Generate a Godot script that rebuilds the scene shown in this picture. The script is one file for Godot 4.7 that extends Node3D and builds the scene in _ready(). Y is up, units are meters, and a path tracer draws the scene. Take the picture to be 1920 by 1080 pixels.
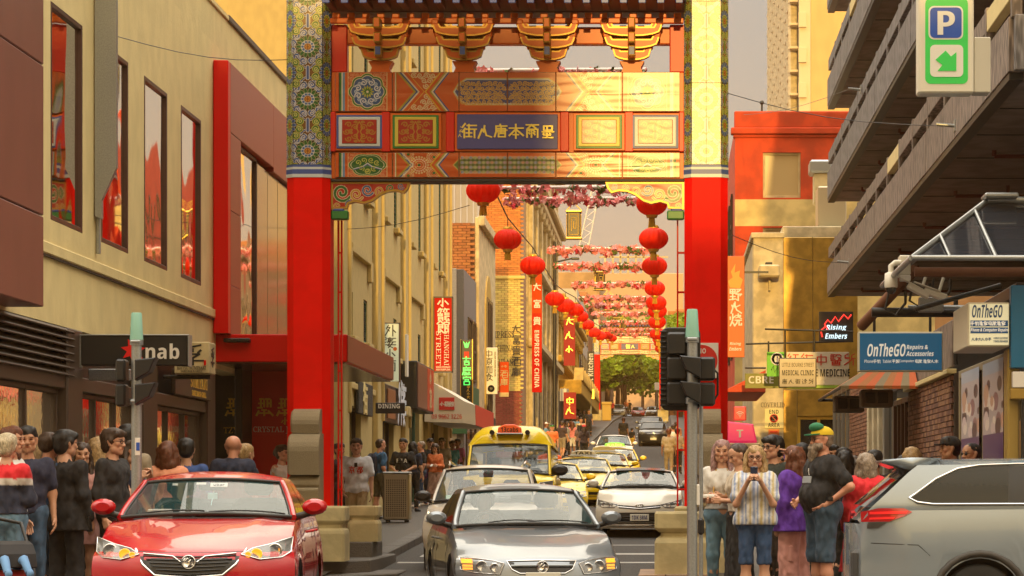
extends Node3D
const FL := 5000.0
const VX := 1248.0
const VY := 922.0
const EY := 1.38
var M := {}
var rng := RandomNumberGenerator.new()
var noise := FastNoiseLite.new()
var meshes := {}

func PX(px: float, d: float) -> float: return (px - VX) / FL * d
func PY(py: float, d: float) -> float: return EY + (VY - py) / FL * d
func W(px: float, py: float, d: float) -> Vector3: return Vector3(PX(px, d), PY(py, d), -d)
func V(x: float, y: float, z: float) -> Vector3: return Vector3(x, y, z)

const HILL := [0.0, 0.0, 36.0, 0.0, 44.0, 0.22, 54.0, 0.52, 75.0, 1.05, 100.0, 1.9, 131.0, 3.0, 164.0, 4.25, 200.0, 5.9, 237.0, 7.6, 288.0, 9.5, 357.0, 11.4, 450.0, 13.2, 700.0, 15.0]
func E(d: float) -> float:
	for i in range(0, HILL.size() - 2, 2):
		if d <= HILL[i + 2]:
			return lerpf(HILL[i + 1], HILL[i + 3], clampf((d - HILL[i]) / (HILL[i + 2] - HILL[i]), 0, 1))
	return 15.0

func tag(o: Node, label: String, category: String, group := "") -> Node:
	o.set_meta("label", label)
	o.set_meta("category", category)
	if group: o.set_meta("group", group)
	return o
func thing(called: String, label: String, category: String, at := Vector3.ZERO, yaw := 0.0, group := "") -> Node3D:
	var o := Node3D.new()
	o.name = called
	add_child(o, true)
	o.position = at
	o.rotation.y = yaw
	return tag(o, label, category, group)
func obj(called: String, st, mat: Material, parent: Node = self) -> MeshInstance3D:
	var o := MeshInstance3D.new()
	o.name = called
	if st is SurfaceTool:
		st.generate_normals()
		st.index()
		o.mesh = st.commit()
	else:
		o.mesh = st
	if mat: o.material_override = mat
	parent.add_child(o, true)
	return o
func struct(called: String, st, mat: Material) -> MeshInstance3D:
	var o := obj(called, st, mat)
	o.set_meta("kind", "structure")
	return o
func empty(called: String, parent: Node, at := Vector3.ZERO) -> Node3D:
	var o := Node3D.new()
	o.name = called
	o.position = at
	parent.add_child(o, true)
	return o
func copy(o: Node3D, label: String, at: Vector3, yaw := 0.0, s := 1.0) -> Node3D:
	var c: Node3D = o.duplicate()
	add_child(c, true)
	c.position = at
	c.rotation.y = yaw
	c.scale = Vector3.ONE * s
	if label: c.set_meta("label", label)
	return c

func S(group := -1) -> SurfaceTool:
	var st := SurfaceTool.new()
	st.begin(Mesh.PRIMITIVE_TRIANGLES)
	st.set_smooth_group(group)
	return st
func tri(st: SurfaceTool, a: Vector3, b: Vector3, c: Vector3, out: Vector3) -> void:
	if (c - a).cross(b - a).dot(out) < 0:
		var t := b
		b = c
		c = t
	for p: Vector3 in [a, b, c]:
		st.set_uv(Vector2(0.5, 0.5))
		st.add_vertex(p)
func quad(st: SurfaceTool, a: Vector3, b: Vector3, c: Vector3, d: Vector3, out: Vector3) -> void:
	var fl := (c - a).cross(b - a).dot(out) < 0
	if absf((c - a).cross(b - a).dot(out)) < 1e-12: fl = (d - a).cross(c - a).dot(out) < 0
	var p := [a, d, c, b] if fl else [a, b, c, d]
	var uv := [Vector2(0, 1), Vector2(1, 1), Vector2(1, 0), Vector2(0, 0)] if fl == false else [Vector2(0, 1), Vector2(0, 0), Vector2(1, 0), Vector2(1, 1)]
	for i in [0, 1, 2, 0, 2, 3]:
		st.set_uv(uv[i])
		st.add_vertex(p[i])
func quv(st: SurfaceTool, p: Array, uv: Array, out: Vector3) -> void:
	var o := [0, 1, 2, 0, 2, 3]
	if (p[2] - p[0]).cross(p[1] - p[0]).dot(out) < 0: o = [0, 2, 1, 0, 3, 2]
	for i in o:
		st.set_uv(uv[i])
		st.add_vertex(p[i])
func box(st: SurfaceTool, c: Vector3, s: Vector3, bev := 0.0, b := Basis()) -> void:
	var h := s * 0.5
	bev = minf(bev, minf(h.x, minf(h.y, h.z)) * 0.9)
	var P := []
	for i in 8:
		var sg := Vector3(1 if i & 1 else -1, 1 if i & 2 else -1, 1 if i & 4 else -1)
		var q := []
		for ax in 3:
			var hh := h - Vector3.ONE * bev
			hh[ax] = h[ax]
			q.append(c + b * (sg * hh))
		P.append(q)
	for ax in 3:
		var u := 1 << ((ax + 1) % 3)
		var w := 1 << ((ax + 2) % 3)
		for sg in 2:
			var k := (1 << ax) * sg
			var n := Vector3.ZERO
			n[ax] = sg * 2 - 1
			quad(st, P[k][ax], P[k | u][ax], P[k | u | w][ax], P[k | w][ax], b * n)
		if bev > 0:
			var a1 := (ax + 1) % 3
			var a2 := (ax + 2) % 3
			for k2 in [0, u, w, u | w]:
				var o: Vector3 = b * Vector3(0 if ax == 0 else (1 if k2 & 1 else -1), 0 if ax == 1 else (1 if k2 & 2 else -1), 0 if ax == 2 else (1 if k2 & 4 else -1))
				var k3: int = k2 | (1 << ax)
				quad(st, P[k2][a1], P[k2][a2], P[k3][a2], P[k3][a1], o)
	if bev > 0:
		for i in 8: tri(st, P[i][0], P[i][1], P[i][2], b * Vector3(1 if i & 1 else -1, 1 if i & 2 else -1, 1 if i & 4 else -1))
func bx(called: String, x0: float, x1: float, y0: float, y1: float, d0: float, d1: float, mat: Material, parent: Node = self, bev := 0.01) -> MeshInstance3D:
	var st := S()
	box(st, Vector3((x0 + x1) / 2, (y0 + y1) / 2, -(d0 + d1) / 2), Vector3(absf(x1 - x0), absf(y1 - y0), absf(d1 - d0)), bev)
	return obj(called, st, mat, parent)
func ring(c: Vector3, r: float, n: int, x: Vector3, y: Vector3, ry := -1.0) -> PackedVector3Array:
	var p := PackedVector3Array()
	for i in n:
		var a := TAU * i / n
		p.append(c + x * (cos(a) * r) + y * (sin(a) * (r if ry < 0 else ry)))
	return p
func loft(st: SurfaceTool, rings: Array, cap := true, g := 1, closed := true) -> void:
	var n: int = rings[0].size()
	var fl := 0.0
	for r in range(rings.size() - 1):
		var ca := Vector3.ZERO
		for p in rings[r]: ca += p / n
		for i in n:
			var a: Vector3 = rings[r][i]
			var nn: Vector3 = (rings[r + 1][i] - a).cross(rings[r][(i + 1) % n] - a)
			fl += nn.dot(a - ca)
	st.set_smooth_group(g)
	for r in range(rings.size() - 1):
		for i in (n if closed else n - 1):
			var j := (i + 1) % n
			var p := [rings[r][i], rings[r][j], rings[r + 1][j], rings[r + 1][i]]
			var u0 := float(i) / n
			var u1 := float(i + 1) / n
			var v0 := float(r) / (rings.size() - 1)
			var v1 := float(r + 1) / (rings.size() - 1)
			var uv := [Vector2(u0, v0), Vector2(u1, v0), Vector2(u1, v1), Vector2(u0, v1)]
			for k in ([0, 1, 2, 0, 2, 3] if fl > 0 else [0, 2, 1, 0, 3, 2]):
				st.set_uv(uv[k])
				st.add_vertex(p[k])
	if cap:
		st.set_smooth_group(-1)
		for e in [0, rings.size() - 1]:
			var c := Vector3.ZERO
			var c2 := Vector3.ZERO
			for p in rings[e]: c += p / n
			for p in rings[1 if e == 0 else e - 1]: c2 += p / n
			for i in n: tri(st, c, rings[e][i], rings[e][(i + 1) % n], c - c2)
func cyl(st: SurfaceTool, a: Vector3, b: Vector3, r0: float, r1 := -1.0, n := 12, cap := true) -> void:
	var z := (b - a).normalized()
	var x := z.cross(Vector3.UP if absf(z.y) < 0.9 else Vector3.RIGHT).normalized()
	loft(st, [ring(a, r0, n, x, z.cross(x)), ring(b, r0 if r1 < 0 else r1, n, x, z.cross(x))], cap)
func tube(st: SurfaceTool, pts: Array, r, n := 8, cap := true) -> void:
	var rings := []
	var up := Vector3.UP
	var t0: Vector3 = (pts[1] - pts[0]).normalized()
	if absf(t0.dot(up)) > 0.9: up = Vector3.RIGHT
	for i in pts.size():
		var t: Vector3 = (pts[mini(i + 1, pts.size() - 1)] - pts[maxi(i - 1, 0)]).normalized()
		var x := t.cross(up)
		if x.length() < 0.05: x = t.cross(Vector3.FORWARD)
		x = x.normalized()
		var y := x.cross(t)
		up = y
		rings.append(ring(pts[i], r[i] if r is Array else r, n, x, y))
	loft(st, rings, cap)
func lathe(st: SurfaceTool, prof: Array, n: int, xf := Transform3D(), g := 1) -> void:
	var rings := []
	for p: Vector2 in prof: rings.append(ring(xf * Vector3(0, p.y, 0), 1.0, n, xf.basis.x * p.x, xf.basis.z * p.x))
	loft(st, rings, true, g)
func ball(st: SurfaceTool, c: Vector3, r: Vector3, n := 12, m := 7, g := 1) -> void:
	var rings := []
	for j in m + 1:
		var a := PI * clampf(float(j) / m, 0.004, 0.996)
		rings.append(ring(c + Vector3(0, cos(a) * r.y, 0), 1.0, n, Vector3(sin(a) * r.x, 0, 0), Vector3(0, 0, sin(a) * r.z)))
	loft(st, rings, false, g)
func prism(st: SurfaceTool, poly: PackedVector2Array, z0: float, z1: float, xf := Transform3D(), bev := 0.0) -> void:
	var tris := Geometry2D.triangulate_polygon(poly)
	var top := poly
	if bev > 0:
		var off := Geometry2D.offset_polygon(poly, -bev)
		if off.size() and off[0].size() == poly.size():
			var k := 0
			for i in off[0].size():
				if off[0][i].distance_squared_to(poly[0]) < off[0][k].distance_squared_to(poly[0]): k = i
			var q := PackedVector2Array()
			var same := Geometry2D.is_polygon_clockwise(off[0]) == Geometry2D.is_polygon_clockwise(poly)
			for i in poly.size(): q.append(off[0][(k + (i if same else -i) + poly.size() * 2) % poly.size()])
			top = q
			tris = Geometry2D.triangulate_polygon(top)
	var cw := Geometry2D.is_polygon_clockwise(poly)
	for i in range(0, tris.size(), 3):
		var p := [top[tris[i]], top[tris[i + 1]], top[tris[i + 2]]]
		tri(st, xf * V(p[0].x, p[0].y, z1), xf * V(p[1].x, p[1].y, z1), xf * V(p[2].x, p[2].y, z1), xf.basis.z)
	var tb := Geometry2D.triangulate_polygon(poly)
	for i in range(0, tb.size(), 3):
		tri(st, xf * V(poly[tb[i]].x, poly[tb[i]].y, z0), xf * V(poly[tb[i + 1]].x, poly[tb[i + 1]].y, z0), xf * V(poly[tb[i + 2]].x, poly[tb[i + 2]].y, z0), -xf.basis.z)
	for i in poly.size():
		var a := poly[i]
		var b := poly[(i + 1) % poly.size()]
		var n := Vector2(b.y - a.y, a.x - b.x) * (-1.0 if cw else 1.0)
		var out := xf.basis * V(n.x, n.y, 0)
		if top == poly:
			quad(st, xf * V(a.x, a.y, z0), xf * V(b.x, b.y, z0), xf * V(b.x, b.y, z1), xf * V(a.x, a.y, z1), out)
		else:
			var a2 := top[i]
			var b2 := top[(i + 1) % poly.size()]
			var zm := z1 - bev * signf(z1 - z0)
			quad(st, xf * V(a.x, a.y, z0), xf * V(b.x, b.y, z0), xf * V(b.x, b.y, zm), xf * V(a.x, a.y, zm), out)
			quad(st, xf * V(a.x, a.y, zm), xf * V(b.x, b.y, zm), xf * V(b2.x, b2.y, z1), xf * V(a2.x, a2.y, z1), out + xf.basis.z)
func grid(st: SurfaceTool, rows: Array, out: Vector3, g := 1) -> void:
	st.set_smooth_group(g)
	var nr := rows.size()
	var nc: int = rows[0].size()
	var s := 0.0
	for r in nr - 1:
		for c in nc - 1:
			s += (rows[r + 1][c] - rows[r][c]).cross(rows[r][c + 1] - rows[r][c]).dot(out)
	for r in nr - 1:
		for c in nc - 1:
			var p := [rows[r][c], rows[r][c + 1], rows[r + 1][c + 1], rows[r + 1][c]]
			var uv := [Vector2(float(c) / (nc - 1), float(r) / (nr - 1)), Vector2(float(c + 1) / (nc - 1), float(r) / (nr - 1)), Vector2(float(c + 1) / (nc - 1), float(r + 1) / (nr - 1)), Vector2(float(c) / (nc - 1), float(r + 1) / (nr - 1))]
			for k in ([0, 1, 2, 0, 2, 3] if s > 0 else [0, 2, 1, 0, 3, 2]):
				st.set_uv(uv[k])
				st.add_vertex(p[k])
func P2(a: Array) -> PackedVector2Array:
	var p := PackedVector2Array()
	for i in range(0, a.size(), 2): p.append(Vector2(a[i], a[i + 1]))
	return p
func rrect(x0: float, y0: float, x1: float, y1: float, r: float, n := 4) -> PackedVector2Array:
	var p := PackedVector2Array()
	for q in [[x1 - r, y1 - r, 0.0], [x0 + r, y1 - r, 90.0], [x0 + r, y0 + r, 180.0], [x1 - r, y0 + r, 270.0]]:
		for i in n + 1:
			var a := deg_to_rad(q[2] + 90.0 * i / n)
			p.append(Vector2(q[0] + cos(a) * r, q[1] + sin(a) * r))
	return p
func circ(c: Vector2, r: float, n := 20, ry := -1.0) -> PackedVector2Array:
	var p := PackedVector2Array()
	for i in n: p.append(c + Vector2(cos(TAU * i / n) * r, sin(TAU * i / n) * (r if ry < 0 else ry)))
	return p
func at(p: Vector3, yaw := 0.0) -> Transform3D: return Transform3D(Basis(Vector3.UP, yaw), p)
func multi(called: String, mesh: Mesh, mat: Material, xfs: Array, parent: Node, cols := []) -> MultiMeshInstance3D:
	var mm := MultiMesh.new()
	mm.transform_format = MultiMesh.TRANSFORM_3D
	mm.use_colors = cols.size() > 0
	mm.mesh = mesh
	mm.instance_count = xfs.size()
	for i in xfs.size():
		mm.set_instance_transform(i, xfs[i])
		if cols.size(): mm.set_instance_color(i, cols[i])
	var o := MultiMeshInstance3D.new()
	o.name = called
	o.multimesh = mm
	o.material_override = mat
	o.set_meta("kind", "stuff")
	parent.add_child(o, true)
	return o
func commit(st: SurfaceTool) -> ArrayMesh:
	st.generate_normals()
	st.index()
	return st.commit()

func mat(r: float, g: float, b: float, rough := 0.7, metal := 0.0, opt := {}) -> StandardMaterial3D:
	var m := StandardMaterial3D.new()
	m.albedo_color = Color(r, g, b).linear_to_srgb()
	m.roughness = rough
	m.metallic = metal
	if opt.has("spec"): m.metallic_specular = opt.spec
	if opt.has("tex"):
		m.albedo_texture = opt.tex
		if not opt.has("uv"):
			m.uv1_triplanar = true
			m.uv1_world_triplanar = not opt.has("local")
			m.uv1_scale = Vector3.ONE * opt.get("ts", 0.4)
	if opt.has("bump"):
		m.heightmap_enabled = true
		m.heightmap_texture = opt.bump
		m.heightmap_scale = opt.get("bs", 0.5)
		if not opt.has("tex") and not opt.has("uv"):
			m.uv1_triplanar = true
			m.uv1_world_triplanar = not opt.has("local")
			m.uv1_scale = Vector3.ONE * opt.get("ts", 0.4)
	if opt.has("rtex"): m.roughness_texture = opt.rtex
	if opt.has("coat"):
		m.clearcoat_enabled = true
		m.clearcoat = opt.coat
		m.clearcoat_roughness = opt.get("cr", 0.04)
	if opt.has("emit"):
		m.emission_enabled = true
		m.emission = Color(opt.emit.x, opt.emit.y, opt.emit.z).linear_to_srgb()
		m.emission_energy_multiplier = opt.get("en", 1.0)
	if opt.has("vc"): m.vertex_color_use_as_albedo = true
	if opt.has("back"):
		m.backlight_enabled = true
		m.backlight = Color(opt.back.x, opt.back.y, opt.back.z).linear_to_srgb()
	if opt.has("rim"):
		m.rim_enabled = true
		m.rim = opt.rim
	return m
func glass(r: float, g: float, b: float, alpha := 0.3, rough := 0.02) -> StandardMaterial3D:
	var m := mat(r, g, b, rough)
	m.albedo_color.a = alpha
	m.transparency = BaseMaterial3D.TRANSPARENCY_ALPHA
	return m
func ntex(freq: float, lo: float, hi: float, size := 512, seed := 1, oct := 4, stretch := 1) -> ImageTexture:
	var n := FastNoiseLite.new()
	n.seed = seed
	n.frequency = freq
	n.fractal_octaves = oct
	var im := n.get_seamless_image(size, size)
	im.convert(Image.FORMAT_RGBA8)
	if stretch > 1:
		im.resize(size, size / stretch, Image.INTERPOLATE_BILINEAR)
		var st := Image.create(size, size, false, Image.FORMAT_RGBA8)
		st = im.duplicate()
		st.resize(size, size, Image.INTERPOLATE_BILINEAR)
		im.resize(size, maxi(4, size / stretch), Image.INTERPOLATE_BILINEAR)
		im.resize(size, size, Image.INTERPOLATE_CUBIC)
	var d := im.get_data()
	var lut := PackedByteArray()
	for i in 256: lut.append(int(255 * clampf(lerpf(lo, hi, smoothstep(0.15, 0.85, i / 255.0)), 0, 1)))
	for i in range(0, d.size(), 4):
		var k := lut[d[i]]
		d[i] = k
		d[i + 1] = k
		d[i + 2] = k
	return ImageTexture.create_from_image(Image.create_from_data(size, size, false, Image.FORMAT_RGBA8, d))

var fonts := {}
func font(kind: String) -> SystemFont:
	if not fonts.has(kind):
		var f := SystemFont.new()
		f.font_names = PackedStringArray(["Droid Serif" if kind.begins_with("serif") else "Droid Sans Mono" if kind.begins_with("mono") else "Droid Sans"])
		f.font_weight = 700 if kind.ends_with("b") else 400
		fonts[kind] = f
	return fonts[kind]
func text(s: String, w: float, h: float, m: Material, parent: Node, xf: Transform3D, kind := "sansb", called := "lettering", slant := 0.0, depth := 0.006) -> MeshInstance3D:
	var t := TextMesh.new()
	t.text = s
	t.font = font(kind)
	t.font_size = 48
	t.pixel_size = 0.01
	t.depth = 0.01
	t.curve_step = 2.0
	var bb := t.get_aabb()
	var sx := w / bb.size.x
	var sy := h / bb.size.y if h > 0 else sx
	var o := obj(called, t, m, parent)
	var b := Basis(Vector3(sx, 0, 0), Vector3(slant * sy, sy, 0), Vector3(0, 0, depth / 0.01))
	var l := Transform3D(b, Vector3.ZERO)
	o.transform = xf * Transform3D(b, -(l * (bb.position + bb.size / 2)))
	return o

const HAN := {
	"小": "717d5b 461a a6ea", "大": "15f5 7175632f 759bfe", "人": "7168450f 759cfe", "中": "242b 24e4eb 2beb 717f", "火": "717863 632f 759bff 3548 d597",
	"外": "5025 3373480f 4668 b0bf b6fa", "孚": "d032 2546 7375 d4b6 37c77a 7a7f5e 0cfc", "本": "04f4 707f 750c 75fc 4bab",
	"唐": "7071 22f2 22290f 45d5da 37f7 49d9 838b 5b5f 5bdb dbdf 5fdf", "街": "3004 3509 272f 52a2 7176 46a6 777e 4aaa 4eae b2f2 b6f6 d6df",
	"爾": "11f1 7135 71c5 262f 26e6ef 767f 4758 4a5b 97b9 9abc", "墨": "31d1 3136 d1d6 36d6 7178 18f8 2b3a 6a7b aabb 3cbc 7a7f 2fef",
	"籠": "4014 2171 5254 a084 91f1 c2c4 4546 1777 2829 6859 1979 2b7b 2b2f 7b7f 2d7d a5a8f8 a6f6 aafa aaaeffed accc",
	"館": "4004 4084 2575 252f5d 7579 2777 2979 4b8f c0c1 92f2f4 9294 a5af a5e5e8 a8e8 aaeaee aeee", "婆": "1122 0424 0827 4242f2 7177 5255 5448 64b4 b447 57f7 784cbf b85f 1bfb",
	"面": "11f1 7154 242f 24e4ef 2fef 545f a4af 57a7 5bab", "吉": "13f3 7078 38c8 4a4f 4acacf 4fcf", "慶": "7071 22f2 22290f 35f5 5457 a4a7 37f7 4a3c 6a6cbc cadc 7c3f 5dbd7f4f 6daffe",
	"宮": "7071 2124 21f1f4 5558 55b5b8 58b8 7889 393f 39d9df 3fdf", "原": "11f1 11190f 8273 444a 44d4da 4ada 47d7 8a8f6e 5b3e bbde", "食": "7016 70f6 7173 44b4b9 444f7d 46b6 49b9 79fe b98c",
	"酒": "1021 0415 0c28 41f1 454f 45f5ff 4fff 7177 a1a7 4bfb", "庫": "7072 22f2 22290f 44f4 565b 56e6eb 5beb 59e9 3dfd 939f", "富": "7071 2123 21f1f3 44d4 5658 56b6b8 58b8 3a3f 3adadf 3fdf 3cdc 8a8f",
	"貴": "3134 31d1d4 34d4 8086 16f6 383d 38d8dd 3ada 3ddd 5d2f adef", "野": "1116 117176 1676 1474 414e 1a7a 0e8d 91e1b4 a396 87f7d9 b7bf9e", "烧": "40481f 1417 7355 4b7f 82e2 b0b4f6 e385 78f8 a89c6f c8cefefc",
	"京": "7071 12f2 4549 45c5c9 49c9 797f5e 4a2d badd", "都": "2181 5155 0595 821b 373f 37878f 3f8f 3b8b a1af a1e1b6 b6eabd", "醫": "1171 1117 1777 2474 4247 9183 91d1f3 a5e5b8 b5f9 19f9 3b3f 3bdbdf 3fdf 7a7d aaad 3ddd",
	"手": "c022 26d6 19f9 727f5e", "机": "0474 404f 4517 4677 928a7f 92d2dfff", "电": "222b 22d2db 27d7 2bdb 707efefc", "修": "3005 353f 5359 7056 71e5 e26a a87b c96e eb6f", "维": "3013 53180 1858 0d5b 7065 656f 65f5 69e9 6cec 6fff 919f",
	"脑": "111a0f 115161 515f 1555 1959 a0a2 73f3 7478 7e7dfe fe f5 8589d5 c58c", "红": "3013 5318 1858 0d6a 81f1 b1be 7efe", "诊": "1122 062f4d a056 a0f6 b389 c68b db8f", "所": "5012 1216 1676 15 1f0 2575 e0a2 a2a80f a6f6 c6cf", "板": "0474 404f 4517 4677 f082 82890f 85e5 e58f 97ff",
	"霏": "4454 2464 a4c4 3060 80c0 4147 7177 1858 a1a7 d1d7 5a9a 3dcd 7a7f 2b0f bbff", "旺": "212d 2151 515d 2757 2d5d 81e1 b1be 87e7 7efe", "平": "21d1 4457 c4a7 18f8 717f",
}
func han(st: SurfaceTool, ch: String, c: Vector3, size: float, w: float, right := Vector3.RIGHT, depth := 0.006) -> void:
	if not HAN.has(ch): return
	var nrm := right.cross(Vector3.UP)
	var k := 0
	for s: String in HAN[ch].split(" "):
		var prev := Vector3.INF
		for i in range(0, s.length() - 1, 2):
			var p := c + right * ((s.substr(i, 1).hex_to_int() - 7.5) / 15.0 * size) + Vector3.UP * ((7.5 - s.substr(i + 1, 1).hex_to_int()) / 15.0 * size)
			if prev != Vector3.INF:
				k += 1
				var t := (p - prev)
				var len := t.length()
				if len < 0.0001: continue
				t /= len
				var u := nrm.cross(t)
				box(st, (p + prev) / 2, Vector3(len + w * 0.7, w * (1.0 if absf(t.y) > 0.5 else 0.8), depth + 0.00015 * (k % 17)), 0.0, Basis(t, u, nrm))
			prev = p
func hans(s: String, c: Vector3, size: float, step: float, w: float, m: Material, parent: Node, down := true, right := Vector3.RIGHT, called := "lettering") -> void:
	var st := S()
	for i in s.length():
		var o := (i - (s.length() - 1) / 2.0) * step
		han(st, s[i], c + (Vector3.DOWN * o if down else right * o), size, w, right)
	obj(called, st, m, parent)

func _ready() -> void:
	rng.seed = 7
	noise.seed = 3
	noise.frequency = 1.0
	var cam := Camera3D.new()
	cam.name = "camera"
	cam.projection = Camera3D.PROJECTION_FRUSTUM
	cam.near = 0.1
	cam.far = 2000.0
	cam.size = 0.1 * 1080.0 / FL
	cam.frustum_offset = Vector2((960.0 - VX) / FL, (VY - 540.0) / FL) * 0.1
	add_child(cam)
	cam.position = Vector3(0, EY, 0)
	cam.current = true
	var we := WorldEnvironment.new()
	we.name = "world_environment"
	var e := Environment.new()
	e.background_mode = Environment.BG_SKY
	var sk := ProceduralSkyMaterial.new()
	sk.sky_top_color = Color(0.5, 0.52, 0.54).linear_to_srgb()
	sk.sky_horizon_color = Color(0.03, 0.029, 0.021).linear_to_srgb()
	sk.sky_curve = 1.5
	sk.ground_bottom_color = Color(0.12, 0.1, 0.08).linear_to_srgb()
	sk.ground_horizon_color = Color(0.4, 0.35, 0.28).linear_to_srgb()
	sk.sun_angle_max = 90.0
	sk.sun_curve = 0.85
	sk.sky_cover = cloud_veil()
	sk.sky_cover_modulate = Color(0.42, 0.34, 0.22).linear_to_srgb()
	e.sky = Sky.new()
	e.sky.sky_material = sk
	e.background_energy_multiplier = 1.0
	e.tonemap_mode = Environment.TONE_MAPPER_LINEAR
	e.tonemap_exposure = 7.0
	e.sdfgi_enabled = true
	e.ssao_enabled = true
	e.ssil_enabled = true
	e.fog_enabled = true
	e.fog_density = 0.00032
	e.fog_light_color = Color(0.95, 0.72, 0.45)
	we.environment = e
	add_child(we)
	var sun := DirectionalLight3D.new()
	sun.name = "sun"
	sun.light_color = Color(0.29, 0.18, 0.05).linear_to_srgb()
	sun.light_energy = 0.6
	sun.light_angular_distance = 0.5
	sun.shadow_enabled = true
	add_child(sun)
	sun.look_at_from_position(Vector3(0.022, 0.153, 1.0) * 50.0, Vector3.ZERO)
	materials()
	setting()
	gate()
	left_side()
	right_side()
	far_street()
	traffic()
	people()
	small_things()

func cloud_veil() -> ImageTexture:
	var n := FastNoiseLite.new()
	n.seed = 21
	n.frequency = 1.6
	n.fractal_octaves = 5
	var im := Image.create(512, 256, false, Image.FORMAT_RGBA8)
	for y in 128:
		var el := PI * (0.5 - (y + 0.5) / 256.0)
		for x in 512:
			var az := TAU * (x + 0.5) / 512.0
			var p := Vector3(sin(az) * cos(el), sin(el) * 2.0, cos(az) * cos(el))
			var q := 0.75 + 0.5 * n.get_noise_3dv(p * 1.4)
			var a := smoothstep(0.15, 0.6, el) * clampf(q, 0.3, 1.0) * (0.72 + 0.28 * cos(az) * cos(el))
			im.set_pixel(x, y, Color(1, 1, 1, a))
	return ImageTexture.create_from_image(im)
func materials() -> void:
	var grime := ntex(0.012, 0.85, 1.0, 512, 5)
	var fine := ntex(0.06, 0.9, 1.0, 512, 9)
	var streak := ntex(0.03, 0.95, 1.0, 512, 11, 4, 16)
	var bumpy := ntex(0.09, 0.0, 1.0, 512, 13, 3)
	M.grime = grime
	M.fine = fine
	M.streak = streak
	M.bumpy = bumpy
	M.asphalt = mat(0.032, 0.029, 0.028, 0.75, 0, {"tex": fine, "ts": 0.8, "bump": bumpy, "bs": 0.6})
	M.paving = mat(0.05, 0.045, 0.04, 0.6, 0, {"tex": fine, "ts": 0.5})
	M.kerb = mat(0.13, 0.12, 0.11, 0.7, 0, {"tex": fine, "ts": 0.8, "bump": bumpy, "bs": 0.5})
	M.marking = mat(0.5, 0.48, 0.44, 0.8, 0, {"tex": fine, "ts": 1.0})
	M.red = mat(0.9, 0.006, 0.003, 0.5, 0, {"spec": 0.22, "tex": ntex(0.01, 0.95, 1.0, 256, 17), "ts": 0.5})
	M.redwall = mat(0.62, 0.006, 0.006, 0.35, 0, {"spec": 0.3})
	M.beige = mat(0.74, 0.6, 0.28, 0.85, 0, {"tex": streak, "ts": 0.12, "bump": bumpy, "bs": 0.15})
	M.olive = mat(0.5, 0.38, 0.15, 0.85, 0, {"tex": streak, "ts": 0.25})
	M.cream = mat(0.62, 0.5, 0.27, 0.8, 0, {"tex": grime, "ts": 0.3})
	M.black = mat(0.012, 0.012, 0.012, 0.45)
	M.dark = mat(0.03, 0.026, 0.022, 0.6)
	M.white = mat(0.75, 0.72, 0.66, 0.5)
	M.steel = mat(0.42, 0.44, 0.44, 0.4, 0.7, {"tex": fine, "ts": 1.5})
	M.gold = mat(0.78, 0.5, 0.08, 0.3, 0.3)
	M.chrome = mat(0.7, 0.7, 0.7, 0.12, 1.0)
	M.glassdark = mat(0.02, 0.022, 0.022, 0.04, 0.0, {"spec": 0.7})
	M.window = mat(0.025, 0.02, 0.015, 0.06, 0, {"spec": 1.0})
	M.mirror2 = mat(0.78, 0.68, 0.52, 0.05, 0.9, {"bump": bumpy, "bs": 0.04, "ts": 0.2})
	M.mirror = mat(0.8, 0.74, 0.64, 0.03, 1.0, {"bump": ntex(0.006, 0.0, 1.0, 256, 77, 2), "bs": 0.35, "ts": 0.35})

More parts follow.
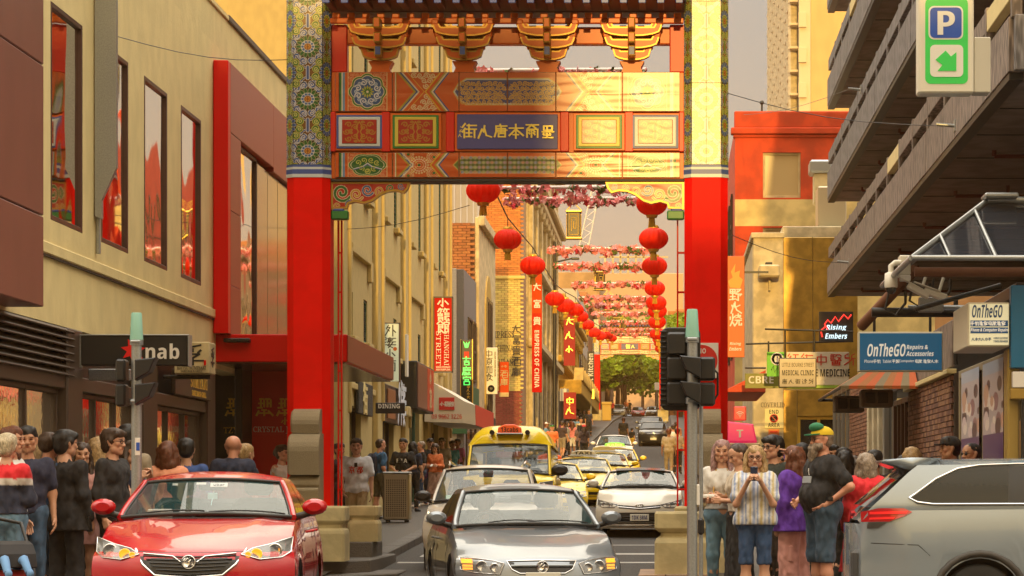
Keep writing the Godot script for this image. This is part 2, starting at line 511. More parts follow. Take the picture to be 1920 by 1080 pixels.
func strip_rows(x0: float, x1: float, d0: float, d1: float, lift: float, step := 12.0) -> Array:
	var ds := []
	var d := d0
	while d < d1:
		ds.append(d)
		d += step
	ds.append(d1)
	for i in range(0, HILL.size(), 2):
		if HILL[i] > d0 and HILL[i] < d1: ds.append(HILL[i])
	ds.sort()
	var rows := []
	for q: float in ds: rows.append(PackedVector3Array([V(x0, E(q) + lift, -q), V(x1, E(q) + lift, -q)]))
	return rows
func sheet(called: String, x0: float, x1: float, d0: float, d1: float, lift: float, m: Material) -> void:
	var st := S()
	grid(st, strip_rows(x0, x1, d0, d1, lift), Vector3.UP, -1)
	struct(called, st, m)
func setting() -> void:
	sheet("ground", -700, 700, -300, 1500, -0.06, M.paving)
	sheet("road", -4.62, 0.47, 36, 650, 0.0, M.asphalt)
	sheet("cross_street", -60, 60, 0, 36, 0.0, M.asphalt)
	sheet("pavement", -7.9, -4.9, 36.02, 640, 0.13, M.paving)
	sheet("pavement", 0.75, 4.6, 36.02, 640, 0.13, M.paving)
	sheet("pavement", -40, -5.1, 24.2, 36.0, 0.13, M.paving)
	sheet("pavement", 0.9, 40, 25.6, 36.0, 0.13, M.paving)
	for side in [[-4.76, 1], [0.61, 1]]:
		var k := Node3D.new()
		k.name = "kerb"
		k.set_meta("kind", "structure")
		add_child(k, true)
		var d := 41.6
		while d < 150.0:
			var l := 1.18 + rng.randf() * 0.1
			var st := S()
			var sl := (E(d + l) - E(d)) / l
			box(st, V(side[0], (E(d) + E(d + l)) / 2 + 0.02 + rng.randf() * 0.004, -(d + l / 2)), V(0.29, 0.25, l - 0.012), 0.018, Basis(Vector3.RIGHT, atan(sl)))
			obj("kerb_stone", st, M.kerb, k)
			d += l
		var far := S()
		grid(far, strip_rows(side[0] - 0.14, side[0] + 0.14, 150, 640, 0.136), Vector3.UP, -1)
		obj("kerb_top", far, M.kerb, k)
		var fr := S()
		var rows := []
		for r in strip_rows(side[0] + 0.14 * (1 if side[0] < 0 else -1), 0, 150, 640, 0.136): rows.append(PackedVector3Array([r[0], r[0] + V(0, -0.15, 0)]))
		grid(fr, rows, V(1 if side[0] < 0 else -1, 0, 0), -1)
		obj("kerb_face", fr, M.kerb, k)
	var ml := S()
	for q in [[-4.2, -3.9, 45.5, 46.6], [-1.35, 0.3, 46.2, 46.65], [-2.2, 0.3, 49.4, 49.6], [-4.4, 0.3, 43.6, 43.95]]: grid(ml, strip_rows(q[0], q[1], q[2], q[3], 0.005), Vector3.UP, -1)
	var d2 := 72.0
	while d2 < 300:
		grid(ml, strip_rows(-2.05, -1.95, d2, d2 + 2.5, 0.005), Vector3.UP, -1)
		d2 += 8.0
	struct("road_marking", ml, M.marking)
	var isl := thing("gate_kerb_island", "stepped bluestone kerb island under the cream pedestals beside the red sedan", "kerb")
	for q in [[-5.9, -4.02, 38.4, 41.4, -0.05, 0.17, 0.2], [-5.85, -4.45, 38.75, 44.0, 0.1, 0.36, 0.1]]:
		var st := S()
		prism(st, P2([q[0], -q[2] - 0.2, q[1] - 0.8, -q[2], q[1], -q[2] - 1.4, q[1], -q[3], q[0], -q[3]]), q[4], q[5], Transform3D(Basis(Vector3.RIGHT, Vector3.FORWARD * -1, Vector3.UP), Vector3.ZERO), 0.02)
		obj("step", st, M.kerb, isl)
	var st2 := S()
	box(st2, V(-4.82, 0.47, -42.3), V(0.5, 0.26, 1.5), 0.02)
	obj("upper_step", st2, M.kerb, isl)
	var il := thing("gate_kerb_island", "pinkish paved kerb island under the single cream pedestal by the signal pole", "kerb")
	var pav := mat(0.42, 0.27, 0.18, 0.75, 0, {"tex": M.fine, "ts": 1.2})
	var pav2 := mat(0.36, 0.25, 0.18, 0.75, 0, {"tex": M.fine, "ts": 1.2})
	st2 = S()
	prism(st2, P2([-0.42, -38.2, 1.6, -38.2, 1.6, -42.6, 0.1, -42.6, -0.42, -41.2]), -0.05, 0.15, Transform3D(Basis(Vector3.RIGHT, Vector3.FORWARD * -1, Vector3.UP), Vector3.ZERO), 0.02)
	obj("bed", st2, M.kerb, il)
	for i in 9:
		for j in 5:
			var s := S()
			var x := -0.4 + j * 0.4
			var dd := 38.4 + i * 0.42
			if dd > 41.0 and j == 0: continue
			box(s, V(x + 0.2, 0.165 + rng.randf() * 0.004, -dd - 0.2), V(0.385, 0.03, 0.405), 0.006)
			obj("paver", s, pav if rng.randf() < 0.6 else pav2, il)

func disc(im: Image, c: Vector2, r: float, col: Color) -> void:
	for y in range(int(c.y - r), int(c.y + r) + 1):
		var h := r * r - (y - c.y) * (y - c.y)
		if h > 0: im.fill_rect(Rect2i(int(round(c.x - sqrt(h))), y, maxi(1, int(round(2 * sqrt(h)))), 1), col)
func poly(im: Image, p: PackedVector2Array, col: Color) -> void:
	var lo := 1e9
	var hi := -1e9
	for q in p:
		lo = minf(lo, q.y)
		hi = maxf(hi, q.y)
	for y in range(maxi(0, int(lo)), mini(im.get_height(), int(hi) + 1)):
		var xs := []
		for i in p.size():
			var a := p[i]
			var b := p[(i + 1) % p.size()]
			if (a.y <= y + 0.5) != (b.y <= y + 0.5): xs.append(a.x + (y + 0.5 - a.y) / (b.y - a.y) * (b.x - a.x))
		xs.sort()
		for i in range(0, xs.size() - 1, 2): im.fill_rect(Rect2i(int(round(xs[i])), y, maxi(1, int(round(xs[i + 1] - xs[i]))), 1), col)
func pline(im: Image, p: PackedVector2Array, w: float, col: Color) -> void:
	for i in p.size() - 1:
		var n := maxi(1, int(p[i].distance_to(p[i + 1]) / maxf(0.7, w * 0.3)))
		for k in n + 1: disc(im, p[i].lerp(p[i + 1], float(k) / n), w * 0.5, col)
func curl(im: Image, c: Vector2, r: float, a0: float, turns: float, w: float, col: Color) -> void:
	var p := PackedVector2Array()
	var n := int(14 * absf(turns)) + 3
	for i in n:
		var t := float(i) / (n - 1)
		p.append(c + Vector2.from_angle(a0 + TAU * turns * t) * r * (1.0 - 0.82 * t))
	pline(im, p, w, col)
func bloom(c: Vector2, r: float, n: int, deep: float, steps := 72, ry := 1.0) -> PackedVector2Array:
	var p := PackedVector2Array()
	for i in steps:
		var a := TAU * i / steps
		var q := r * (1.0 - deep + deep * absf(cos(a * n / 2.0)))
		p.append(c + Vector2(cos(a) * q, sin(a) * q * ry))
	return p
func C(hex: String) -> Color: return Color(hex)
func itex(im: Image) -> ImageTexture: return ImageTexture.create_from_image(im)

func art_column() -> ImageTexture:
	var im := Image.create(256, 306, false, Image.FORMAT_RGBA8)
	im.fill(C("8a5a1c"))
	for q in [[128, 153, 0], [0, 0, 1], [256, 0, 1], [0, 306, 1], [256, 306, 1]]:
		var c := Vector2(q[0], q[1])
		var g: Color = C("1d6b2a") if q[2] == 0 else C("2f5fae")
		var s: Color = C("3c66b8") if q[2] == 0 else C("3f7d26")
		pline(im, PackedVector2Array([c + Vector2(0, -150), c + Vector2(118, -40), c + Vector2(118, 40), c + Vector2(0, 150), c + Vector2(-118, 40), c + Vector2(-118, -40), c + Vector2(0, -150)]), 3, C("3a2a10"))
		for i in 12:
			var a := TAU * (i + 0.5) / 12
			var p := c + Vector2.from_angle(a) * (88 if i % 2 else 84)
			disc(im, p, 25, C("2a220f"))
			disc(im, p, 23, C("e6e9e4") if q[2] == 0 else C("d5d469"))
			disc(im, p, 18.5, s)
			curl(im, p, 15, a + PI, 1.3, 5, C("e6e9e4") if q[2] == 0 else C("dfe08a"))
		for sg in [-1, 1]:
			for sx in [-1, 1]:
				pline(im, PackedVector2Array([c + Vector2(sx * 4, sg * 128), c + Vector2(sx * 24, sg * 118), c + Vector2(sx * 40, sg * 100)]), 12, C("e6e9e4"))
				pline(im, PackedVector2Array([c + Vector2(sx * 5, sg * 127), c + Vector2(sx * 24, sg * 117), c + Vector2(sx * 38, sg * 101)]), 6, s)
		disc(im, c, 66, C("2a220f"))
		for i in 14:
			var a := TAU * i / 14
			for k in [[1.0, C("d9dba0") if q[2] == 0 else C("dfe6ee")], [0.8, g]]:
				pline(im, PackedVector2Array([c + Vector2.from_angle(a) * 40, c + Vector2.from_angle(a) * 55]), 20 * k[0], k[1])
		disc(im, c, 38, C("dfe6e6") if q[2] == 0 else C("d8d66a"))
		for i in 10: disc(im, c + Vector2.from_angle(TAU * i / 10) * 28, 7, C("4a74b8") if q[2] == 0 else C("3f7d26"))
		disc(im, c, 19, C("b06a1c") if q[2] == 0 else C("7a3a14"))
		for i in 6: disc(im, c + Vector2.from_angle(TAU * i / 6) * 10, 4, C("e0a53a"))
	for b in [[128, 0, C("4a6fc0"), C("e6e9e4")], [128, 306, C("4a6fc0"), C("e6e9e4")], [0, 153, C("2c7a2a"), C("d6d56a")], [256, 153, C("2c7a2a"), C("d6d56a")]]:
		for k in [[20, b[3]], [12, b[2]]]: pline(im, PackedVector2Array([Vector2(b[0], b[1] - 34), Vector2(b[0], b[1] + 34)]), k[0], k[1])
	return itex(im)

func stripes(im: Image, x: float, list: Array, h: int) -> float:
	for s in list:
		im.fill_rect(Rect2i(int(x), 0, int(s[0]), h), C(s[1]))
		x += s[0]
	return x
func scrolls(im: Image, area: PackedVector2Array, r: float, w: float, col: Color, sd: int) -> void:
	var rg := RandomNumberGenerator.new()
	rg.seed = sd
	var lo := area[0]
	var hi := area[0]
	for p in area:
		lo = lo.min(p)
		hi = hi.max(p)
	var y := lo.y + r
	var k := 0
	while y < hi.y:
		var x := lo.x + r * (1.0 if k % 2 else 1.9)
		while x < hi.x:
			var c := Vector2(x, y)
			if Geometry2D.is_point_in_polygon(c + Vector2(r * 0.8, 0), area) and Geometry2D.is_point_in_polygon(c - Vector2(r * 0.8, 0), area):
				curl(im, c, r * 0.95, rg.randf() * TAU, 1.4 if (k + int(x)) % 2 else -1.4, w, col)
				pline(im, PackedVector2Array([c + Vector2(r * 0.6, r * 0.7), c + Vector2(r * 1.4, r * 0.2)]), w, col)
			x += r * 2.05
		y += r * 1.8
		k += 1
func chevron(im: Image, x: float, h: int, dirx: float, list: Array) -> void:
	for s in list:
		var w: float = s[0]
		poly(im, PackedVector2Array([Vector2(x, 0), Vector2(x + w, 0), Vector2(x + w + dirx * h * 0.42, h * 0.5), Vector2(x + w, h), Vector2(x, h), Vector2(x + dirx * h * 0.42, h * 0.5)]), C(s[1]))
		x += w
func art_beam(kind: int) -> ImageTexture:
	var w := 830
	var h := 195 if kind == 0 else 130
	var im := Image.create(w, h, false, Image.FORMAT_RGBA8)
	im.fill(C("d9601a"))
	var x := stripes(im, 0, [[16, "df6216"], [5, "1d1a12"], [9, "2c7d2e"], [6, "e8e3cf"], [11, "6f9fd0"], [14, "df6216"], [4, "e9d9a0"]], h)
	im.fill_rect(Rect2i(64, 4, 188, h - 8), C("c9521a"))
	scrolls(im, PackedVector2Array([Vector2(62, 2), Vector2(254, 2), Vector2(254, h - 2), Vector2(62, h - 2)]), 8, 2, C("efb488"), 4)
	var c := Vector2(158, h / 2.0)
	var ry := 1.0 if kind == 0 else 0.66
	for k in [[96, "e7d79a"], [92, "2f7a30"], [84, "e6e2c4"], [80, "2f5d9e" if kind == 0 else "1f6e2c"]]: poly(im, bloom(c, k[0], 8 if kind == 0 else 6, 0.12, 96, ry), C(k[1]))
	if kind == 0:
		for i in 8:
			var a := TAU * (i + 0.5) / 8
			curl(im, c + Vector2.from_angle(a) * 50, 17, a, 1.3, 6, C("dfe8f2"))
			curl(im, c + Vector2.from_angle(a + 0.39) * 56, 10, a + PI, -1.2, 5, C("bcd2ea"))
		poly(im, bloom(c, 32, 12, 0.45), C("b9c24a"))
		poly(im, bloom(c, 20, 10, 0.4), C("3c7a2c"))
		disc(im, c, 6, C("e8e3cf"))
	else:
		pline(im, PackedVector2Array([c + Vector2(-66, 22), c + Vector2(-20, 8), c + Vector2(0, -8), c + Vector2(20, 8), c + Vector2(66, 22)]), 9, C("dfe8f2"))
		for sg in [-1, 1]:
			for q in [[18, -26], [46, -14], [30, 18], [0, 32]]: curl(im, c + Vector2(q[0] * sg, q[1]), 15, 1.0, 1.2 * sg, 5, C("cbd36a"))
		pline(im, PackedVector2Array([c + Vector2(-66, 25), c + Vector2(-20, 11), c + Vector2(0, -4), c + Vector2(20, 11), c + Vector2(66, 25)]), 4, C("3d5f9e"))
	stripes(im, 252, [[4, "e9d9a0"], [30, "df6216"], [5, "e8e3cf"], [4, "b89a2c"]], h)
	chevron(im, 296, h, 1.0, [[12, "b3a83a"], [9, "3f5fa8"], [9, "e8e3cf"], [20, "df6216"], [6, "e9c23a"]])
	var e := 0.42 * h
	var fld := PackedVector2Array([Vector2(356, 0), Vector2(520, 0), Vector2(520 - e * 0.9, h * 0.5), Vector2(520, h), Vector2(356, h), Vector2(356 + e, h * 0.5)])
	fld = PackedVector2Array([Vector2(350, 0), Vector2(510, 0), Vector2(510 - 30, h * 0.5), Vector2(510, h), Vector2(350, h), Vector2(350 + e, h * 0.5)])
	poly(im, fld, C("d4601e"))
	if kind == 0:
		scrolls(im, fld, 15, 5.5, C("e9dcb4"), 9)
	else:
		for q in [[405, 65, 44], [478, 22, 34], [478, 108, 34], [352, 8, 26], [352, 122, 26]]:
			for k in 4:
				var rr: float = q[2] * (1.0 - 0.26 * k)
				for i in 20: disc(im, Vector2(q[0], q[1]) + Vector2.from_angle(TAU * i / 20) * rr, rr * 0.12, C("ead9a2") if k % 2 == 0 else C("f2e6c6"))
			disc(im, Vector2(q[0], q[1]), 7, C("2f7a30"))
	chevron(im, 505, h, -0.9, [[8, "e9c23a"], [16, "df6216"], [9, "b3a83a"], [9, "e8e3cf"], [8, "3f5fa8"]])
	var y0 := h * 0.1
	var body := "df6216"
	for k in [[0.0, body], [8.0, "d8c067"], [13.0, "cfdceb" if kind == 0 else "6f8a2c"], [19.0, "4a5191" if kind == 0 else "5d6f2e"]]:
		var q: float = k[0]
		poly(im, PackedVector2Array([Vector2(562 + q, h * 0.5), Vector2(590 + q, h * 0.24 + q * 0.2), Vector2(622 + q * 0.6, y0 + q), Vector2(w, y0 + q), Vector2(w, h - y0 - q), Vector2(622 + q * 0.6, h - y0 - q), Vector2(590 + q, h * 0.76 - q * 0.2)]), C(k[1]))
	if kind == 0:
		scrolls(im, PackedVector2Array([Vector2(588, 44), Vector2(826, 44), Vector2(826, 152), Vector2(588, 152)]), 13, 5, C("d8ad54"), 21)
	else:
		for i in 11:
			for j in 4:
				var p := Vector2(610 + i * 21, 26 + j * 26)
				var col: String = ["8c5a9a", "c06a3a", "3f6fae", "8aa23c"][(i + j * 2) % 4]
				poly(im, circ(p, 9.5, 8), C("e9dfc0"))
				poly(im, circ(p, 7, 8), C(col))
				disc(im, p, 2.5, C("f1e9cc"))
	return itex(im)
func art_damask() -> ImageTexture:
	var im := Image.create(166, 126, false, Image.FORMAT_RGBA8)
	im.fill(C("b5160e"))
	for sg in [-1, 1]:
		for q in [[20, 24, 17, 1.2], [20, -24, 17, -1.2], [52, 38, 16, 1.2], [52, -38, 16, -1.2], [62, 0, 17, 1.3], [40, 8, 9, -1.0], [40, -10, 9, 1.0], [16, 50, 9, 1.0], [16, -50, 9, -1.0]]:
			curl(im, Vector2(83 + q[0] * sg, 63 + q[1]), q[2], 0.0 if sg > 0 else PI, q[3] * sg, 6.5, C("b8842a"))
		pline(im, PackedVector2Array([Vector2(83, 8), Vector2(83 + sg * 16, 40), Vector2(83 + sg * 5, 63), Vector2(83 + sg * 16, 88), Vector2(83, 118)]), 6, C("c08f30"))
	return itex(im)
func art_queti() -> ImageTexture:
	var im := Image.create(256, 96, false, Image.FORMAT_RGBA8)
	im.fill(C("c62a12"))
	for q in [[35, 34, 30, "2f7a30"], [82, 40, 22, "d9a93a"], [118, 26, 20, "3d6bb0"], [158, 30, 18, "d9a93a"], [192, 20, 15, "2f7a30"], [226, 14, 11, "3d6bb0"], [60, 70, 16, "3d6bb0"], [20, 78, 14, "d9a93a"]]:
		curl(im, Vector2(q[0], q[1]), q[2], 0.5, 1.4, q[2] * 0.42, C("efe6c8"))
		curl(im, Vector2(q[0], q[1]), q[2], 0.5, 1.4, q[2] * 0.26, C(q[3]))
	return itex(im)

func gate_mats() -> void:
	M.wave = ntex(0.009, 0.0, 1.0, 256, 91, 1)
	var o := {"uv": 1}
	var t := func(tx: Texture2D, rough: float, bs := 0.32) -> StandardMaterial3D:
		return mat(0.68, 0.62, 0.62, rough, 0.0, {"tex": tx, "uv": 1, "spec": 0.52, "bump": M.wave, "bs": bs})
	M.gcol = t.call(art_column(), 0.3, 0.1)
	M.gb0 = t.call(art_beam(0), 0.29)
	M.gb1 = t.call(art_beam(1), 0.29)
	M.gdam = t.call(art_damask(), 0.3, 0.08)
	M.gque = t.call(art_queti(), 0.34)
	var en := {"spec": 0.42}
	M.gred = mat(0.6, 0.02, 0.01, 0.38, 0, en)
	M.gor = mat(0.68, 0.13, 0.015, 0.38, 0, en)
	M.gblue = mat(0.06, 0.1, 0.33, 0.38, 0, en)
	M.gpale = mat(0.55, 0.6, 0.62, 0.38, 0, en)
	M.ggreen = mat(0.04, 0.2, 0.05, 0.38, 0, en)
	M.gyel = mat(0.6, 0.5, 0.08, 0.38, 0, en)
	M.ggold = mat(0.46, 0.27, 0.05, 0.36, 0.3, en)
	M.gviolet = mat(0.075, 0.075, 0.24, 0.38, 0, en)
	M.granite = mat(0.56, 0.46, 0.3, 0.85, 0, {"tex": ntex(0.25, 0.55, 1.0, 256, 31, 2), "ts": 1.6, "bump": M.bumpy, "bs": 0.6})
	M.pedestal = mat(0.68, 0.58, 0.32, 0.7, 0, {"tex": M.grime, "ts": 0.25, "bump": M.bumpy, "bs": 0.15})
	M.roofdark = mat(0.12, 0.012, 0.01, 0.5)

func panel(called: String, x0: float, x1: float, y0: float, y1: float, z: float, m: Material, parent: Node, flip := false, th := 0.04, tilt := Vector2.ZERO, u0 := 0.0, u1 := 1.0) -> MeshInstance3D:
	var st := S()
	var c := V((x0 + x1) / 2, (y0 + y1) / 2, z - th / 2)
	var b := Basis.from_euler(V(tilt.x, tilt.y, 0))
	var s := V(absf(x1 - x0) - 0.006, absf(y1 - y0) - 0.006, th)
	box(st, c, s, 0.008, b)
	var h := s / 2
	quv(st, [c + b * V(-h.x + 0.008, -h.y + 0.008, h.z + 0.001), c + b * V(h.x - 0.008, -h.y + 0.008, h.z + 0.001), c + b * V(h.x - 0.008, h.y - 0.008, h.z + 0.001), c + b * V(-h.x + 0.008, h.y - 0.008, h.z + 0.001)], [Vector2(u0, 1), Vector2(u1, 1), Vector2(u1, 0), Vector2(u0, 0)], b * V(0, 0, 1))
	return obj(called, st, m, parent)
func oct(cx: float, y: float, cz: float, h: float, c: float) -> PackedVector3Array:
	return PackedVector3Array([V(cx - h + c, y, cz + h), V(cx + h - c, y, cz + h), V(cx + h, y, cz + h - c), V(cx + h, y, cz - h + c), V(cx + h - c, y, cz - h), V(cx - h + c, y, cz - h), V(cx - h, y, cz - h + c), V(cx - h, y, cz + h - c)])
func boat(w: float, h: float, up: float) -> PackedVector2Array:
	var p := PackedVector2Array()
	for i in 9:
		var a := PI * i / 8.0
		var x := -cos(a) * w / 2
		p.append(Vector2(x, -h / 2 + (pow(absf(x) / (w / 2), 3.0)) * up * 0.9 - (0.0 if absf(x) < w * 0.49 else -h * 0.35)))
	p.append(Vector2(w / 2 + h * 0.15, up * 0.8 + h * 0.5))
	p.append(Vector2(w / 2 - h * 0.5, up * 0.8 + h * 0.55))
	p.append(Vector2(w / 2 - h * 0.8, h / 2))
	p.append(Vector2(-w / 2 + h * 0.8, h / 2))
	p.append(Vector2(-w / 2 + h * 0.5, up * 0.8 + h * 0.55))
	p.append(Vector2(-w / 2 - h * 0.15, up * 0.8 + h * 0.5))
	return p
func bracket_set(g: Node3D, x: float, y0: float, z: float, s: float) -> void:
	var bs := empty("bracket_set", g, V(x, y0, z))
	var st := S()
	prism(st, P2([-0.17 * s, 0, 0.17 * s, 0, 0.14 * s, 0.07 * s, 0.2 * s, 0.18 * s, -0.2 * s, 0.18 * s, -0.14 * s, 0.07 * s]), -0.15 * s, 0.15 * s, Transform3D(), 0.02 * s)
	obj("base_block", st, M.gor, bs)
	var k := 0
	for t in [[0.25, 0.6, 0.06], [0.31, 0.5, -0.1], [0.42, 0.86, 0.12], [0.47, 0.76, -0.06], [0.6, 0.95, 0.16], [0.65, 0.84, -0.04]]:
		var a := S()
		var p := boat(t[1] * s, 0.15 * s, 0.09 * s)
		var zz: float = (t[2] + 0.12 + t[0] * 0.35) * s
		var xf := Transform3D(Basis(), V(0, t[0] * s, zz))
		prism(a, p, -0.14 * s, 0.0, xf, 0.012 * s)
		obj("arm", a, M.ggold, bs)
		var inn := Geometry2D.offset_polygon(p, -0.024 * s)
		if inn.size():
			var b := S()
			prism(b, inn[0], -0.02 * s, 0.006 * s, xf, 0.003 * s)
			obj("arm_face", b, M.gor, bs)
		for sg in [-1, 1]:
			var e := S()
			box(e, V(sg * t[1] * 0.47 * s, (t[0] + 0.15) * s, zz - 0.07 * s), V(0.12 * s, 0.09 * s, 0.17 * s), 0.02 * s)
			obj("arm_end_block", e, M.ggold if k % 2 else M.gor, bs)
		k += 1
	for q in [[0.26, 0.42, "gblue"], [0.46, 0.52, "ggold"], [0.68, 0.6, "gor"]]:
		var n := S()
		box(n, V(0, (q[0] + 0.02) * s, (q[1]) * s), V(0.12 * s, 0.17 * s, 0.3 * s), 0.018 * s)
		obj("nose", n, M.ggold, bs)
		var f := S()
		box(f, V(0, (q[0] + 0.02) * s, (q[1] + 0.152) * s), V(0.085 * s, 0.13 * s, 0.01 * s), 0.004 * s)
		obj("nose_face", f, M[q[2]] if q[2] != "ggold" else M.gor, bs)
func gate_column(g: Node3D, x: float, z: float, y0: float, yb: float, y1: float, detail := true) -> void:
	var st := S()
	loft(st, [oct(x, y0, z, 0.325, 0.11), oct(x, yb, z, 0.325, 0.11)], true, -1)
	var col := obj("column", st, M.red, g)
	var y := yb
	for q in [[0.05, "gpale", 0.34], [0.07, "gblue", 0.338], [0.035, "gpale", 0.336], [0.035, "gblue", 0.334]]:
		var r := S()
		loft(r, [oct(x, y, z, q[2], 0.112), oct(x, y + q[0], z, q[2], 0.112)], true, -1)
		obj("collar", r, M[q[1]], g)
		y += q[0]
	var per := 0.784
	var hh := 0.33
	var c := 0.112
	var us := [0.5 - 0.31, 0.5, 0.5 + 0.31, 1.0 - 0.19 + 0.38, 0]
	var k := 0
	while y < y1:
		var t := minf(y + (1.226 if detail else 6.0), y1)
		var p := oct(x, 0, z, hh, c)
		var f := [[p[7], p[0], -0.19, 0.19], [p[0], p[0].lerp(p[1], 0.5), 0.19, 0.5], [p[0].lerp(p[1], 0.5), p[1], 0.5, 0.81], [p[1], p[2], 0.81, 1.19], [p[2], p[3], 0.19, 0.81], [p[6], p[7], 0.19, 0.81]]
		var v0 := -(y - yb) / per
		var v1 := -(t - yb) / per
		for q in f:
			var s := S()
			var n: Vector3 = (q[1] - q[0]).cross(Vector3.UP).normalized() * -1.0
			if n.dot(q[0] - V(x, 0, z)) < 0: n = -n
			var j := n.rotated(Vector3.UP, (rng.randf() - 0.5) * 0.03)
			var a: Vector3 = q[0] + (q[1] - q[0]) * 0.012
			var b: Vector3 = q[1] - (q[1] - q[0]) * 0.012
			var o := n * 0.006
			var ti := n * (rng.randf() - 0.5) * 0.012
			quv(s, [a + o + V(0, y + 0.004, 0), b + o + V(0, y + 0.004, 0), b + o + ti + V(0, t - 0.004, 0), a + o + ti + V(0, t - 0.004, 0)], [Vector2(q[2], v0), Vector2(q[3], v0), Vector2(q[3], v1), Vector2(q[2], v1)], n)
			quad(s, a + o + V(0, y + 0.004, 0), b + o + V(0, y + 0.004, 0), b + V(0, y + 0.004, 0), a + V(0, y + 0.004, 0), Vector3.DOWN)
			obj("enamel_tile_sheet", s, M.gcol, g)
		y = t
	var core := S()
	loft(core, [oct(x, yb + 0.19, z, 0.325, 0.11), oct(x, y1, z, 0.325, 0.11)], true, -1)
	obj("column_core", core, M.dark, g)
func drum_stone(g: Node3D, x: float, z: float, y: float, s: float) -> void:
	var tiers := [[0.0, 0.28, 0.62, 0.05], [0.28, 0.47, 0.5, 0.16], [0.47, 1.09, 0.56, 0.3], [1.09, 1.46, 0.36, 0.26]]
	for t in tiers:
		var pr := PackedVector2Array([Vector2(-0.1, t[0]), Vector2(t[2] - 0.03, t[0])])
		var r: float = t[3]
		for i in 7:
			var a := PI / 2 * i / 6
			pr.append(Vector2(t[2] - r + cos(a) * r, t[1] - r * 0.9 + sin(a) * r * 0.9))
		pr.append(Vector2(-0.1, t[1]))
		var st := S()
		var w: float = 0.235 * s if t[0] < 1.0 else 0.215 * s
		prism(st, pr, -w, w, Transform3D(Basis(V(0, 0, 1), Vector3.UP, Vector3.LEFT), V(x, y, z)), 0.03)
		obj("drum_stone", st, M.granite, g)
func pedestal(label: String, x0: float, x1: float, d0: float, d1: float, y0: float, y1: float) -> void:
	var o := thing("stone_pedestal", label, "pedestal", V((x0 + x1) / 2, y0, -(d0 + d1) / 2))
	var w := (x1 - x0) / 2
	var dd := (d1 - d0) / 2
	var h := y1 - y0
	for part in [["pedestal_block", [[1.0, 0.0], [1.0, h * 0.5], [0.96, h * 0.56], [0.86, h * 0.6]]], ["pedestal_neck", [[0.84, h * 0.6], [0.84, h * 0.67]]], ["pedestal_cap", [[0.88, h * 0.67], [0.98, h * 0.72], [1.0, h * 0.74], [1.0, h * 0.965], [0.96, h]]]]:
		var rings := []
		for q in part[1]:
			var a: float = w - (1 - q[0]) * w
			var b: float = dd - (1 - q[0]) * w
			var c := 0.04
			rings.append(PackedVector3Array([V(-a + c, q[1], b), V(a - c, q[1], b), V(a, q[1], b - c), V(a, q[1], -b + c), V(a - c, q[1], -b), V(-a + c, q[1], -b), V(-a, q[1], -b + c), V(-a, q[1], b - c)]))
		var st := S()
		loft(st, rings, true, -1)
		obj(part[0], st, M.pedestal, o)
func queti(g: Node3D, x: float, y: float, z: float, sg: float) -> void:
	var p := P2([0, 0, 1.19, 0, 1.16, -0.1, 1.1, -0.17, 0.98, -0.14, 0.86, -0.15, 0.74, -0.2, 0.62, -0.29, 0.5, -0.33, 0.36, -0.3, 0.26, -0.33, 0.24, -0.4, 0.0, -0.42])
	var st := S()
	var q := PackedVector2Array()
	for v in p: q.append(Vector2(v.x * sg, v.y))
	prism(st, q, -0.14, 0.0, Transform3D(Basis(), V(x, y, z)), 0.015)
	var b := obj("corner_bracket", st, M.ggold, g)
	var inn := Geometry2D.offset_polygon(q, -0.03)
	var f := S()
	var t := Geometry2D.triangulate_polygon(inn[0])
	for i in range(0, t.size(), 3):
		var a := []
		var uv := []
		for k in 3:
			var v: Vector2 = inn[0][t[i + k]]
			a.append(V(x + v.x, y + v.y, z + 0.004))
			uv.append(Vector2(absf(v.x) / 1.19, -v.y / 0.45))
		if (a[2] - a[0]).cross(a[1] - a[0]).z < 0:
			a.reverse()
			uv.reverse()
		for k in 3:
			f.set_uv(uv[k])
			f.add_vertex(a[k])
	obj("bracket_art", f, M.gque, g)
	for e in [[0.13, -0.5, 0.26, 0.14, "ggreen"], [0.11, -0.43, 0.18, 0.05, "gblue"]]:
		var s := S()
		box(s, V(x + e[0] * sg, y + e[1], z - 0.06), V(e[2], e[3], 0.16), 0.02)
		obj("bracket_foot", s, M[e[4]], g)

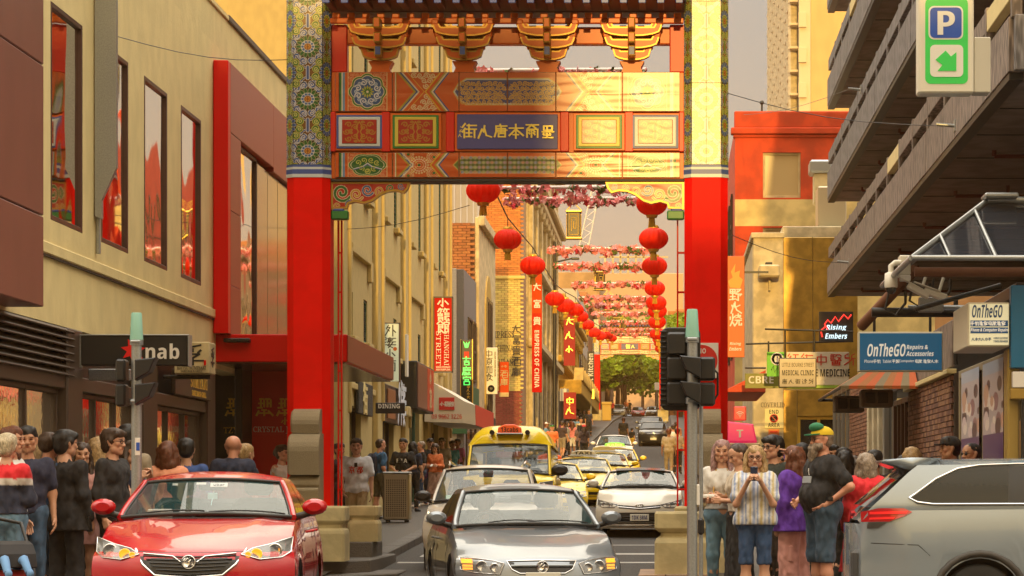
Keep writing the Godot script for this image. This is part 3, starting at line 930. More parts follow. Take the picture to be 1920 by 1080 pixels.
func gate() -> void:
	gate_mats()
	var g := thing("ceremonial_gate", "red columned ceremonial gate with painted beams over the near end of the lane", "gate")
	build_gate(g, -5.37, 0.61, 40.35, 1.0, true)
	pedestal("cream stone pedestal beside the rear of the red sedan", -5.27, -4.7, 39.0, 39.7, 0.36, 1.17)
	pedestal("smaller cream pedestal behind the gate column near the man in white", -4.98, -4.5, 41.7, 42.3, 0.6, 1.16)
	pedestal("wide cream stone pedestal behind the traffic signal pole", -0.16, 0.95, 38.7, 39.6, 0.18, 1.09)
func build_gate(g: Node3D, xl: float, xr: float, d: float, _s: float, detail: bool) -> void:
	var z := -d
	for x in [xl, xr]:
		gate_column(g, x, z, 0.2, 6.1, 9.2, detail)
		drum_stone(g, x, z + 0.33, 1.16, 1.0)
		var pl := S()
		box(pl, V(x, 0.62, z), V(0.95, 1.08, 1.05), 0.03)
		obj("column_plinth", pl, M.pedestal, g)
	var x0 := xl + 0.33
	var x1 := xr - 0.33
	var xm := (x0 + x1) / 2
	var zf := z + 0.2
	var W5 := x1 - x0
	for q in [[6.09, 6.49, 0.0], [6.49, 7.1, -0.035], [7.1, 7.7, 0.0]]:
		var st := S()
		box(st, V(xm, (q[0] + q[1]) / 2, z - 0.02 + q[2] / 2), V(x1 - x0, q[1] - q[0] - 0.004, 0.4 + q[2]), 0.01)
		obj("beam", st, M.gor if detail else M.gor, g)
	var lip := S()
	box(lip, V(xm, 6.07, z), V(x1 - x0, 0.035, 0.44), 0.006)
	obj("beam_lip", lip, M.dark, g)
	for q in [[7.1, 7.7, "gb0"], [6.105, 6.49, "gb1"]]:
		for sg in [-1.0, 1.0]:
			for r in [[0.0, 0.335], [0.335, 0.72], [0.72, 1.0]]:
				var a: float = xm + sg * (W5 / 2 - 0.06) * (1 - r[0])
				var b: float = xm + sg * (W5 / 2 - 0.06) * (1 - r[1])
				panel("beam_panel", minf(a, b), maxf(a, b), q[0], q[1], zf + 0.02, M[q[2]], g, false, 0.04, Vector2(rng.randf_range(-0.012, 0.012), rng.randf_range(-0.012, 0.012)), r[0] if sg < 0 else r[1], r[1] if sg < 0 else r[0])
	for sg in [-1, 1]:
		var k := 0
		for q in [[2.245, 0.96, "gblue", "gpale"], [1.4, 0.9, "ggreen", "gyel"]]:
			var cx: float = xm + sg * (q[0] - 0.02) * W5 / 5.32
			var hw: float = q[1] * 0.36
			panel("panel_border", cx - 0.39, cx + 0.39, 6.51, 7.08, zf - 0.005 + 0.03, M.gor, g, false, 0.03)
			panel("panel_border", cx - 0.35, cx + 0.35, 6.54, 7.05, zf + 0.045, M[q[2]], g, false, 0.03, Vector2(0.006 * sg, 0.004 * k))
			panel("panel_border", cx - 0.315, cx + 0.315, 6.57, 7.02, zf + 0.055, M[q[3]], g, false, 0.03, Vector2(-0.004 * k, 0.006))
			panel("damask_panel", cx - 0.265, cx + 0.265, 6.61, 6.98, zf + 0.065, M.gdam, g, false, 0.03, Vector2(0.008 * sg, 0.01 * k))
			k += 1
		for px in [0.86, 1.83, 2.62]:
			var st := S()
			box(st, V(xm + sg * px * W5 / 5.32, 6.795, zf + 0.0), V(0.13 if px < 2.6 else 0.08, 0.6, 0.09), 0.012)
			obj("post", st, M.gred, g)
	panel("name_board_frame", xm - 0.8, xm + 0.8, 6.5, 7.09, zf + 0.02, M.gor, g, false, 0.04)
	panel("name_board", xm - 0.76, xm + 0.76, 6.53, 7.06, zf + 0.045, M.gviolet, g, false, 0.03, Vector2(0.004, 0.01))
	if detail:
		var st := S()
		for i in 6: han(st, "街人唐本爾墨"[i], V(xm - 0.57 + i * 0.235, 6.81 - (i % 2) * 0.012, zf + 0.054), 0.21 - 0.012 * (i % 3), 0.026)
		for i in 4: han(st, "小大本人"[i], V(xm - 0.71, 6.95 - i * 0.07, zf + 0.05), 0.055, 0.008)
		obj("name_board_lettering", st, mat(0.8, 0.62, 0.12, 0.35, 0.2), g)
		var sl := S()
		box(sl, V(xm - 0.71, 6.64, zf + 0.048), V(0.045, 0.05, 0.006))
		obj("name_board_seal", sl, M.gpale, g)
	else:
		var st := S()
		han(st, "街", V(xm - 0.15, 6.8, zf + 0.054), 0.36, 0.05)
		han(st, "人", V(xm + 0.3, 6.8, zf + 0.054), 0.3, 0.05)
		obj("name_board_lettering", st, mat(0.8, 0.62, 0.12, 0.35, 0.2), g)
	queti(g, x0, 6.05, zf - 0.03, 1.0)
	queti(g, x1, 6.05, zf - 0.03, -1.0)
	for x in [x0 + 0.12, x1 - 0.1]:
		var st := S()
		box(st, V(x, 8.06, z + 0.05), V(0.24, 0.72, 0.24), 0.015)
		obj("short_post", st, M.gred, g)
	var rail := S()
	box(rail, V(xm, 8.27, z - 0.02), V(W5, 0.26, 0.2), 0.015)
	obj("rail", rail, M.gor, g)
	var fas := S()
	box(fas, V(xm, 8.445, z + 0.32), V(W5 - 0.02, 0.08, 0.1), 0.012)
	obj("fascia", fas, M.gor, g)
	var n := 24
	for i in n:
		var st := S()
		box(st, V(x0 + 0.1 + (W5 - 0.2) * i / (n - 1), 8.525, z + 0.325), V(0.11, 0.08, 0.1), 0.012)
		obj("dentil", st, M.gor, g)
	var sof := S()
	quv(sof, [V(x0, 8.6, z + 0.26), V(x1, 8.6, z + 0.26), V(x1, 8.66, z + 1.15), V(x0, 8.66, z + 1.15)], [Vector2.ZERO, Vector2.ZERO, Vector2.ZERO, Vector2.ZERO], Vector3.DOWN)
	box(sof, V(xm, 8.74, z - 0.1), V(W5, 0.3, 0.7))
	obj("eave_board", sof, M.roofdark, g)
	for i in 4: bracket_set(g, xm + (i - 1.5) * 1.262 - 0.02, 7.7, z + 0.06, 0.93)
	for i in 20:
		var st := S()
		box(st, V(x0 + 0.08 + (W5 - 0.16) * i / 19.0, 8.6, z + 0.95), V(0.1, 0.1, 0.9), 0.01, Basis(Vector3.RIGHT, 0.05))
		obj("rafter", st, M.roofdark, g)
		var e := S()
		box(e, V(x0 + 0.08 + (W5 - 0.16) * i / 19.0, 8.575, z + 1.41), V(0.105, 0.12, 0.03), 0.008)
		obj("rafter_end", e, M.gblue if i % 2 == 0 else M.gblue, g)
	if detail:
		for sg in [1, -1]:
			var st := S()
			box(st, V(xm, 9.15, z + sg * 0.72), V(W5 + 0.1, 0.08, 1.62), 0.02, Basis(Vector3.RIGHT, sg * 0.45))
			obj("roof", st, mat(0.05, 0.16, 0.06, 0.35), g)
			for i in 30:
				var t := S()
				var px := x0 + W5 * i / 29.0
				cyl(t, V(px, 8.86, z + sg * 1.46), V(px, 9.54, z + sg * 0.04), 0.05, 0.05, 8)
				obj("roof_tile_row", t, mat(0.05, 0.16, 0.06, 0.35) if i == 0 else M.rooftile, g)
				if i == 0: M.rooftile = mat(0.06, 0.2, 0.07, 0.26)

func wall(parent: Node, called: String, o: Vector3, u: Vector3, len: float, y0: float, y1: float, th: float, holes: Array, m: Material) -> MeshInstance3D:
	var cuts := [0.0, len]
	for h in holes:
		cuts.append(clampf(h[0], 0, len))
		cuts.append(clampf(h[1], 0, len))
	cuts.sort()
	var st := S()
	var n := u.cross(Vector3.UP)
	for i in cuts.size() - 1:
		if cuts[i + 1] - cuts[i] < 0.001: continue
		var mid: float = (cuts[i] + cuts[i + 1]) / 2
		var ys := []
		for h in holes:
			if h[0] < mid and h[1] > mid: ys.append([h[2], h[3]])
		ys.sort()
		var y := y0
		ys.append([y1, y1])
		for q in ys:
			if q[0] - y > 0.001: box(st, o + u * mid + V(0, (y + q[0]) / 2, 0) - n * th / 2, V(cuts[i + 1] - cuts[i], q[0] - y, th), 0.0, Basis(u, Vector3.UP, n))
			y = maxf(y, q[1])
	return obj(called, st, m, parent)
func win(parent: Node, o: Vector3, u: Vector3, s0: float, s1: float, y0: float, y1: float, inset: float, f: float, mf: Material, mg: Material, nx := 1, ny := 1) -> MeshInstance3D:
	var n := u.cross(Vector3.UP)
	var b := Basis(u, Vector3.UP, n)
	var c := o + u * (s0 + s1) / 2 + V(0, (y0 + y1) / 2, 0) - n * inset
	var w := s1 - s0
	var h := y1 - y0
	var st := S()
	for i in nx + 1: box(st, c + u * lerpf(-w / 2 + f / 2, w / 2 - f / 2, float(i) / nx), V(f, h - 0.002, 0.07), 0.006, b)
	for i in ny + 1: box(st, c + V(0, lerpf(-h / 2 + f / 2, h / 2 - f / 2, float(i) / ny), 0), V(w - 0.002, f, 0.066), 0.006, b)
	var o2 := obj("window", st, mf, parent)
	var p := S()
	box(p, c - n * 0.012, V(w - 0.01, h - 0.01, 0.012), 0.0, b)
	obj("pane", p, mg, o2)
	return o2
func block(parent: Node, called: String, x0: float, x1: float, y0: float, y1: float, d0: float, d1: float, m: Material, bev := 0.01) -> MeshInstance3D:
	return bx(called, x0, x1, y0, y1, d0, d1, m, parent, bev)
const UZ := Vector3(0, 0, -1)

func left_side() -> void:
	M.frame = mat(0.07, 0.028, 0.02, 0.4)
	M.maroon = mat(0.2, 0.07, 0.05, 0.42, 0, {"tex": M.streak, "ts": 0.1})
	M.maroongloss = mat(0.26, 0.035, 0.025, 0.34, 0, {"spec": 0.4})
	M.brown = mat(0.055, 0.034, 0.022, 0.45)
	M.pane = glass(0.06, 0.06, 0.05, 0.3)
	M.blind = mat(0.75, 0.26, 0.1, 0.7)
	M.blind2 = mat(0.16, 0.3, 0.2, 0.5)
	M.lampglow = mat(1, 0.7, 0.1, 0.5, 0, {"emit": V(1.0, 0.62, 0.05), "en": 0.22})
	corner_building()
	portal()
	louvre_building()
	far_left()

func corner_building() -> void:
	var b := thing("corner_building", "beige rendered corner building with four tall narrow windows above dark shopfronts", "building")
	var o := V(-7.0, 0, -28.0)
	var u := UZ
	var holes := []
	for k in 4: holes.append([2.35 + 2.72 * k, 4.0 + 2.72 * k, 4.48, 6.97])
	var ub := UZ
	wall(b, "wall", o, ub, 25.0, 3.3, 8.9, 0.35, holes, M.beige)
	block(b, "coping", -7.36, -6.96, 8.9, 9.0, 42.6, 53.0, M.brown)
	block(b, "coping", -7.36, -6.97, 8.9, 8.98, 28.0, 42.6, M.beige)
	block(b, "ledge", -7.0, -6.955, 4.06, 4.2, 28.0, 41.3, M.beige, 0.015)
	block(b, "ledge_crack", -7.0, -6.967, 4.035, 4.06, 28.0, 41.25, M.dark, 0.0)
	for k in 4:
		var w := win(b, o, ub, 2.35 + 2.72 * k, 4.0 + 2.72 * k, 4.48, 6.97, 0.03, 0.06, M.frame, M.mirror)
	block(b, "room_back", -12, -11.9, 3.3, 8.8, 28.0, 53.0, M.dark)
	block(b, "roof", -12, -7.36, 8.6, 8.8, 28.0, 53.0, M.dark)
	block(b, "end_wall", -12, -7.35, 0, 8.8, 27.95, 28.1, M.beige)
	for q in [[3.34, 4.3], [4.31, 5.9], [5.91, 7.55], [7.56, 9.6]]: block(b, "cladding_panel", -7.2, -6.6, q[0], q[1], 25.9, 28.3, M.maroon, 0.012)
	for k in 7:
		var s := S()
		box(s, V(-7.02, 2.78 + k * 0.085, -29.6), V(0.16, 0.02, 3.6), 0.004, Basis(Vector3.BACK, -0.6))
		obj("louvre_slat", s, M.brown, b)
	block(b, "louvre_back", -7.25, -7.15, 2.6, 3.3, 27.9, 41.2, M.black)
	for q in [[31.1, 31.9], [35.6, 36.6], [40.6, 41.3]]: block(b, "pilaster", -7.3, -6.97, 0.13, 3.3, q[0], q[1], M.brown, 0.02)
	block(b, "shop_header", -7.2, -7.0, 2.58, 2.75, 28.0, 41.2, M.brown)
	for q in [[28.0, 31.1, 2], [31.9, 35.6, 3], [36.6, 40.6, 3]]:
		win(b, o, ub, q[0] - 28.0, q[1] - 28.0, 0.5, 2.58, 0.12, 0.06, M.brown, M.mirror2, q[2], 1)
		block(b, "stall_riser", -7.2, -7.03, 0.13, 0.5, q[0], q[1], M.brown)
	block(b, "shop_ceiling", -11.8, -7.2, 2.62, 2.7, 28.1, 41.2, M.dark)
	var k2 := 0
	for q in [[29.0, -8.3, "blind2"], [30.2, -8.6, "redwall"], [32.6, -8.0, "beige"], [33.6, -8.4, "cream"], [34.8, -8.2, "gold"], [37.4, -8.1, "gor"], [38.5, -8.5, "cream"], [39.6, -8.0, "redwall"]]:
		block(b, "display_stand", q[1] - 0.3, q[1], 0.13, 1.5 + 0.3 * (k2 % 3), q[0] - 0.35, q[0] + 0.35, M[q[2]], 0.03)
		k2 += 1
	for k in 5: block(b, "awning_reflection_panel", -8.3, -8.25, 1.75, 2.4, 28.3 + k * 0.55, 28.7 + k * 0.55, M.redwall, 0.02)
	var fin := thing("steel_fin", "tall galvanised steel fin with its foot cut on a slant, fixed to the beige wall", "fin")
	var st := S()
	prism(st, P2([-6.98, 4.75, -6.9, 4.72, -6.9, 4.95, -6.72, 5.35, -6.72, 10.5, -6.98, 10.5]), -32.72, -32.62, Transform3D(), 0.008)
	obj("blade", st, M.steel, fin)
	st = S()
	box(st, V(-6.965, 4.65, -32.75), V(0.05, 0.7, 0.06), 0.01)
	obj("foot_bar", st, M.steel, fin)
	var s := thing("bank_sign", "dark hanging bank sign with white lettering and a red star on the beige building", "sign")
	block(s, "sign_box", -6.95, -5.68, 2.88, 3.24, 31.7, 31.9, M.black, 0.012)
	block(s, "sign_edge", -6.96, -5.67, 3.236, 3.25, 31.69, 31.91, M.steel, 0.003)
	block(s, "sign_end", -5.68, -5.665, 2.87, 3.25, 31.69, 31.91, M.steel, 0.003)
	block(s, "under_tray", -6.95, -6.45, 2.72, 2.86, 32.1, 32.2, M.steel, 0.01)
	text("nab", 0.4, 0.0, M.white, s, at(V(-6.0 + 0.02, 3.05, -31.69)))
	var star := PackedVector2Array()
	for i in 14: star.append(Vector2.from_angle(TAU * i / 14 + 0.2) * (0.15 if i % 2 == 0 else 0.075))
	st = S()
	prism(st, star, 0, 0.01, at(V(-6.33, 3.06, -31.7)))
	obj("star", st, mat(0.75, 0.01, 0.01, 0.4), s)
	st = S()
	box(st, V(-6.97, 3.05, -31.75), V(0.06, 0.4, 0.06), 0.01)
	obj("wall_bracket", st, M.steel, s)
	s = thing("grill_bar_sign", "small cream cube sign with a black brush character beside the bank sign", "sign")
	block(s, "sign_box", -6.82, -6.33, 3.02, 3.46, 37.0, 37.5, M.cream, 0.012)
	var hs := S()
	han(hs, "孚", V(-6.55, 3.28, -36.995), 0.27, 0.03)
	obj("lettering", hs, M.black, s)
	text("HATSU SUMIYAKI", 0.4, 0.045, M.black, s, at(V(-6.575, 3.1, -36.995)), "serif")
	text("SAKE BAR & GRILL", 0.3, 0.03, M.black, s, at(V(-6.575, 3.055, -36.995)), "serif")
	hs = S()
	box(hs, V(-6.39, 3.17, -36.995), V(0.03, 0.07, 0.01))
	obj("red_seal", hs, M.redwall, s)
	hs = S()
	han(hs, "孚", V(-6.325, 3.26, -37.25), 0.26, 0.03, V(0, 0, -1))
	obj("lettering", hs, M.black, s)
	hs = S()
	cyl(hs, V(-7, 2.98, -37.2), V(-6.35, 2.98, -37.2), 0.03)
	obj("sign_arm", hs, M.black, s)
	var t := thing("grill_fascia_board", "dark brown fascia board with gold lettering under the cream cube sign", "sign")
	block(t, "board", -6.99, -6.93, 2.76, 3.12, 37.7, 40.7, M.brown, 0.012)
	text("SUMIYAKI", 1.4, 0.16, M.gold, t, Transform3D(Basis(V(0, 0, -1), Vector3.UP, V(1, 0, 0)), V(-6.925, 2.99, -39.6)), "serif")
	text("SAKE BAR & GRILL", 1.2, 0.08, M.gold, t, Transform3D(Basis(V(0, 0, -1), Vector3.UP, V(1, 0, 0)), V(-6.925, 2.83, -39.6)), "serif")

func portal() -> void:
	var p := thing("restaurant_portal", "glossy red restaurant portal with tall glazing and a red canopy over the pavement", "shopfront")
	block(p, "portal_jamb", -6.99, -6.76, 3.83, 8.05, 41.2, 41.45, M.redwall, 0.01)
	for q in [[6.97, 8.05, 41.45, 46.0], [6.9, 8.05, 46.01, 53.0], [5.76, 6.96, 41.45, 42.45], [4.6, 5.75, 41.45, 42.45], [3.83, 4.59, 41.45, 42.45]]: block(p, "cladding_panel", -6.95, -6.76, q[0], q[1], q[2], q[3], M.maroongloss, 0.006)
	var o := V(-6.82, 0, -42.45)
	win(p, o, UZ, 0, 2.2, 3.83, 6.95, 0.06, 0.05, M.brown, M.mirror, 1, 1)
	for k in 7:
		block(p, "glazing_panel", -6.95, -6.84, 3.84, 6.88, 44.66 + k * 1.18, 45.8 + k * 1.18, mat(0.2, 0.18, 0.09, 0.12, 0, {"spec": 0.8}) if k == 0 else M.glazed, 0.006)
		if k == 0: M.glazed = mat(0.18, 0.17, 0.085, 0.1, 0, {"spec": 0.8})
	block(p, "canopy", -7.06, -4.96, 3.4, 3.83, 41.5, 48.5, M.redwall, 0.012)
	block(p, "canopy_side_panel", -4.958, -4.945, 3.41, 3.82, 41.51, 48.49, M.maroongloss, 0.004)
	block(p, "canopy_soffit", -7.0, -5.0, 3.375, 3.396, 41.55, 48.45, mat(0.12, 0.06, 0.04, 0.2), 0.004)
	block(p, "light_fitting", -6.85, -6.45, 3.7, 3.76, 41.3, 41.5, M.black, 0.01)
	block(p, "entry_wall", -7.9, -6.86, 0.2, 3.4, 44.2, 44.4, M.black, 0.005)
	block(p, "entry_wall", -6.855, -6.05, 0.2, 3.4, 44.18, 44.4, mat(0.55, 0.008, 0.008, 0.3), 0.005)
	block(p, "door_jamb", -6.98, -6.86, 0.2, 3.38, 43.2, 44.2, M.black, 0.01)
	text("CRYSTAL JADE", 0.82, 0.12, M.white, p, at(V(-6.42, 2.4, -44.17)), "serif")
	var st := S()
	for q in [[-6.64, 0.0], [-6.3, 0.0], [-7.15, 0.0]]: han(st, "霏", V(q[0], 2.78, -44.17), 0.27, 0.032)
	obj("lettering", st, M.gold, p)
	st = S()
	han(st, "小", V(-6.3, 2.55, -44.17), 0.14, 0.015)
	obj("lettering", st, M.gold, p)
	text("TZY", 0.24, 0.1, M.gold, p, at(V(-7.2, 2.4, -44.17)), "serif")

func slats(parent: Node, o: Vector3, u: Vector3, s0: float, s1: float, y0: float, y1: float, n: int, mf: Material, ms: Material) -> void:
	var w := win(parent, o, u, s0, s1, y0, y1, 0.06, 0.05, mf, M.black)
	var nn := u.cross(Vector3.UP)
	var st := S()
	for i in n:
		box(st, o + u * (s0 + s1) / 2 + V(0, lerpf(y0 + 0.08, y1 - 0.08, (i + 0.5) / n), 0) - nn * 0.06, V(s1 - s0 - 0.1, 0.012, 0.075), 0.0, Basis(u, Vector3.UP, nn) * Basis(Vector3.RIGHT, 0.65))
	obj("louvre", st, ms, w)

func louvre_building() -> void:
	var b := thing("louvre_building", "olive building with green louvred windows between pilasters beyond the red portal", "building")
	var o := V(-6.65, 0, -54.0)
	var green := mat(0.03, 0.12, 0.08, 0.5)
	var slat := mat(0.035, 0.03, 0.025, 0.5)
	var holes := []
	var wins := []
	for k in 5:
		var s0 := 1.6 + 6.45 * k
		for q in [[0.35, 1.1], [3.1, 3.85]]:
			wins.append([s0 + q[0], s0 + q[1], 4.67 + (0.25 if k > 2 else 0.0), 5.62 + (0.25 if k > 2 else 0.0), 16])
			for yy in [[7.85, 11.6], [12.6, 15.0]]: wins.append([s0 + q[0] + 0.15, s0 + q[1] + 0.1, yy[0], yy[1], 34])
	for w in wins:
		if w[1] < 28.4: holes.append(w)
	for q in [[1.7, 4.2, 0.6, 3.2], [7.6, 11.2, 0.6, 3.3], [14.0, 18.0, 0.9, 3.6], [20.3, 24.0, 1.0, 3.6]]: holes.append(q)
	wall(b, "wall", o, UZ, 28.5, 0.2, 15.6, 0.3, holes, M.olive)
	wall(b, "wall", V(-24, 0, -54.0), Vector3.RIGHT, 17.05, 0.0, 15.6, 0.3, [], M.olive)
	for x in [-11.35, -11.0]: block(b, "downpipe", x, x + 0.04, 0, 15.6, 53.9, 53.97, M.olive)
	wall(b, "wall", V(-6.65, 0, -82.5), Vector3.LEFT, 12, 0.2, 15.6, 0.3, [], M.olive)
	for w in holes.slice(0, holes.size() - 4): slats(b, o, UZ, w[0], w[1], w[2], w[3], w[4], green, slat)
	for w in holes.slice(0, holes.size() - 4): block(b, "sill", -6.66, -6.5, w[2] - 0.14, w[2] - 0.01, 54 + w[0] - 0.1, 54 + w[1] + 0.1, M.olive, 0.015)
	for k in 5:
		var d := 54.0 + 6.45 * k
		if d > 82: continue
		block(b, "pilaster", -6.66, -6.52, 0.2, 15.6, d + 0.05, d + 1.0, M.olive, 0.02)
		block(b, "pilaster_pipe", -6.53, -6.45, 3.0, 15.6, d + 0.75, d + 0.85, M.olive, 0.02)
		if d > 78: continue
		block(b, "stepped_hood", -6.66, -6.55, 6.42, 6.62, d + 1.9, d + 5.4, M.olive, 0.015)
		block(b, "stepped_hood", -6.66, -6.55, 6.05, 6.5, d + 1.5, d + 1.88, M.olive, 0.015)
		block(b, "stepped_hood", -6.66, -6.55, 6.05, 6.5, d + 5.42, d + 5.8, M.olive, 0.015)
		block(b, "string_course", -6.66, -6.56, 3.55 + (0.2 if d > 66 else 0.0), 3.68 + (0.2 if d > 66 else 0.0), d + 1.0, d + 6.45, M.olive, 0.015)
	win(b, o, UZ, 1.7, 4.2, 0.6, 3.2, 0.15, 0.08, M.brown, M.pane, 2, 1)
	win(b, o, UZ, 7.6, 11.2, 0.6, 3.3, 0.15, 0.08, M.brown, M.pane, 3, 1)
	win(b, o, UZ, 14.0, 18.0, 0.9, 3.6, 0.15, 0.1, green, M.pane, 3, 2)
	win(b, o, UZ, 20.3, 24.0, 1.0, 3.6, 0.15, 0.08, M.brown, M.pane, 3, 1)
	block(b, "shop_interior", -9.5, -9.4, 0.2, 3.8, 54.5, 81, M.brown)
	block(b, "shop_ceiling", -9.4, -6.96, 3.75, 3.82, 54.5, 81, M.brown)
	var st := S()
	for k in 9: ball(st, V(-8.4 + 0.3 * (k % 3), 2.7 + 0.2 * (k % 2), -(56 + k * 2.6)), V(0.06, 0.06, 0.06), 8, 5)
	obj("shop_lamp", st, M.lampglow, b)
	var s := thing("carved_stone_sign", "grey stone relief sign with pale brush strokes above the first doorway", "sign")
	block(s, "stone_panel", -6.62, -6.54, 3.05, 3.75, 56.9, 59.6, mat(0.16, 0.15, 0.13, 0.8, 0, {"tex": ntex(0.2, 0.2, 1.0, 256, 44, 2), "ts": 1.5, "bump": M.bumpy, "bs": 3.0}), 0.02)
	st = S()
	han(st, "街", V(-6.53, 3.4, -58.0), 0.62, 0.09, UZ, 0.03)
	obj("lettering", st, M.beige, s)
	s = thing("dining_sign", "small black hanging sign under the red canopy lettered DINING", "sign")
	block(s, "board", -5.93, -5.33, 2.98, 3.2, 54.5, 54.56, M.black)
	text("DINING", 0.44, 0.09, M.white, s, at(V(-5.65, 3.13, -54.49)))
	s = thing("brush_letter_sign", "black shop sign with white raised brush characters along the olive facade", "sign")
	block(s, "board", -6.6, -6.5, 3.0, 3.9, 61.8, 65.6, M.black, 0.02)
	block(s, "picture_panel", -6.5, -6.47, 3.1, 3.8, 62.2, 63.9, mat(0.3, 0.12, 0.05, 0.4, 0, {"tex": M.grime, "ts": 2.0}), 0.01)
	hans("外婆", V(-6.44, 3.55, -65.2), 1.0, 0.9, 0.14, mat(0.6, 0.68, 0.8, 0.4), s, false, UZ)
	s = thing("lightbox_sign", "projecting lightbox shop sign with brown and red picture panels", "sign")
	block(s, "sign_box", -6.6, -6.2, 3.45, 4.65, 66.5, 71.2, M.black, 0.02)
	block(s, "picture_panel", -6.2, -6.18, 3.5, 4.6, 66.6, 69.2, mat(0.2, 0.09, 0.06, 0.3, 0, {"tex": M.grime, "ts": 1.0}), 0.01)
	block(s, "picture_panel", -6.2, -6.18, 3.5, 4.6, 69.25, 71.1, mat(0.55, 0.05, 0.02, 0.3), 0.01)
	hans("小館", V(-6.175, 4.1, -70.1), 0.5, 0.55, 0.05, M.cream, s, true, UZ)
	s = thing("air_conditioner_box", "small cream wall box under the lightbox sign", "box")
	block(s, "casing", -6.6, -6.35, 3.25, 3.5, 66.2, 66.8, M.cream, 0.02)
	block(s, "grille", -6.55, -6.4, 3.3, 3.45, 66.17, 66.2, M.beige, 0.005)
	s = thing("noodle_shop_sign", "tall pale green shop sign with loose black brush characters", "sign")
	block(s, "sign_box", -6.56, -6.2, 3.95, 5.29, 62.0, 62.16, mat(0.6, 0.66, 0.5, 0.4, 0, {"emit": V(0.45, 0.5, 0.36), "en": 0.07}), 0.01)
	hans("外婆小面", V(-6.4, 4.72, -61.99), 0.25, 0.27, 0.026, M.black, s)
	st = S()
	prism(st, circ(Vector2.ZERO, 0.045), 0, 0.008, at(V(-6.29, 4.7, -62.0)))
	obj("red_seal", st, M.gor, s)
	block(s, "sign_edge", -6.2, -6.18, 3.93, 5.31, 61.98, 62.18, M.frame, 0.003)
	block(s, "sign_edge", -6.58, -6.56, 3.93, 5.31, 61.98, 62.18, M.frame, 0.003)
	block(s, "sign_edge", -6.58, -6.18, 5.29, 5.31, 61.98, 62.18, M.frame, 0.003)
	block(s, "letter_strip", -6.16, -6.1, 4.1, 5.1, 63.0, 63.3, M.white, 0.01)
	s = thing("dumpling_house_sign", "tall red vertical sign with white characters lettered Shanghai Street", "sign")
	block(s, "sign_box", -6.42, -5.93, 4.71, 6.78, 74.0, 74.22, mat(0.5, 0.012, 0.006, 0.6, 0, {"spec": 0.2}), 0.01)
	for q in [[-6.44, -6.415, 4.69, 6.8], [-5.935, -5.91, 4.69, 6.8]]: block(s, "sign_edge", q[0], q[1], q[2], q[3], 73.97, 74.24, M.brown, 0.004)
	for q in [[6.76, 6.8], [4.69, 4.73]]: block(s, "sign_edge", -6.44, -5.91, q[0], q[1], 73.97, 74.24, M.brown, 0.004)
	hans("小籠館", V(-6.175, 6.3, -73.99), 0.33, 0.34, 0.04, M.white, s)
	for q in [["STREET", -6.3, 0.95], ["SHANGHAI", -6.08, 0.95]]: text(q[0], q[2], 0.13, M.white, s, Transform3D(Basis(Vector3.BACK, -PI / 2), V(q[1], 5.36, -73.99)), "serif")
	text("XIAOLONGBAO", 0.4, 0.05, M.white, s, at(V(-6.175, 4.84, -73.99)))
	text("AND DUMPLING", 0.4, 0.05, M.white, s, at(V(-6.175, 4.77, -73.99)))
	s = thing("dumpling_house_awning", "white and red shop awning with a telephone number below the tall red sign", "awning")
	st = S()
	prism(st, P2([-6.6, 4.4, -6.42, 4.4, -5.5, 3.85, -5.22, 3.75, -5.2, 3.2, -5.5, 3.26, -6.6, 3.3]), -80.5, -73.0, Transform3D(), 0.01)
	obj("canvas", st, mat(0.66, 0.6, 0.5, 0.7), s)
	block(s, "front_valance", -5.215, -5.19, 3.2, 3.76, 73.02, 80.5, mat(0.55, 0.05, 0.03, 0.5), 0.004)
	block(s, "name_patch", -6.2, -5.78, 3.62, 3.96, 72.97, 72.995, mat(0.6, 0.03, 0.03, 0.5), 0.003)
	hans("小籠館", V(-5.99, 3.78, -72.965), 0.13, 0.13, 0.018, M.white, s, false)
	text("03 9662 3226", 0.82, 0.12, M.redwall, s, at(V(-5.99, 3.44, -72.99)), "sans")

func rwin(b: Node, o: Vector3, u: Vector3, s0: float, ds: float, n: int, w: float, y0: float, dy: float, ny: int, h: float, mf: Material, mg: Material) -> void:
	for i in n:
		for j in ny: win(b, o, u, s0 + ds * i, s0 + ds * i + w, y0 + dy * j, y0 + dy * j + h, -0.02, 0.07, mf, mg, 1, 2)
func brickwall(parent: Node, x0: float, x1: float, y0: float, y1: float, d: float, m: Material) -> void:
	var st := S()
	var y := y0
	var mesh := BoxMesh.new()
	mesh.size = V(0.28, 0.088, 0.05)
	var xfs := []
	var cols := []
	var r := 0
	while y < y1:
		var x := x0 + (0.15 if r % 2 else 0.0)
		while x < x1 - 0.15:
			xfs.append(Transform3D(Basis(), V(x + 0.15, y + 0.05, -d + 0.012 + rng.randf() * 0.01)))
			var k := 0.75 + rng.randf() * 0.35
			cols.append(Color(k, k * (0.92 + rng.randf() * 0.12), k))
			x += 0.3
		y += 0.1
		r += 1
	multi("brick", mesh, m, xfs, parent, cols)
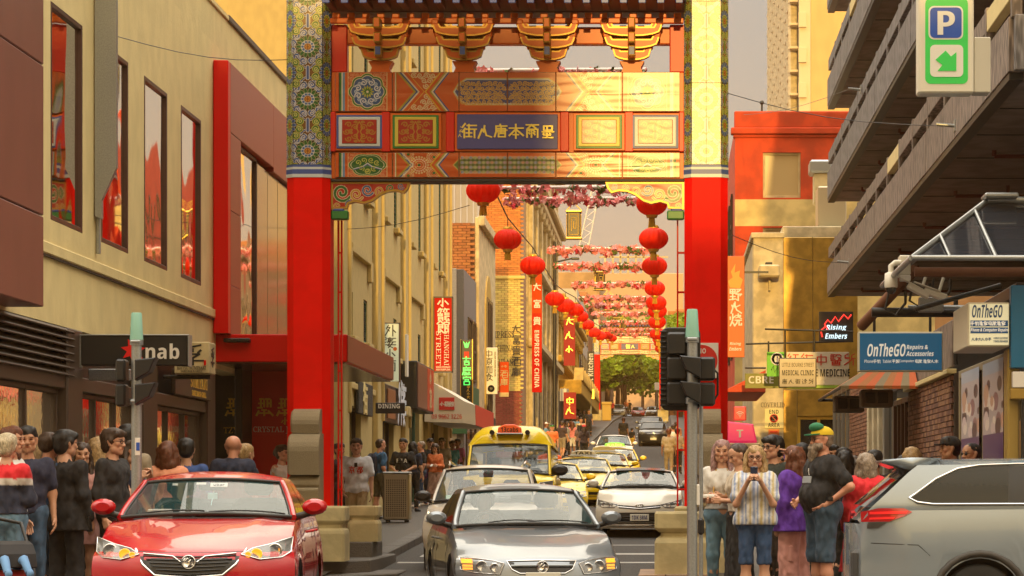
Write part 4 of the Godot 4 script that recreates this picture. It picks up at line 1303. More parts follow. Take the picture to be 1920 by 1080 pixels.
func far_left() -> void:
	var brick := mat(0.62, 0.22, 0.05, 0.85, 0, {"vc": 1})
	var ybrick := mat(0.66, 0.5, 0.14, 0.8, 0, {"vc": 1})
	var rbrick := mat(0.24, 0.05, 0.03, 0.8, 0, {"vc": 1})
	var mortar := mat(0.34, 0.2, 0.1, 0.9)
	var grey := mat(0.2, 0.19, 0.18, 0.8, 0, {"tex": M.fine, "ts": 0.6})
	var b := thing("white_brick_building", "narrow two storey white brick building with a grey side past the lane gap", "building")
	block(b, "wall", -16, -6.95, 1.2, 8.8, 88.6, 94.4, mat(0.62, 0.57, 0.48, 0.8, 0, {"tex": M.fine, "ts": 0.6}), 0.01)
	block(b, "side_wall", -6.96, -6.7, 1.2, 8.78, 88.65, 94.4, grey, 0.01)
	for q in [[90.3, 92.0, 5.2, 7.3], [92.6, 93.8, 5.2, 7.3], [89.4, 93.8, 1.9, 4.3]]: win(b, V(-6.7, 0, -88.6), UZ, q[0] - 88.6, q[1] - 88.6, q[2], q[3], -0.02, 0.08, M.brown, M.window, 2, 2)
	block(b, "green_fascia", -6.7, -6.6, 4.3, 5.0, 88.7, 94.3, mat(0.03, 0.13, 0.06, 0.5), 0.01)
	block(b, "green_fascia", -9.0, -6.6, 3.3, 4.4, 88.5, 88.6, mat(0.03, 0.13, 0.06, 0.5), 0.01)
	b = thing("arched_cream_building", "cream building with one tall gold arch and an orange brick flank", "building")
	block(b, "wall", -16, -6.75, 1.4, 10.9, 94.45, 103.4, mortar, 0.01)
	block(b, "facade", -6.75, -6.6, 1.4, 11.1, 94.4, 103.4, M.cream, 0.02)
	brickwall(b, -9.0, -6.8, 7.6, 10.8, 94.4, brick)
	var st := S()
	var arc := PackedVector2Array([Vector2(-1.7, 2.0), Vector2(1.7, 2.0), Vector2(1.7, 7.6)])
	for i in 9: arc.append(Vector2(cos(PI * (i + 0.5) / 9.5) * 1.7, 7.7 + sin(PI * (i + 0.5) / 9.5) * 1.7))
	prism(st, arc, -0.02, 0.05, Transform3D(Basis(V(0, 0, -1), Vector3.UP, V(1, 0, 0)), V(-6.6, 0, -98.9)), 0.02)
	obj("arch", st, mat(0.45, 0.3, 0.05, 0.5), b)
	for k in 4:
		st = S()
		box(st, V(-6.53, 5.2, -(97.6 + k * 0.85)), V(0.08, 6.6, 0.08), 0.01)
		obj("arch_mullion", st, M.brown, b)
	block(b, "cornice", -6.62, -6.4, 10.8, 11.15, 94.3, 103.5, M.cream, 0.03)
	block(b, "shopfront", -6.62, -6.56, 1.9, 4.2, 94.8, 103, M.dark)
	b = thing("rooftop_plant_room", "white ribbed plant room on the roof behind the arched building", "plant room")
	block(b, "casing", -12, -6.85, 10.9, 15.5, 97.0, 101.5, mat(0.62, 0.55, 0.42, 0.7), 0.02)
	for k in 8:
		st = S()
		box(st, V(-8.6 + k * 0.23, 13.2, -96.98), V(0.05, 4.5, 0.05), 0.01)
		obj("casing_rib", st, mat(0.6, 0.52, 0.38, 0.7) if k == 0 else M.white, b)
	b = thing("painted_brick_building", "tall brick building painted yellow below with restaurant lettering on its flank", "building")
	block(b, "wall", -22, -6.78, 2.5, 17.5, 125.05, 129.5, mortar, 0.01)
	brickwall(b, -9.2, -6.7, 11.5, 17.4, 125.0, brick)
	brickwall(b, -8.6, -6.7, 6.1, 11.4, 125.0, ybrick)
	brickwall(b, -8.8, -6.7, 3.0, 6.0, 125.0, rbrick)
	block(b, "coping", -9.5, -6.6, 11.35, 11.5, 124.9, 125.3, mat(0.66, 0.5, 0.14, 0.8), 0.02)
	var bl := mat(0.04, 0.03, 0.02, 0.6)
	for q in [["EMPRESS", 8.75, 1.25], ["OF CHINA", 8.1, 1.2], ["RESTAURANT", 7.45, 1.6]]: text(q[0], q[2], 0.3, bl, b, at(V(-7.72 - (q[2] - 1.25) * 0.2, q[1], -124.93)), "serif")
	hans("大富貴酒庫", V(-7.0, 8.0, -124.92), 0.4, 0.5, 0.05, bl, b)
	b = thing("ornate_facade_building", "tall cream building with stacked stone cornices in profile above the lane", "building")
	block(b, "wall", -20, -6.7, 3.0, 21.0, 129.6, 160.0, M.cream, 0.02)
	for q in [[20.6, 1.1], [19.6, 0.7], [16.4, 0.75], [15.9, 0.5], [12.3, 0.5], [8.4, 0.6]]: block(b, "cornice", -6.72, -6.7 + q[1], q[0], q[0] + 0.45, 129.4, 160.2, M.cream, 0.08)
	for k in 11:
		st = S()
		box(st, V(-6.5, 15.9, -(130.2 + k * 2.9)), V(0.5, 0.9, 0.5), 0.1)
		obj("corbel", st, M.cream, b)
	for k in 6:
		for y in [8.9, 12.9, 16.9]: win(b, V(-6.7, 0, -129.6), UZ, 1.6 + k * 5, 3.4 + k * 5, y, y + 2.3, -0.02, 0.12, M.cream, M.window, 1, 2)
	for k in 7: block(b, "pilaster", -6.7, -6.45, 3.2, 20.6, 129.7 + k * 5.0, 130.5 + k * 5.0, M.cream, 0.04)
	block(b, "shopfront", -6.7, -6.6, 4.0, 7.0, 130.5, 159, M.dark)
	b = thing("yellow_cornice_building", "yellow building with a long bracketed cornice before the far gate", "building")
	var yel := mat(0.6, 0.36, 0.05, 0.8, 0, {"tex": M.grime, "ts": 0.3})
	block(b, "wall", -20, -6.7, 4.0, 13.3, 160.1, 205, yel, 0.02)
	for q in [[12.9, 0.7], [12.4, 0.45], [9.2, 0.5]]: block(b, "cornice", -6.72, -6.7 + q[1], q[0], q[0] + 0.4, 160.0, 205.2, yel, 0.08)
	for k in 15:
		st = S()
		box(st, V(-6.5, 12.2, -(161 + k * 3.0)), V(0.4, 0.7, 0.5), 0.08)
		obj("corbel", st, yel, b)
		if k % 2 == 0: win(b, V(-6.7, 0, -160), UZ, 1.5 + k * 3, 3.0 + k * 3, 9.8, 11.9, -0.02, 0.12, yel, M.window, 1, 2)
	block(b, "shopfront", -6.7, -6.6, 4.6, 7.6, 161, 204, M.dark)
	b = thing("yellow_zigzag_awning", "yellow awning with a zigzag edge over the far pavement", "awning")
	st = S()
	box(st, V(-6.0, 8.0, -190), V(1.4, 0.9, 44.0), 0.05)
	obj("awning_box", st, yel, b)
	for k in 10:
		st = S()
		prism(st, P2([0, 0, 4.2, 0, 2.1, 0.9]), -0.1, 0.5, Transform3D(Basis(UZ, Vector3.UP, Vector3.RIGHT), V(-5.7, 8.4, -(168 + k * 4.3))), 0.03)
		obj("zigzag_gable", st, yel, b)
	b = thing("grey_rendered_building", "grey building with a sloped white side beyond the yellow cornice", "building")
	block(b, "wall", -20, -6.8, 5.5, 17.0, 205.2, 234, mat(0.42, 0.4, 0.36, 0.7), 0.02)
	rwin(b, V(-6.8, 0, -205), UZ, 2, 4.5, 6, 2.2, 10.5, 3.4, 2, 2.2, M.brown, M.window)
	block(b, "shopfront", -6.8, -6.7, 6.4, 9.0, 206, 233, M.dark)
	b = thing("stepped_office_block", "broad tan office block stepping up behind the rooftops", "building")
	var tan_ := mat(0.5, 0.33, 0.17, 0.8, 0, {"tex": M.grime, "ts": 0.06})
	block(b, "wall", -30, -14.6, 6, 31.8, 300, 330, tan_, 0.1)
	block(b, "wall", -14.6, -7.4, 6, 26.2, 301, 330, tan_, 0.1)
	block(b, "parapet_step", -17.5, -14.6, 31.8, 33.4, 304, 330, tan_, 0.1)
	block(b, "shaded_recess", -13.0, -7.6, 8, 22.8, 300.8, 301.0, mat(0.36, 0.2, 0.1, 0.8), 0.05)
	var s := thing("neon_restaurant_sign", "tall black vertical sign with green and yellow characters and a green crown", "sign")
	block(s, "sign_box", -6.6, -6.24, 4.2, 6.28, 86.0, 86.2, M.black, 0.01)
	for q in [[-6.62, -6.6], [-6.24, -6.22]]: block(s, "sign_edge", q[0], q[1], 4.18, 6.3, 85.97, 86.22, M.gold, 0.003)
	var gl := mat(0.1, 0.7, 0.15, 0.5, 0, {"emit": V(0.06, 0.7, 0.1), "en": 0.2})
	hans("吉慶宮", V(-6.42, 5.28, -85.98), 0.26, 0.32, 0.035, gl, s)
	hans("中人小大", V(-6.36, 4.6, -85.98), 0.1, 0.11, 0.014, M.gold, s)
	st = S()
	prism(st, P2([-0.11, 0.12, -0.03, 0.03, 0, 0.1, 0.03, 0.03, 0.11, 0.12, 0.05, -0.1, -0.05, -0.1]), 0, 0.01, at(V(-6.42, 6.12, -86.0)))
	obj("crown_mark", st, gl, s)
	st = S()
	box(st, V(-6.42, 5.8, -85.995), V(0.16, 0.2, 0.01))
	obj("red_mark", st, M.redwall, s)
	s = thing("noodle_parlour_banner", "white vertical sign with black brush characters and a bowl mark", "sign")
	block(s, "sign_box", -6.6, -6.15, 4.95, 6.65, 97.5, 97.6, M.white, 0.01)
	hans("中原面食", V(-6.46, 6.0, -97.49), 0.26, 0.29, 0.03, M.black, s)
	text("GOLDEN SEASONS SALOON", 0.9, 0.06, M.black, s, Transform3D(Basis(Vector3.BACK, -PI / 2), V(-6.23, 6.05, -97.49)))
	st = S()
	lathe(st, [Vector2(0.13, 0), Vector2(0.13, 0.01), Vector2(0.105, 0.01), Vector2(0.105, 0)], 18, Transform3D(Basis(Vector3.RIGHT, PI / 2), V(-6.38, 5.15, -97.5)))
	obj("bowl_mark", st, M.black, s)
	s = thing("wine_shop_banner", "orange vertical sign with two large white characters", "sign")
	block(s, "sign_box", -6.25, -5.88, 4.95, 6.25, 100, 100.1, mat(0.58, 0.07, 0.01, 0.6, 0, {"spec": 0.2}), 0.01)
	hans("酒庫", V(-6.06, 5.65, -99.99), 0.26, 0.3, 0.032, M.cream, s)
	hans("小中", V(-6.06, 6.08, -99.99), 0.1, 0.12, 0.012, M.cream, s, false)
	block(s, "foot_strip", -6.25, -5.88, 4.94, 5.1, 99.98, 100.0, M.cream, 0.003)
	s = thing("restaurant_banner", "long red and orange vertical banner lettered Empress of China", "banner")
	var n := 10
	for k in 3: block(s, "banner_panel", -6.42, -5.94, 6.15 + k * 1.9, 6.15 + (k + 1) * 1.9, 128, 128.08, mat([0.5, 0.55, 0.58][k], [0.006, 0.025, 0.06][k], 0.005, 0.7, 0, {"spec": 0.2}), 0.004)
	hans("大富貴", V(-6.18, 10.4, -127.98), 0.36, 0.82, 0.05, M.white, s)
	text("EMPRESS OF CHINA", 2.75, 0.22, M.white, s, Transform3D(Basis(Vector3.BACK, -PI / 2), V(-6.18, 7.75, -127.98)))
	for q in [[-5.95, -5.5, 11.2, 8.0], [-5.95, -5.45, 6.6, 5.2]]:
		s = thing("side_banner", "small dark red hanging banner with gold characters, %s" % ("upper of the two by the lamp post" if q[2] > 8 else "lower of the two by the lamp post"), "banner")
		block(s, "cloth", q[0] + 0.6, q[1] + 0.75, q[3], q[2], 140, 140.05, mat(0.35, 0.015, 0.015, 0.7), 0.004)
		hans("大人小" if q[2] > 8 else "中人", V((q[0] + q[1]) / 2 + 0.67, (q[2] + q[3]) / 2, -139.98), 0.4, 0.75 if q[2] > 8 else 0.5, 0.05, M.gold, s)
	s = thing("kitchen_sign", "dark vertical sign lettered Secret Kitchen beside the far gate column", "sign")
	block(s, "board", -6.9, -6.2, 9.5, 13.6, 232, 232.2, M.dark, 0.02)
	text("Secret Kitchen", 3.8, 0.5, M.white, s, Transform3D(Basis(Vector3.BACK, PI / 2), V(-6.55, 11.5, -231.97)))

func right_side() -> void:
	M.deck = mat(0.36, 0.28, 0.23, 0.75, 0, {"tex": ntex(0.05, 0.55, 1.0, 512, 61, 4, 24), "ts": 0.5})
	M.deck2 = mat(0.27, 0.25, 0.25, 0.75, 0, {"tex": ntex(0.05, 0.6, 1.0, 512, 62, 4, 24), "ts": 0.5})
	M.soffit = mat(0.26, 0.2, 0.17, 0.8, 0, {"tex": M.grime, "ts": 0.3})
	M.rust = mat(0.2, 0.08, 0.04, 0.8, 0, {"tex": M.fine, "ts": 2.0})
	M.lit_cream = mat(0.66, 0.56, 0.36, 0.8, 0, {"tex": M.grime, "ts": 0.35})
	parking()
	ground_floor()
	right_signs()
	right_buildings()

func parking() -> void:
	var b := thing("parking_structure", "multi storey car park with stacked dark concrete parapets over the brick corner", "car park")
	var pipe := mat(0.14, 0.02, 0.015, 0.5)
	for f in 5:
		var y: float = [6.03, 8.28, 10.5, 12.8, 15.1][f]
		var m: Material = M.deck if f < 1 else M.deck2
		block(b, "deck_slab", 4.02, 22, y, y + 0.22, 30.05, 63.4, M.soffit)
		block(b, "deck_edge", 3.86, 4.02, y - 0.02, y + 0.06, 29.95, 63.5, M.black, 0.0)
		var n := 14
		for k in n:
			var d0 := 29.9 + 33.6 * k / n
			var d1 := 29.9 + 33.6 * (k + 1) / n - 0.02
			block(b, "parapet_panel", 3.85 - rng.randf() * 0.006, 4.0, y + 0.06, y + 0.68, d0, d1, m, 0.008)
			block(b, "rail_panel", 3.88 - rng.randf() * 0.008, 4.0, y + 0.9, y + 1.16, d0, d1, m if rng.randf() < 0.8 else M.beige, 0.008)
			block(b, "rail_post", 3.87, 3.99, y + 0.66, y + 1.2, d0 - 0.09, d0 + 0.05, m, 0.01)
			if k % 2 == 0 and f < 3:
				var st := S()
				cyl(st, V(4.4, y - 0.16, -(d0 + 1.0)), V(9.0, y - 0.16, -(d0 + 1.0)), 0.028)
				cyl(st, V(5.2, y - 0.16, -(d0 + 1.0)), V(5.2, y, -(d0 + 1.0)), 0.025)
				cyl(st, V(4.4, y - 0.16, -(d0 + 1.0)), V(4.4, y - 0.08, -(d0 + 1.0)), 0.03)
				obj("sprinkler_pipe", st, pipe, b)
			if f < 3: block(b, "soffit_joint", 4.05, 12, y - 0.012, y - 0.002, d0, d0 + 0.03, M.black, 0.0)
		block(b, "front_panel", 3.9, 22, y + 0.06, y + 0.68, 29.75, 29.88, M.deck2, 0.01)
		block(b, "front_rail", 3.9, 22, y + 0.9, y + 1.16, 29.8, 29.88, M.deck2, 0.01)
		for k in 3:
			var st := S()
			cyl(st, V(9, y + 0.2, -(34.0 + 11 * k)), V(9, y + 2.3, -(34.0 + 11 * k)), 0.3)
			obj("column", st, M.soffit, b)
	block(b, "core_wall", 12, 12.2, 5.8, 17, 31, 63, M.dark)
	for p in [[1788, 236], [1612, 168], [1590, 492]]:
		var d: float = 3.83 * FL / (p[0] - VX)
		var h := thing("wire_anchor", "steel eye bolt for a wire, %s" % ["nearest one, low on the brown parapet", "highest one, on the grey parapet", "farthest one, near the lane wall"][[1788, 1612, 1590].find(p[0])], "anchor")
		var st := S()
		cyl(st, V(3.86, PY(p[1], d), -d), V(3.6, PY(p[1], d) + 0.02, -d), 0.025)
		obj("bolt", st, M.steel, h)
		st = S()
		box(st, V(3.845, PY(p[1], d), -d), V(0.02, 0.16, 0.16), 0.005)
		obj("plate", st, M.steel, h)

func ground_floor() -> void:
	var b := thing("brick_corner_shops", "brown brick ground floor with shop windows and doors below the car park decks", "building")
	var mort := mat(0.05, 0.035, 0.028, 0.9)
	var bm := [mat(0.2, 0.085, 0.05, 0.8), mat(0.26, 0.12, 0.065, 0.8), mat(0.15, 0.065, 0.045, 0.8), mat(0.32, 0.16, 0.08, 0.8)]
	var vc := mat(0.22, 0.1, 0.058, 0.8, 0, {"vc": 1})
	var o := V(3.95, 0, -63.4)
	var u := Vector3.BACK   # u x up = -x
	block(b, "wall", 3.96, 4.2, 0, 3.02, 36.6, 43.4, mort)
	block(b, "wall", 3.96, 4.2, 0, 3.6, 51.5, 57.0, mort)
	block(b, "upper_wall", 8.0, 8.2, 3.02, 6.0, 30.2, 63.4, M.brown)
	block(b, "shop_roof", 3.97, 8.0, 3.6, 3.75, 30.2, 63.4, M.brown)
	block(b, "ledge", 3.86, 4.0, 3.0, 3.07, 36.6, 43.4, M.beige)
	for k in 16: block(b, "upper_board", 3.93, 3.965, 3.1, 3.74, 36.6 + k * 0.72, 37.3 + k * 0.72, M.deck, 0.008)
	var mesh := BoxMesh.new()
	mesh.size = V(0.03, 0.066, 0.222)
	var count := 0
	var xfs := []
	var cols := []
	for r in 38:
		for c in 30:
			var y := 2.95 - r * 0.0785
			var d := 36.75 + c * 0.235 + (0.117 if r % 2 else 0.0)
			if d > 43.3: continue
			if count < 300 and d < 40.4:
				var m := MeshInstance3D.new()
				m.name = "brick"
				m.mesh = mesh
				m.material_override = bm[rng.randi() % 4]
				m.position = V(3.95 - rng.randf() * 0.008, y, -d)
				b.add_child(m, true)
				count += 1
			else:
				xfs.append(Transform3D(Basis(), V(3.95 - rng.randf() * 0.008, y, -d)))
				var q := 0.65 + rng.randf() * 0.7
				cols.append(Color(q, q * 0.97, q * 0.9))
	for r in 44:
		for c in 23:
			xfs.append(Transform3D(Basis(), V(3.95 - rng.randf() * 0.008, 3.5 - r * 0.0785, -(51.7 + c * 0.235 + (0.117 if r % 2 else 0.0)))))
			var q := 0.7 + rng.randf() * 0.9
			cols.append(Color(q, q * 0.97, q * 0.9))
	multi("brick_course", mesh, vc, xfs, b, cols)
	for q in [[43.5, 46.4, 0.1, 2.95, "frame"], [46.5, 51.4, 0.2, 3.3, "steel"], [57.1, 63.2, 0.3, 3.8, "steel"]]:
		win(b, V(3.95, 0, -q[1]), u, 0, q[1] - q[0], q[2], q[3], 0.05, 0.09, M[q[4]], M.window, 4, 1)
	for k in 4: block(b, "pale_post", 3.85, 3.95, 0.2, 3.3, 47.0 + k * 1.25, 47.3 + k * 1.25, mat(0.4, 0.4, 0.36, 0.6) if k == 0 else M.lit_cream, 0.015)
	win(b, V(3.93, 0, -35.9), u, 0, 5.4, 0.4, 3.0, 0.05, 0.1, mat(0.3, 0.24, 0.14, 0.5), M.window, 2, 1)
	var im := Image.create(128, 192, false, Image.FORMAT_RGBA8)
	im.fill(C("b9b0b4"))
	var rg := RandomNumberGenerator.new()
	rg.seed = 5
	for k in 26: disc(im, Vector2(rg.randf() * 128, 40 + rg.randf() * 90), 6 + rg.randf() * 12, [C("e8dcd2"), C("c9a08c"), C("8c6a74"), C("d8c7c9"), C("4a3a48")][k % 5])
	im.fill_rect(Rect2i(0, 140, 128, 52), C("4a3470"))
	im.fill_rect(Rect2i(0, 0, 128, 24), C("a9b4c4"))
	var pm := mat(1, 1, 1, 0.35, 0, {"tex": itex(im), "uv": 1})
	for q in [[31.0, 33.0, "poster"], [33.4, 35.4, "poster"]]:
		var st := S()
		quv(st, [V(3.925, 1.75, -q[1]), V(3.925, 1.75, -q[0]), V(3.925, 2.95, -q[0]), V(3.925, 2.95, -q[1])], [Vector2(0, 1), Vector2(1, 1), Vector2(1, 0), Vector2(0, 0)], Vector3.LEFT)
		obj(q[2], st, pm, b)
		block(b, "lower_poster", 3.922, 3.93, 1.25, 1.7, q[0], q[1], mat(0.45, 0.03, 0.06, 0.4))
	block(b, "corner_post", 3.86, 4.0, 0.1, 3.0, 30.1, 30.45, mat(0.35, 0.24, 0.06, 0.4), 0.02)
	block(b, "blue_panel", 3.88, 6.0, 2.77, 3.7, 29.95, 30.1, mat(0.015, 0.14, 0.28, 0.35), 0.01)
	block(b, "number_strip", 3.9, 6.0, 2.55, 2.73, 29.96, 30.06, M.white, 0.006)
	text("19", 0.08, 0.09, mat(0.05, 0.06, 0.3, 0.5), b, at(V(4.07, 2.64, -29.955)))
	block(b, "door_frame", 3.88, 6.0, 2.42, 2.54, 29.96, 30.1, mat(0.35, 0.22, 0.04, 0.4), 0.01)
	block(b, "door_glass", 4.0, 6.0, 0.1, 2.42, 30.0, 30.06, M.window, 0.0)
	block(b, "notice", 4.05, 4.2, 2.15, 2.3, 29.97, 29.995, mat(0.1, 0.4, 0.2, 0.5), 0.003)
	var a := thing("striped_awning", "orange and brown striped shop awning on the brick wall behind the blue sign", "awning")
	var cs := [mat(0.5, 0.1, 0.02, 0.8), mat(0.22, 0.17, 0.09, 0.8), mat(0.36, 0.13, 0.03, 0.8)]
	var P := func(t: float, k: float) -> Vector3:   # t along the hipped edge, k 0 bottom .. 1 top
		var lo := V(3.9 - 1.2 * minf(t, 1.0) * 1.0, 3.02, -41.2 - maxf(0, t - 1.0) * 6.0)
		var hi := V(3.9 - 0.25 * minf(t, 1.0), 3.62, -42.4 - maxf(0, t - 1.0) * 4.8)
		return lo.lerp(hi, k)
	for i in 9:
		var st := S()
		quad(st, P.call(i / 9.0, 0), P.call((i + 1) / 9.0, 0), P.call((i + 1) / 9.0, 1), P.call(i / 9.0, 1), V(0, 0.4, 1))
		quad(st, P.call(i / 9.0, 0), P.call((i + 1) / 9.0, 0), P.call((i + 1) / 9.0, 0) - V(0, 0.05, 0), P.call(i / 9.0, 0) - V(0, 0.05, 0), V(0, 0, 1))
		obj("stripe", st, cs[[0, 1, 0, 2, 1, 0, 2, 0, 1][i]], a)
	for i in 16:
		var st := S()
		quad(st, P.call(1 + i / 16.0, 0), P.call(1 + (i + 1) / 16.0, 0), P.call(1 + (i + 1) / 16.0, 1), P.call(1 + i / 16.0, 1), V(-1, 0.4, 0))
		obj("stripe", st, cs[[0, 1, 0, 2][i % 4]], a)
	var rf := S()
	for q in [[3.9, 3.0, 41.25, 2.72, 3.0, 41.25], [2.72, 3.0, 41.25, 2.72, 3.0, 47.2], [2.72, 3.0, 47.2, 3.9, 3.0, 47.2]]: cyl(rf, V(q[0], q[1], -q[2]), V(q[3], q[4], -q[5]), 0.025)
	obj("awning_frame", rf, M.black, a)
	for q in [[3.1, 3.5, 42.2, "larger air conditioner casing under the near end of the striped awning"], [2.85, 3.25, 45.0, "smaller air conditioner casing under the far end of the striped awning"]]:
		var c := thing("air_conditioner", q[3], "air conditioner")
		block(c, "casing", q[0], q[0] + 0.5, 2.72, 3.0, q[2], q[2] + 0.5, mat(0.14, 0.11, 0.08, 0.6), 0.02)
		for k in 2: block(c, "grille", q[0] + 0.06 + k * 0.2, q[0] + 0.22 + k * 0.2, 2.78, 2.95, q[2] - 0.02, q[2] + 0.01, M.black, 0.005)
	var g := thing("glass_canopy", "dark glazed hipped canopy with pale metal bars over the corner shop", "canopy")
	var gm := glass(0.03, 0.035, 0.045, 0.72, 0.05)
	var A := [V(2.72, 3.95, -29.5), V(6.5, 3.95, -29.5), V(6.5, 3.95, -33.5), V(2.72, 3.95, -33.5), V(3.76, 4.77, -31.2), V(6.5, 4.77, -31.2), V(3.76, 4.77, -31.6)]
	var st2 := S()
	quad(st2, A[0], A[1], A[5], A[4], V(0, 0.5, 1))
	obj("front_pane", st2, gm, g)
	st2 = S()
	tri(st2, A[0], A[4], A[3], V(-1, 0.5, 0))
	tri(st2, A[4], A[6], A[3], V(-1, 0.5, 0))
	obj("side_pane", st2, gm, g)
	for q in [[A[0], A[1], 0.035], [A[0], A[3], 0.035], [A[0], A[4], 0.03], [A[4], A[5], 0.05], [A[3], A[6], 0.03], [V(3.15, 3.96, -29.5), V(3.1, 4.26, -30.1), 0.018], [V(3.66, 3.96, -29.5), V(3.58, 4.63, -30.9), 0.022], [V(4.3, 3.96, -29.5), V(4.3, 4.77, -31.2), 0.022]]:
		var s := S()
		cyl(s, q[0] + V(0, 0.015, 0.015), q[1] + V(0, 0.015, 0.015), q[2], -1, 6)
		obj("glazing_bar", s, M.steel, g)
	var s3 := S()
	box(s3, V(3.9, 4.82, -31.1), V(0.4, 0.06, 0.4), 0.02)
	obj("ridge_cap", s3, M.steel, g)
	var p := thing("service_pipework", "rusty pipes and beams fixed above the blue shop sign", "pipework")
	for q in [[V(2.8, 3.85, -30.0), V(6, 3.85, -30.0), 0.055, "rust"], [V(2.55, 3.6, -33.0), V(3.9, 3.6, -33.0), 0.06, "black"], [V(2.45, 3.45, -33.4), V(3.05, 4.1, -32.6), 0.07, "rust"], [V(3.0, 3.66, -33), V(3.9, 3.66, -33), 0.03, "steel"], [V(3.7, 3.0, -34), V(3.7, 3.85, -34), 0.03, "black"], [V(2.9, 3.5, -31), V(3.9, 3.78, -31), 0.03, "black"]]:
		var s := S()
		cyl(s, q[0], q[1], q[2], -1, 8)
		obj("pipe", s, M[q[3]], p)
	for q in [[3.05, 3.85], [3.3, 3.9], [2.75, 3.75]]:
		var s := S()
		tube(s, [V(q[0], q[1] + 0.1, -32.8), V(q[0] - 0.05, q[1] - 0.12, -32.8), V(q[0] + 0.08, q[1] - 0.2, -32.8), V(q[0] + 0.2, q[1] - 0.05, -32.8), V(q[0] + 0.2, q[1] + 0.1, -32.8)], 0.018, 6)
		obj("cable_loop", s, M.dark, p)
	block(p, "junction_box", 3.1, 3.4, 3.58, 3.76, 32.6, 32.75, M.steel, 0.01)
	var wh := mat(0.7, 0.66, 0.56, 0.4)
	var c1 := thing("dome_camera", "white dome security camera on a bent arm by the glass canopy", "camera")
	var cx := PX(1674, 32.0)
	block(c1, "back_box", PX(1686, 32.0), PX(1708, 32.0), 3.98, 4.22, 32.0, 32.2, wh, 0.015)
	var s4 := S()
	tube(s4, [V(PX(1688, 32), 4.12, -31.9), V(cx + 0.02, 4.12, -31.9), V(cx - 0.03, 4.08, -31.9), V(cx - 0.03, 3.98, -31.9)], 0.035, 10)
	obj("arm", s4, wh, c1)
	s4 = S()
	lathe(s4, [Vector2(0.03, 0.17), Vector2(0.075, 0.15), Vector2(0.08, 0.0), Vector2(0.075, -0.02)], 18, at(V(cx - 0.03, 3.84, -31.9)))
	obj("housing", s4, wh, c1)
	s4 = S()
	ball(s4, V(cx - 0.03, 3.82, -31.9), V(0.07, 0.08, 0.07))
	obj("lens_dome", s4, M.glassdark, c1)
	s4 = S()
	box(s4, V(PX(1697, 32), 3.94, -32.0), V(0.13, 0.07, 0.1), 0.008)
	obj("label_box", s4, M.white, c1)
	for q in [[1722, 545, -0.5, "cream bullet camera pointing down beside the dome camera"], [1754, 552, -0.35, "cream bullet camera above the small lightbox sign, second from the dome camera"]]:
		var c := thing("bullet_camera", q[3], "camera")
		var w := W(q[0], q[1], 32.0)
		var s := S()
		box(s, w, V(0.3, 0.09, 0.1), 0.02, Basis(Vector3.BACK, q[2]))
		obj("housing", s, wh, c)
		s = S()
		box(s, w + V(-0.1, 0.09, 0), V(0.34, 0.015, 0.12), 0.004, Basis(Vector3.BACK, q[2]))
		obj("sun_shield", s, wh, c)
		s = S()
		cyl(s, w + V(0.05, 0.05, 0), w + V(0.1, 0.2, -0.05), 0.02)
		obj("bracket", s, wh, c)
		s = S()
		cyl(s, w + Basis(Vector3.BACK, q[2]) * V(-0.15, 0, 0), w + Basis(Vector3.BACK, q[2]) * V(-0.16, 0, 0), 0.035)
		obj("lens", s, M.black, c)

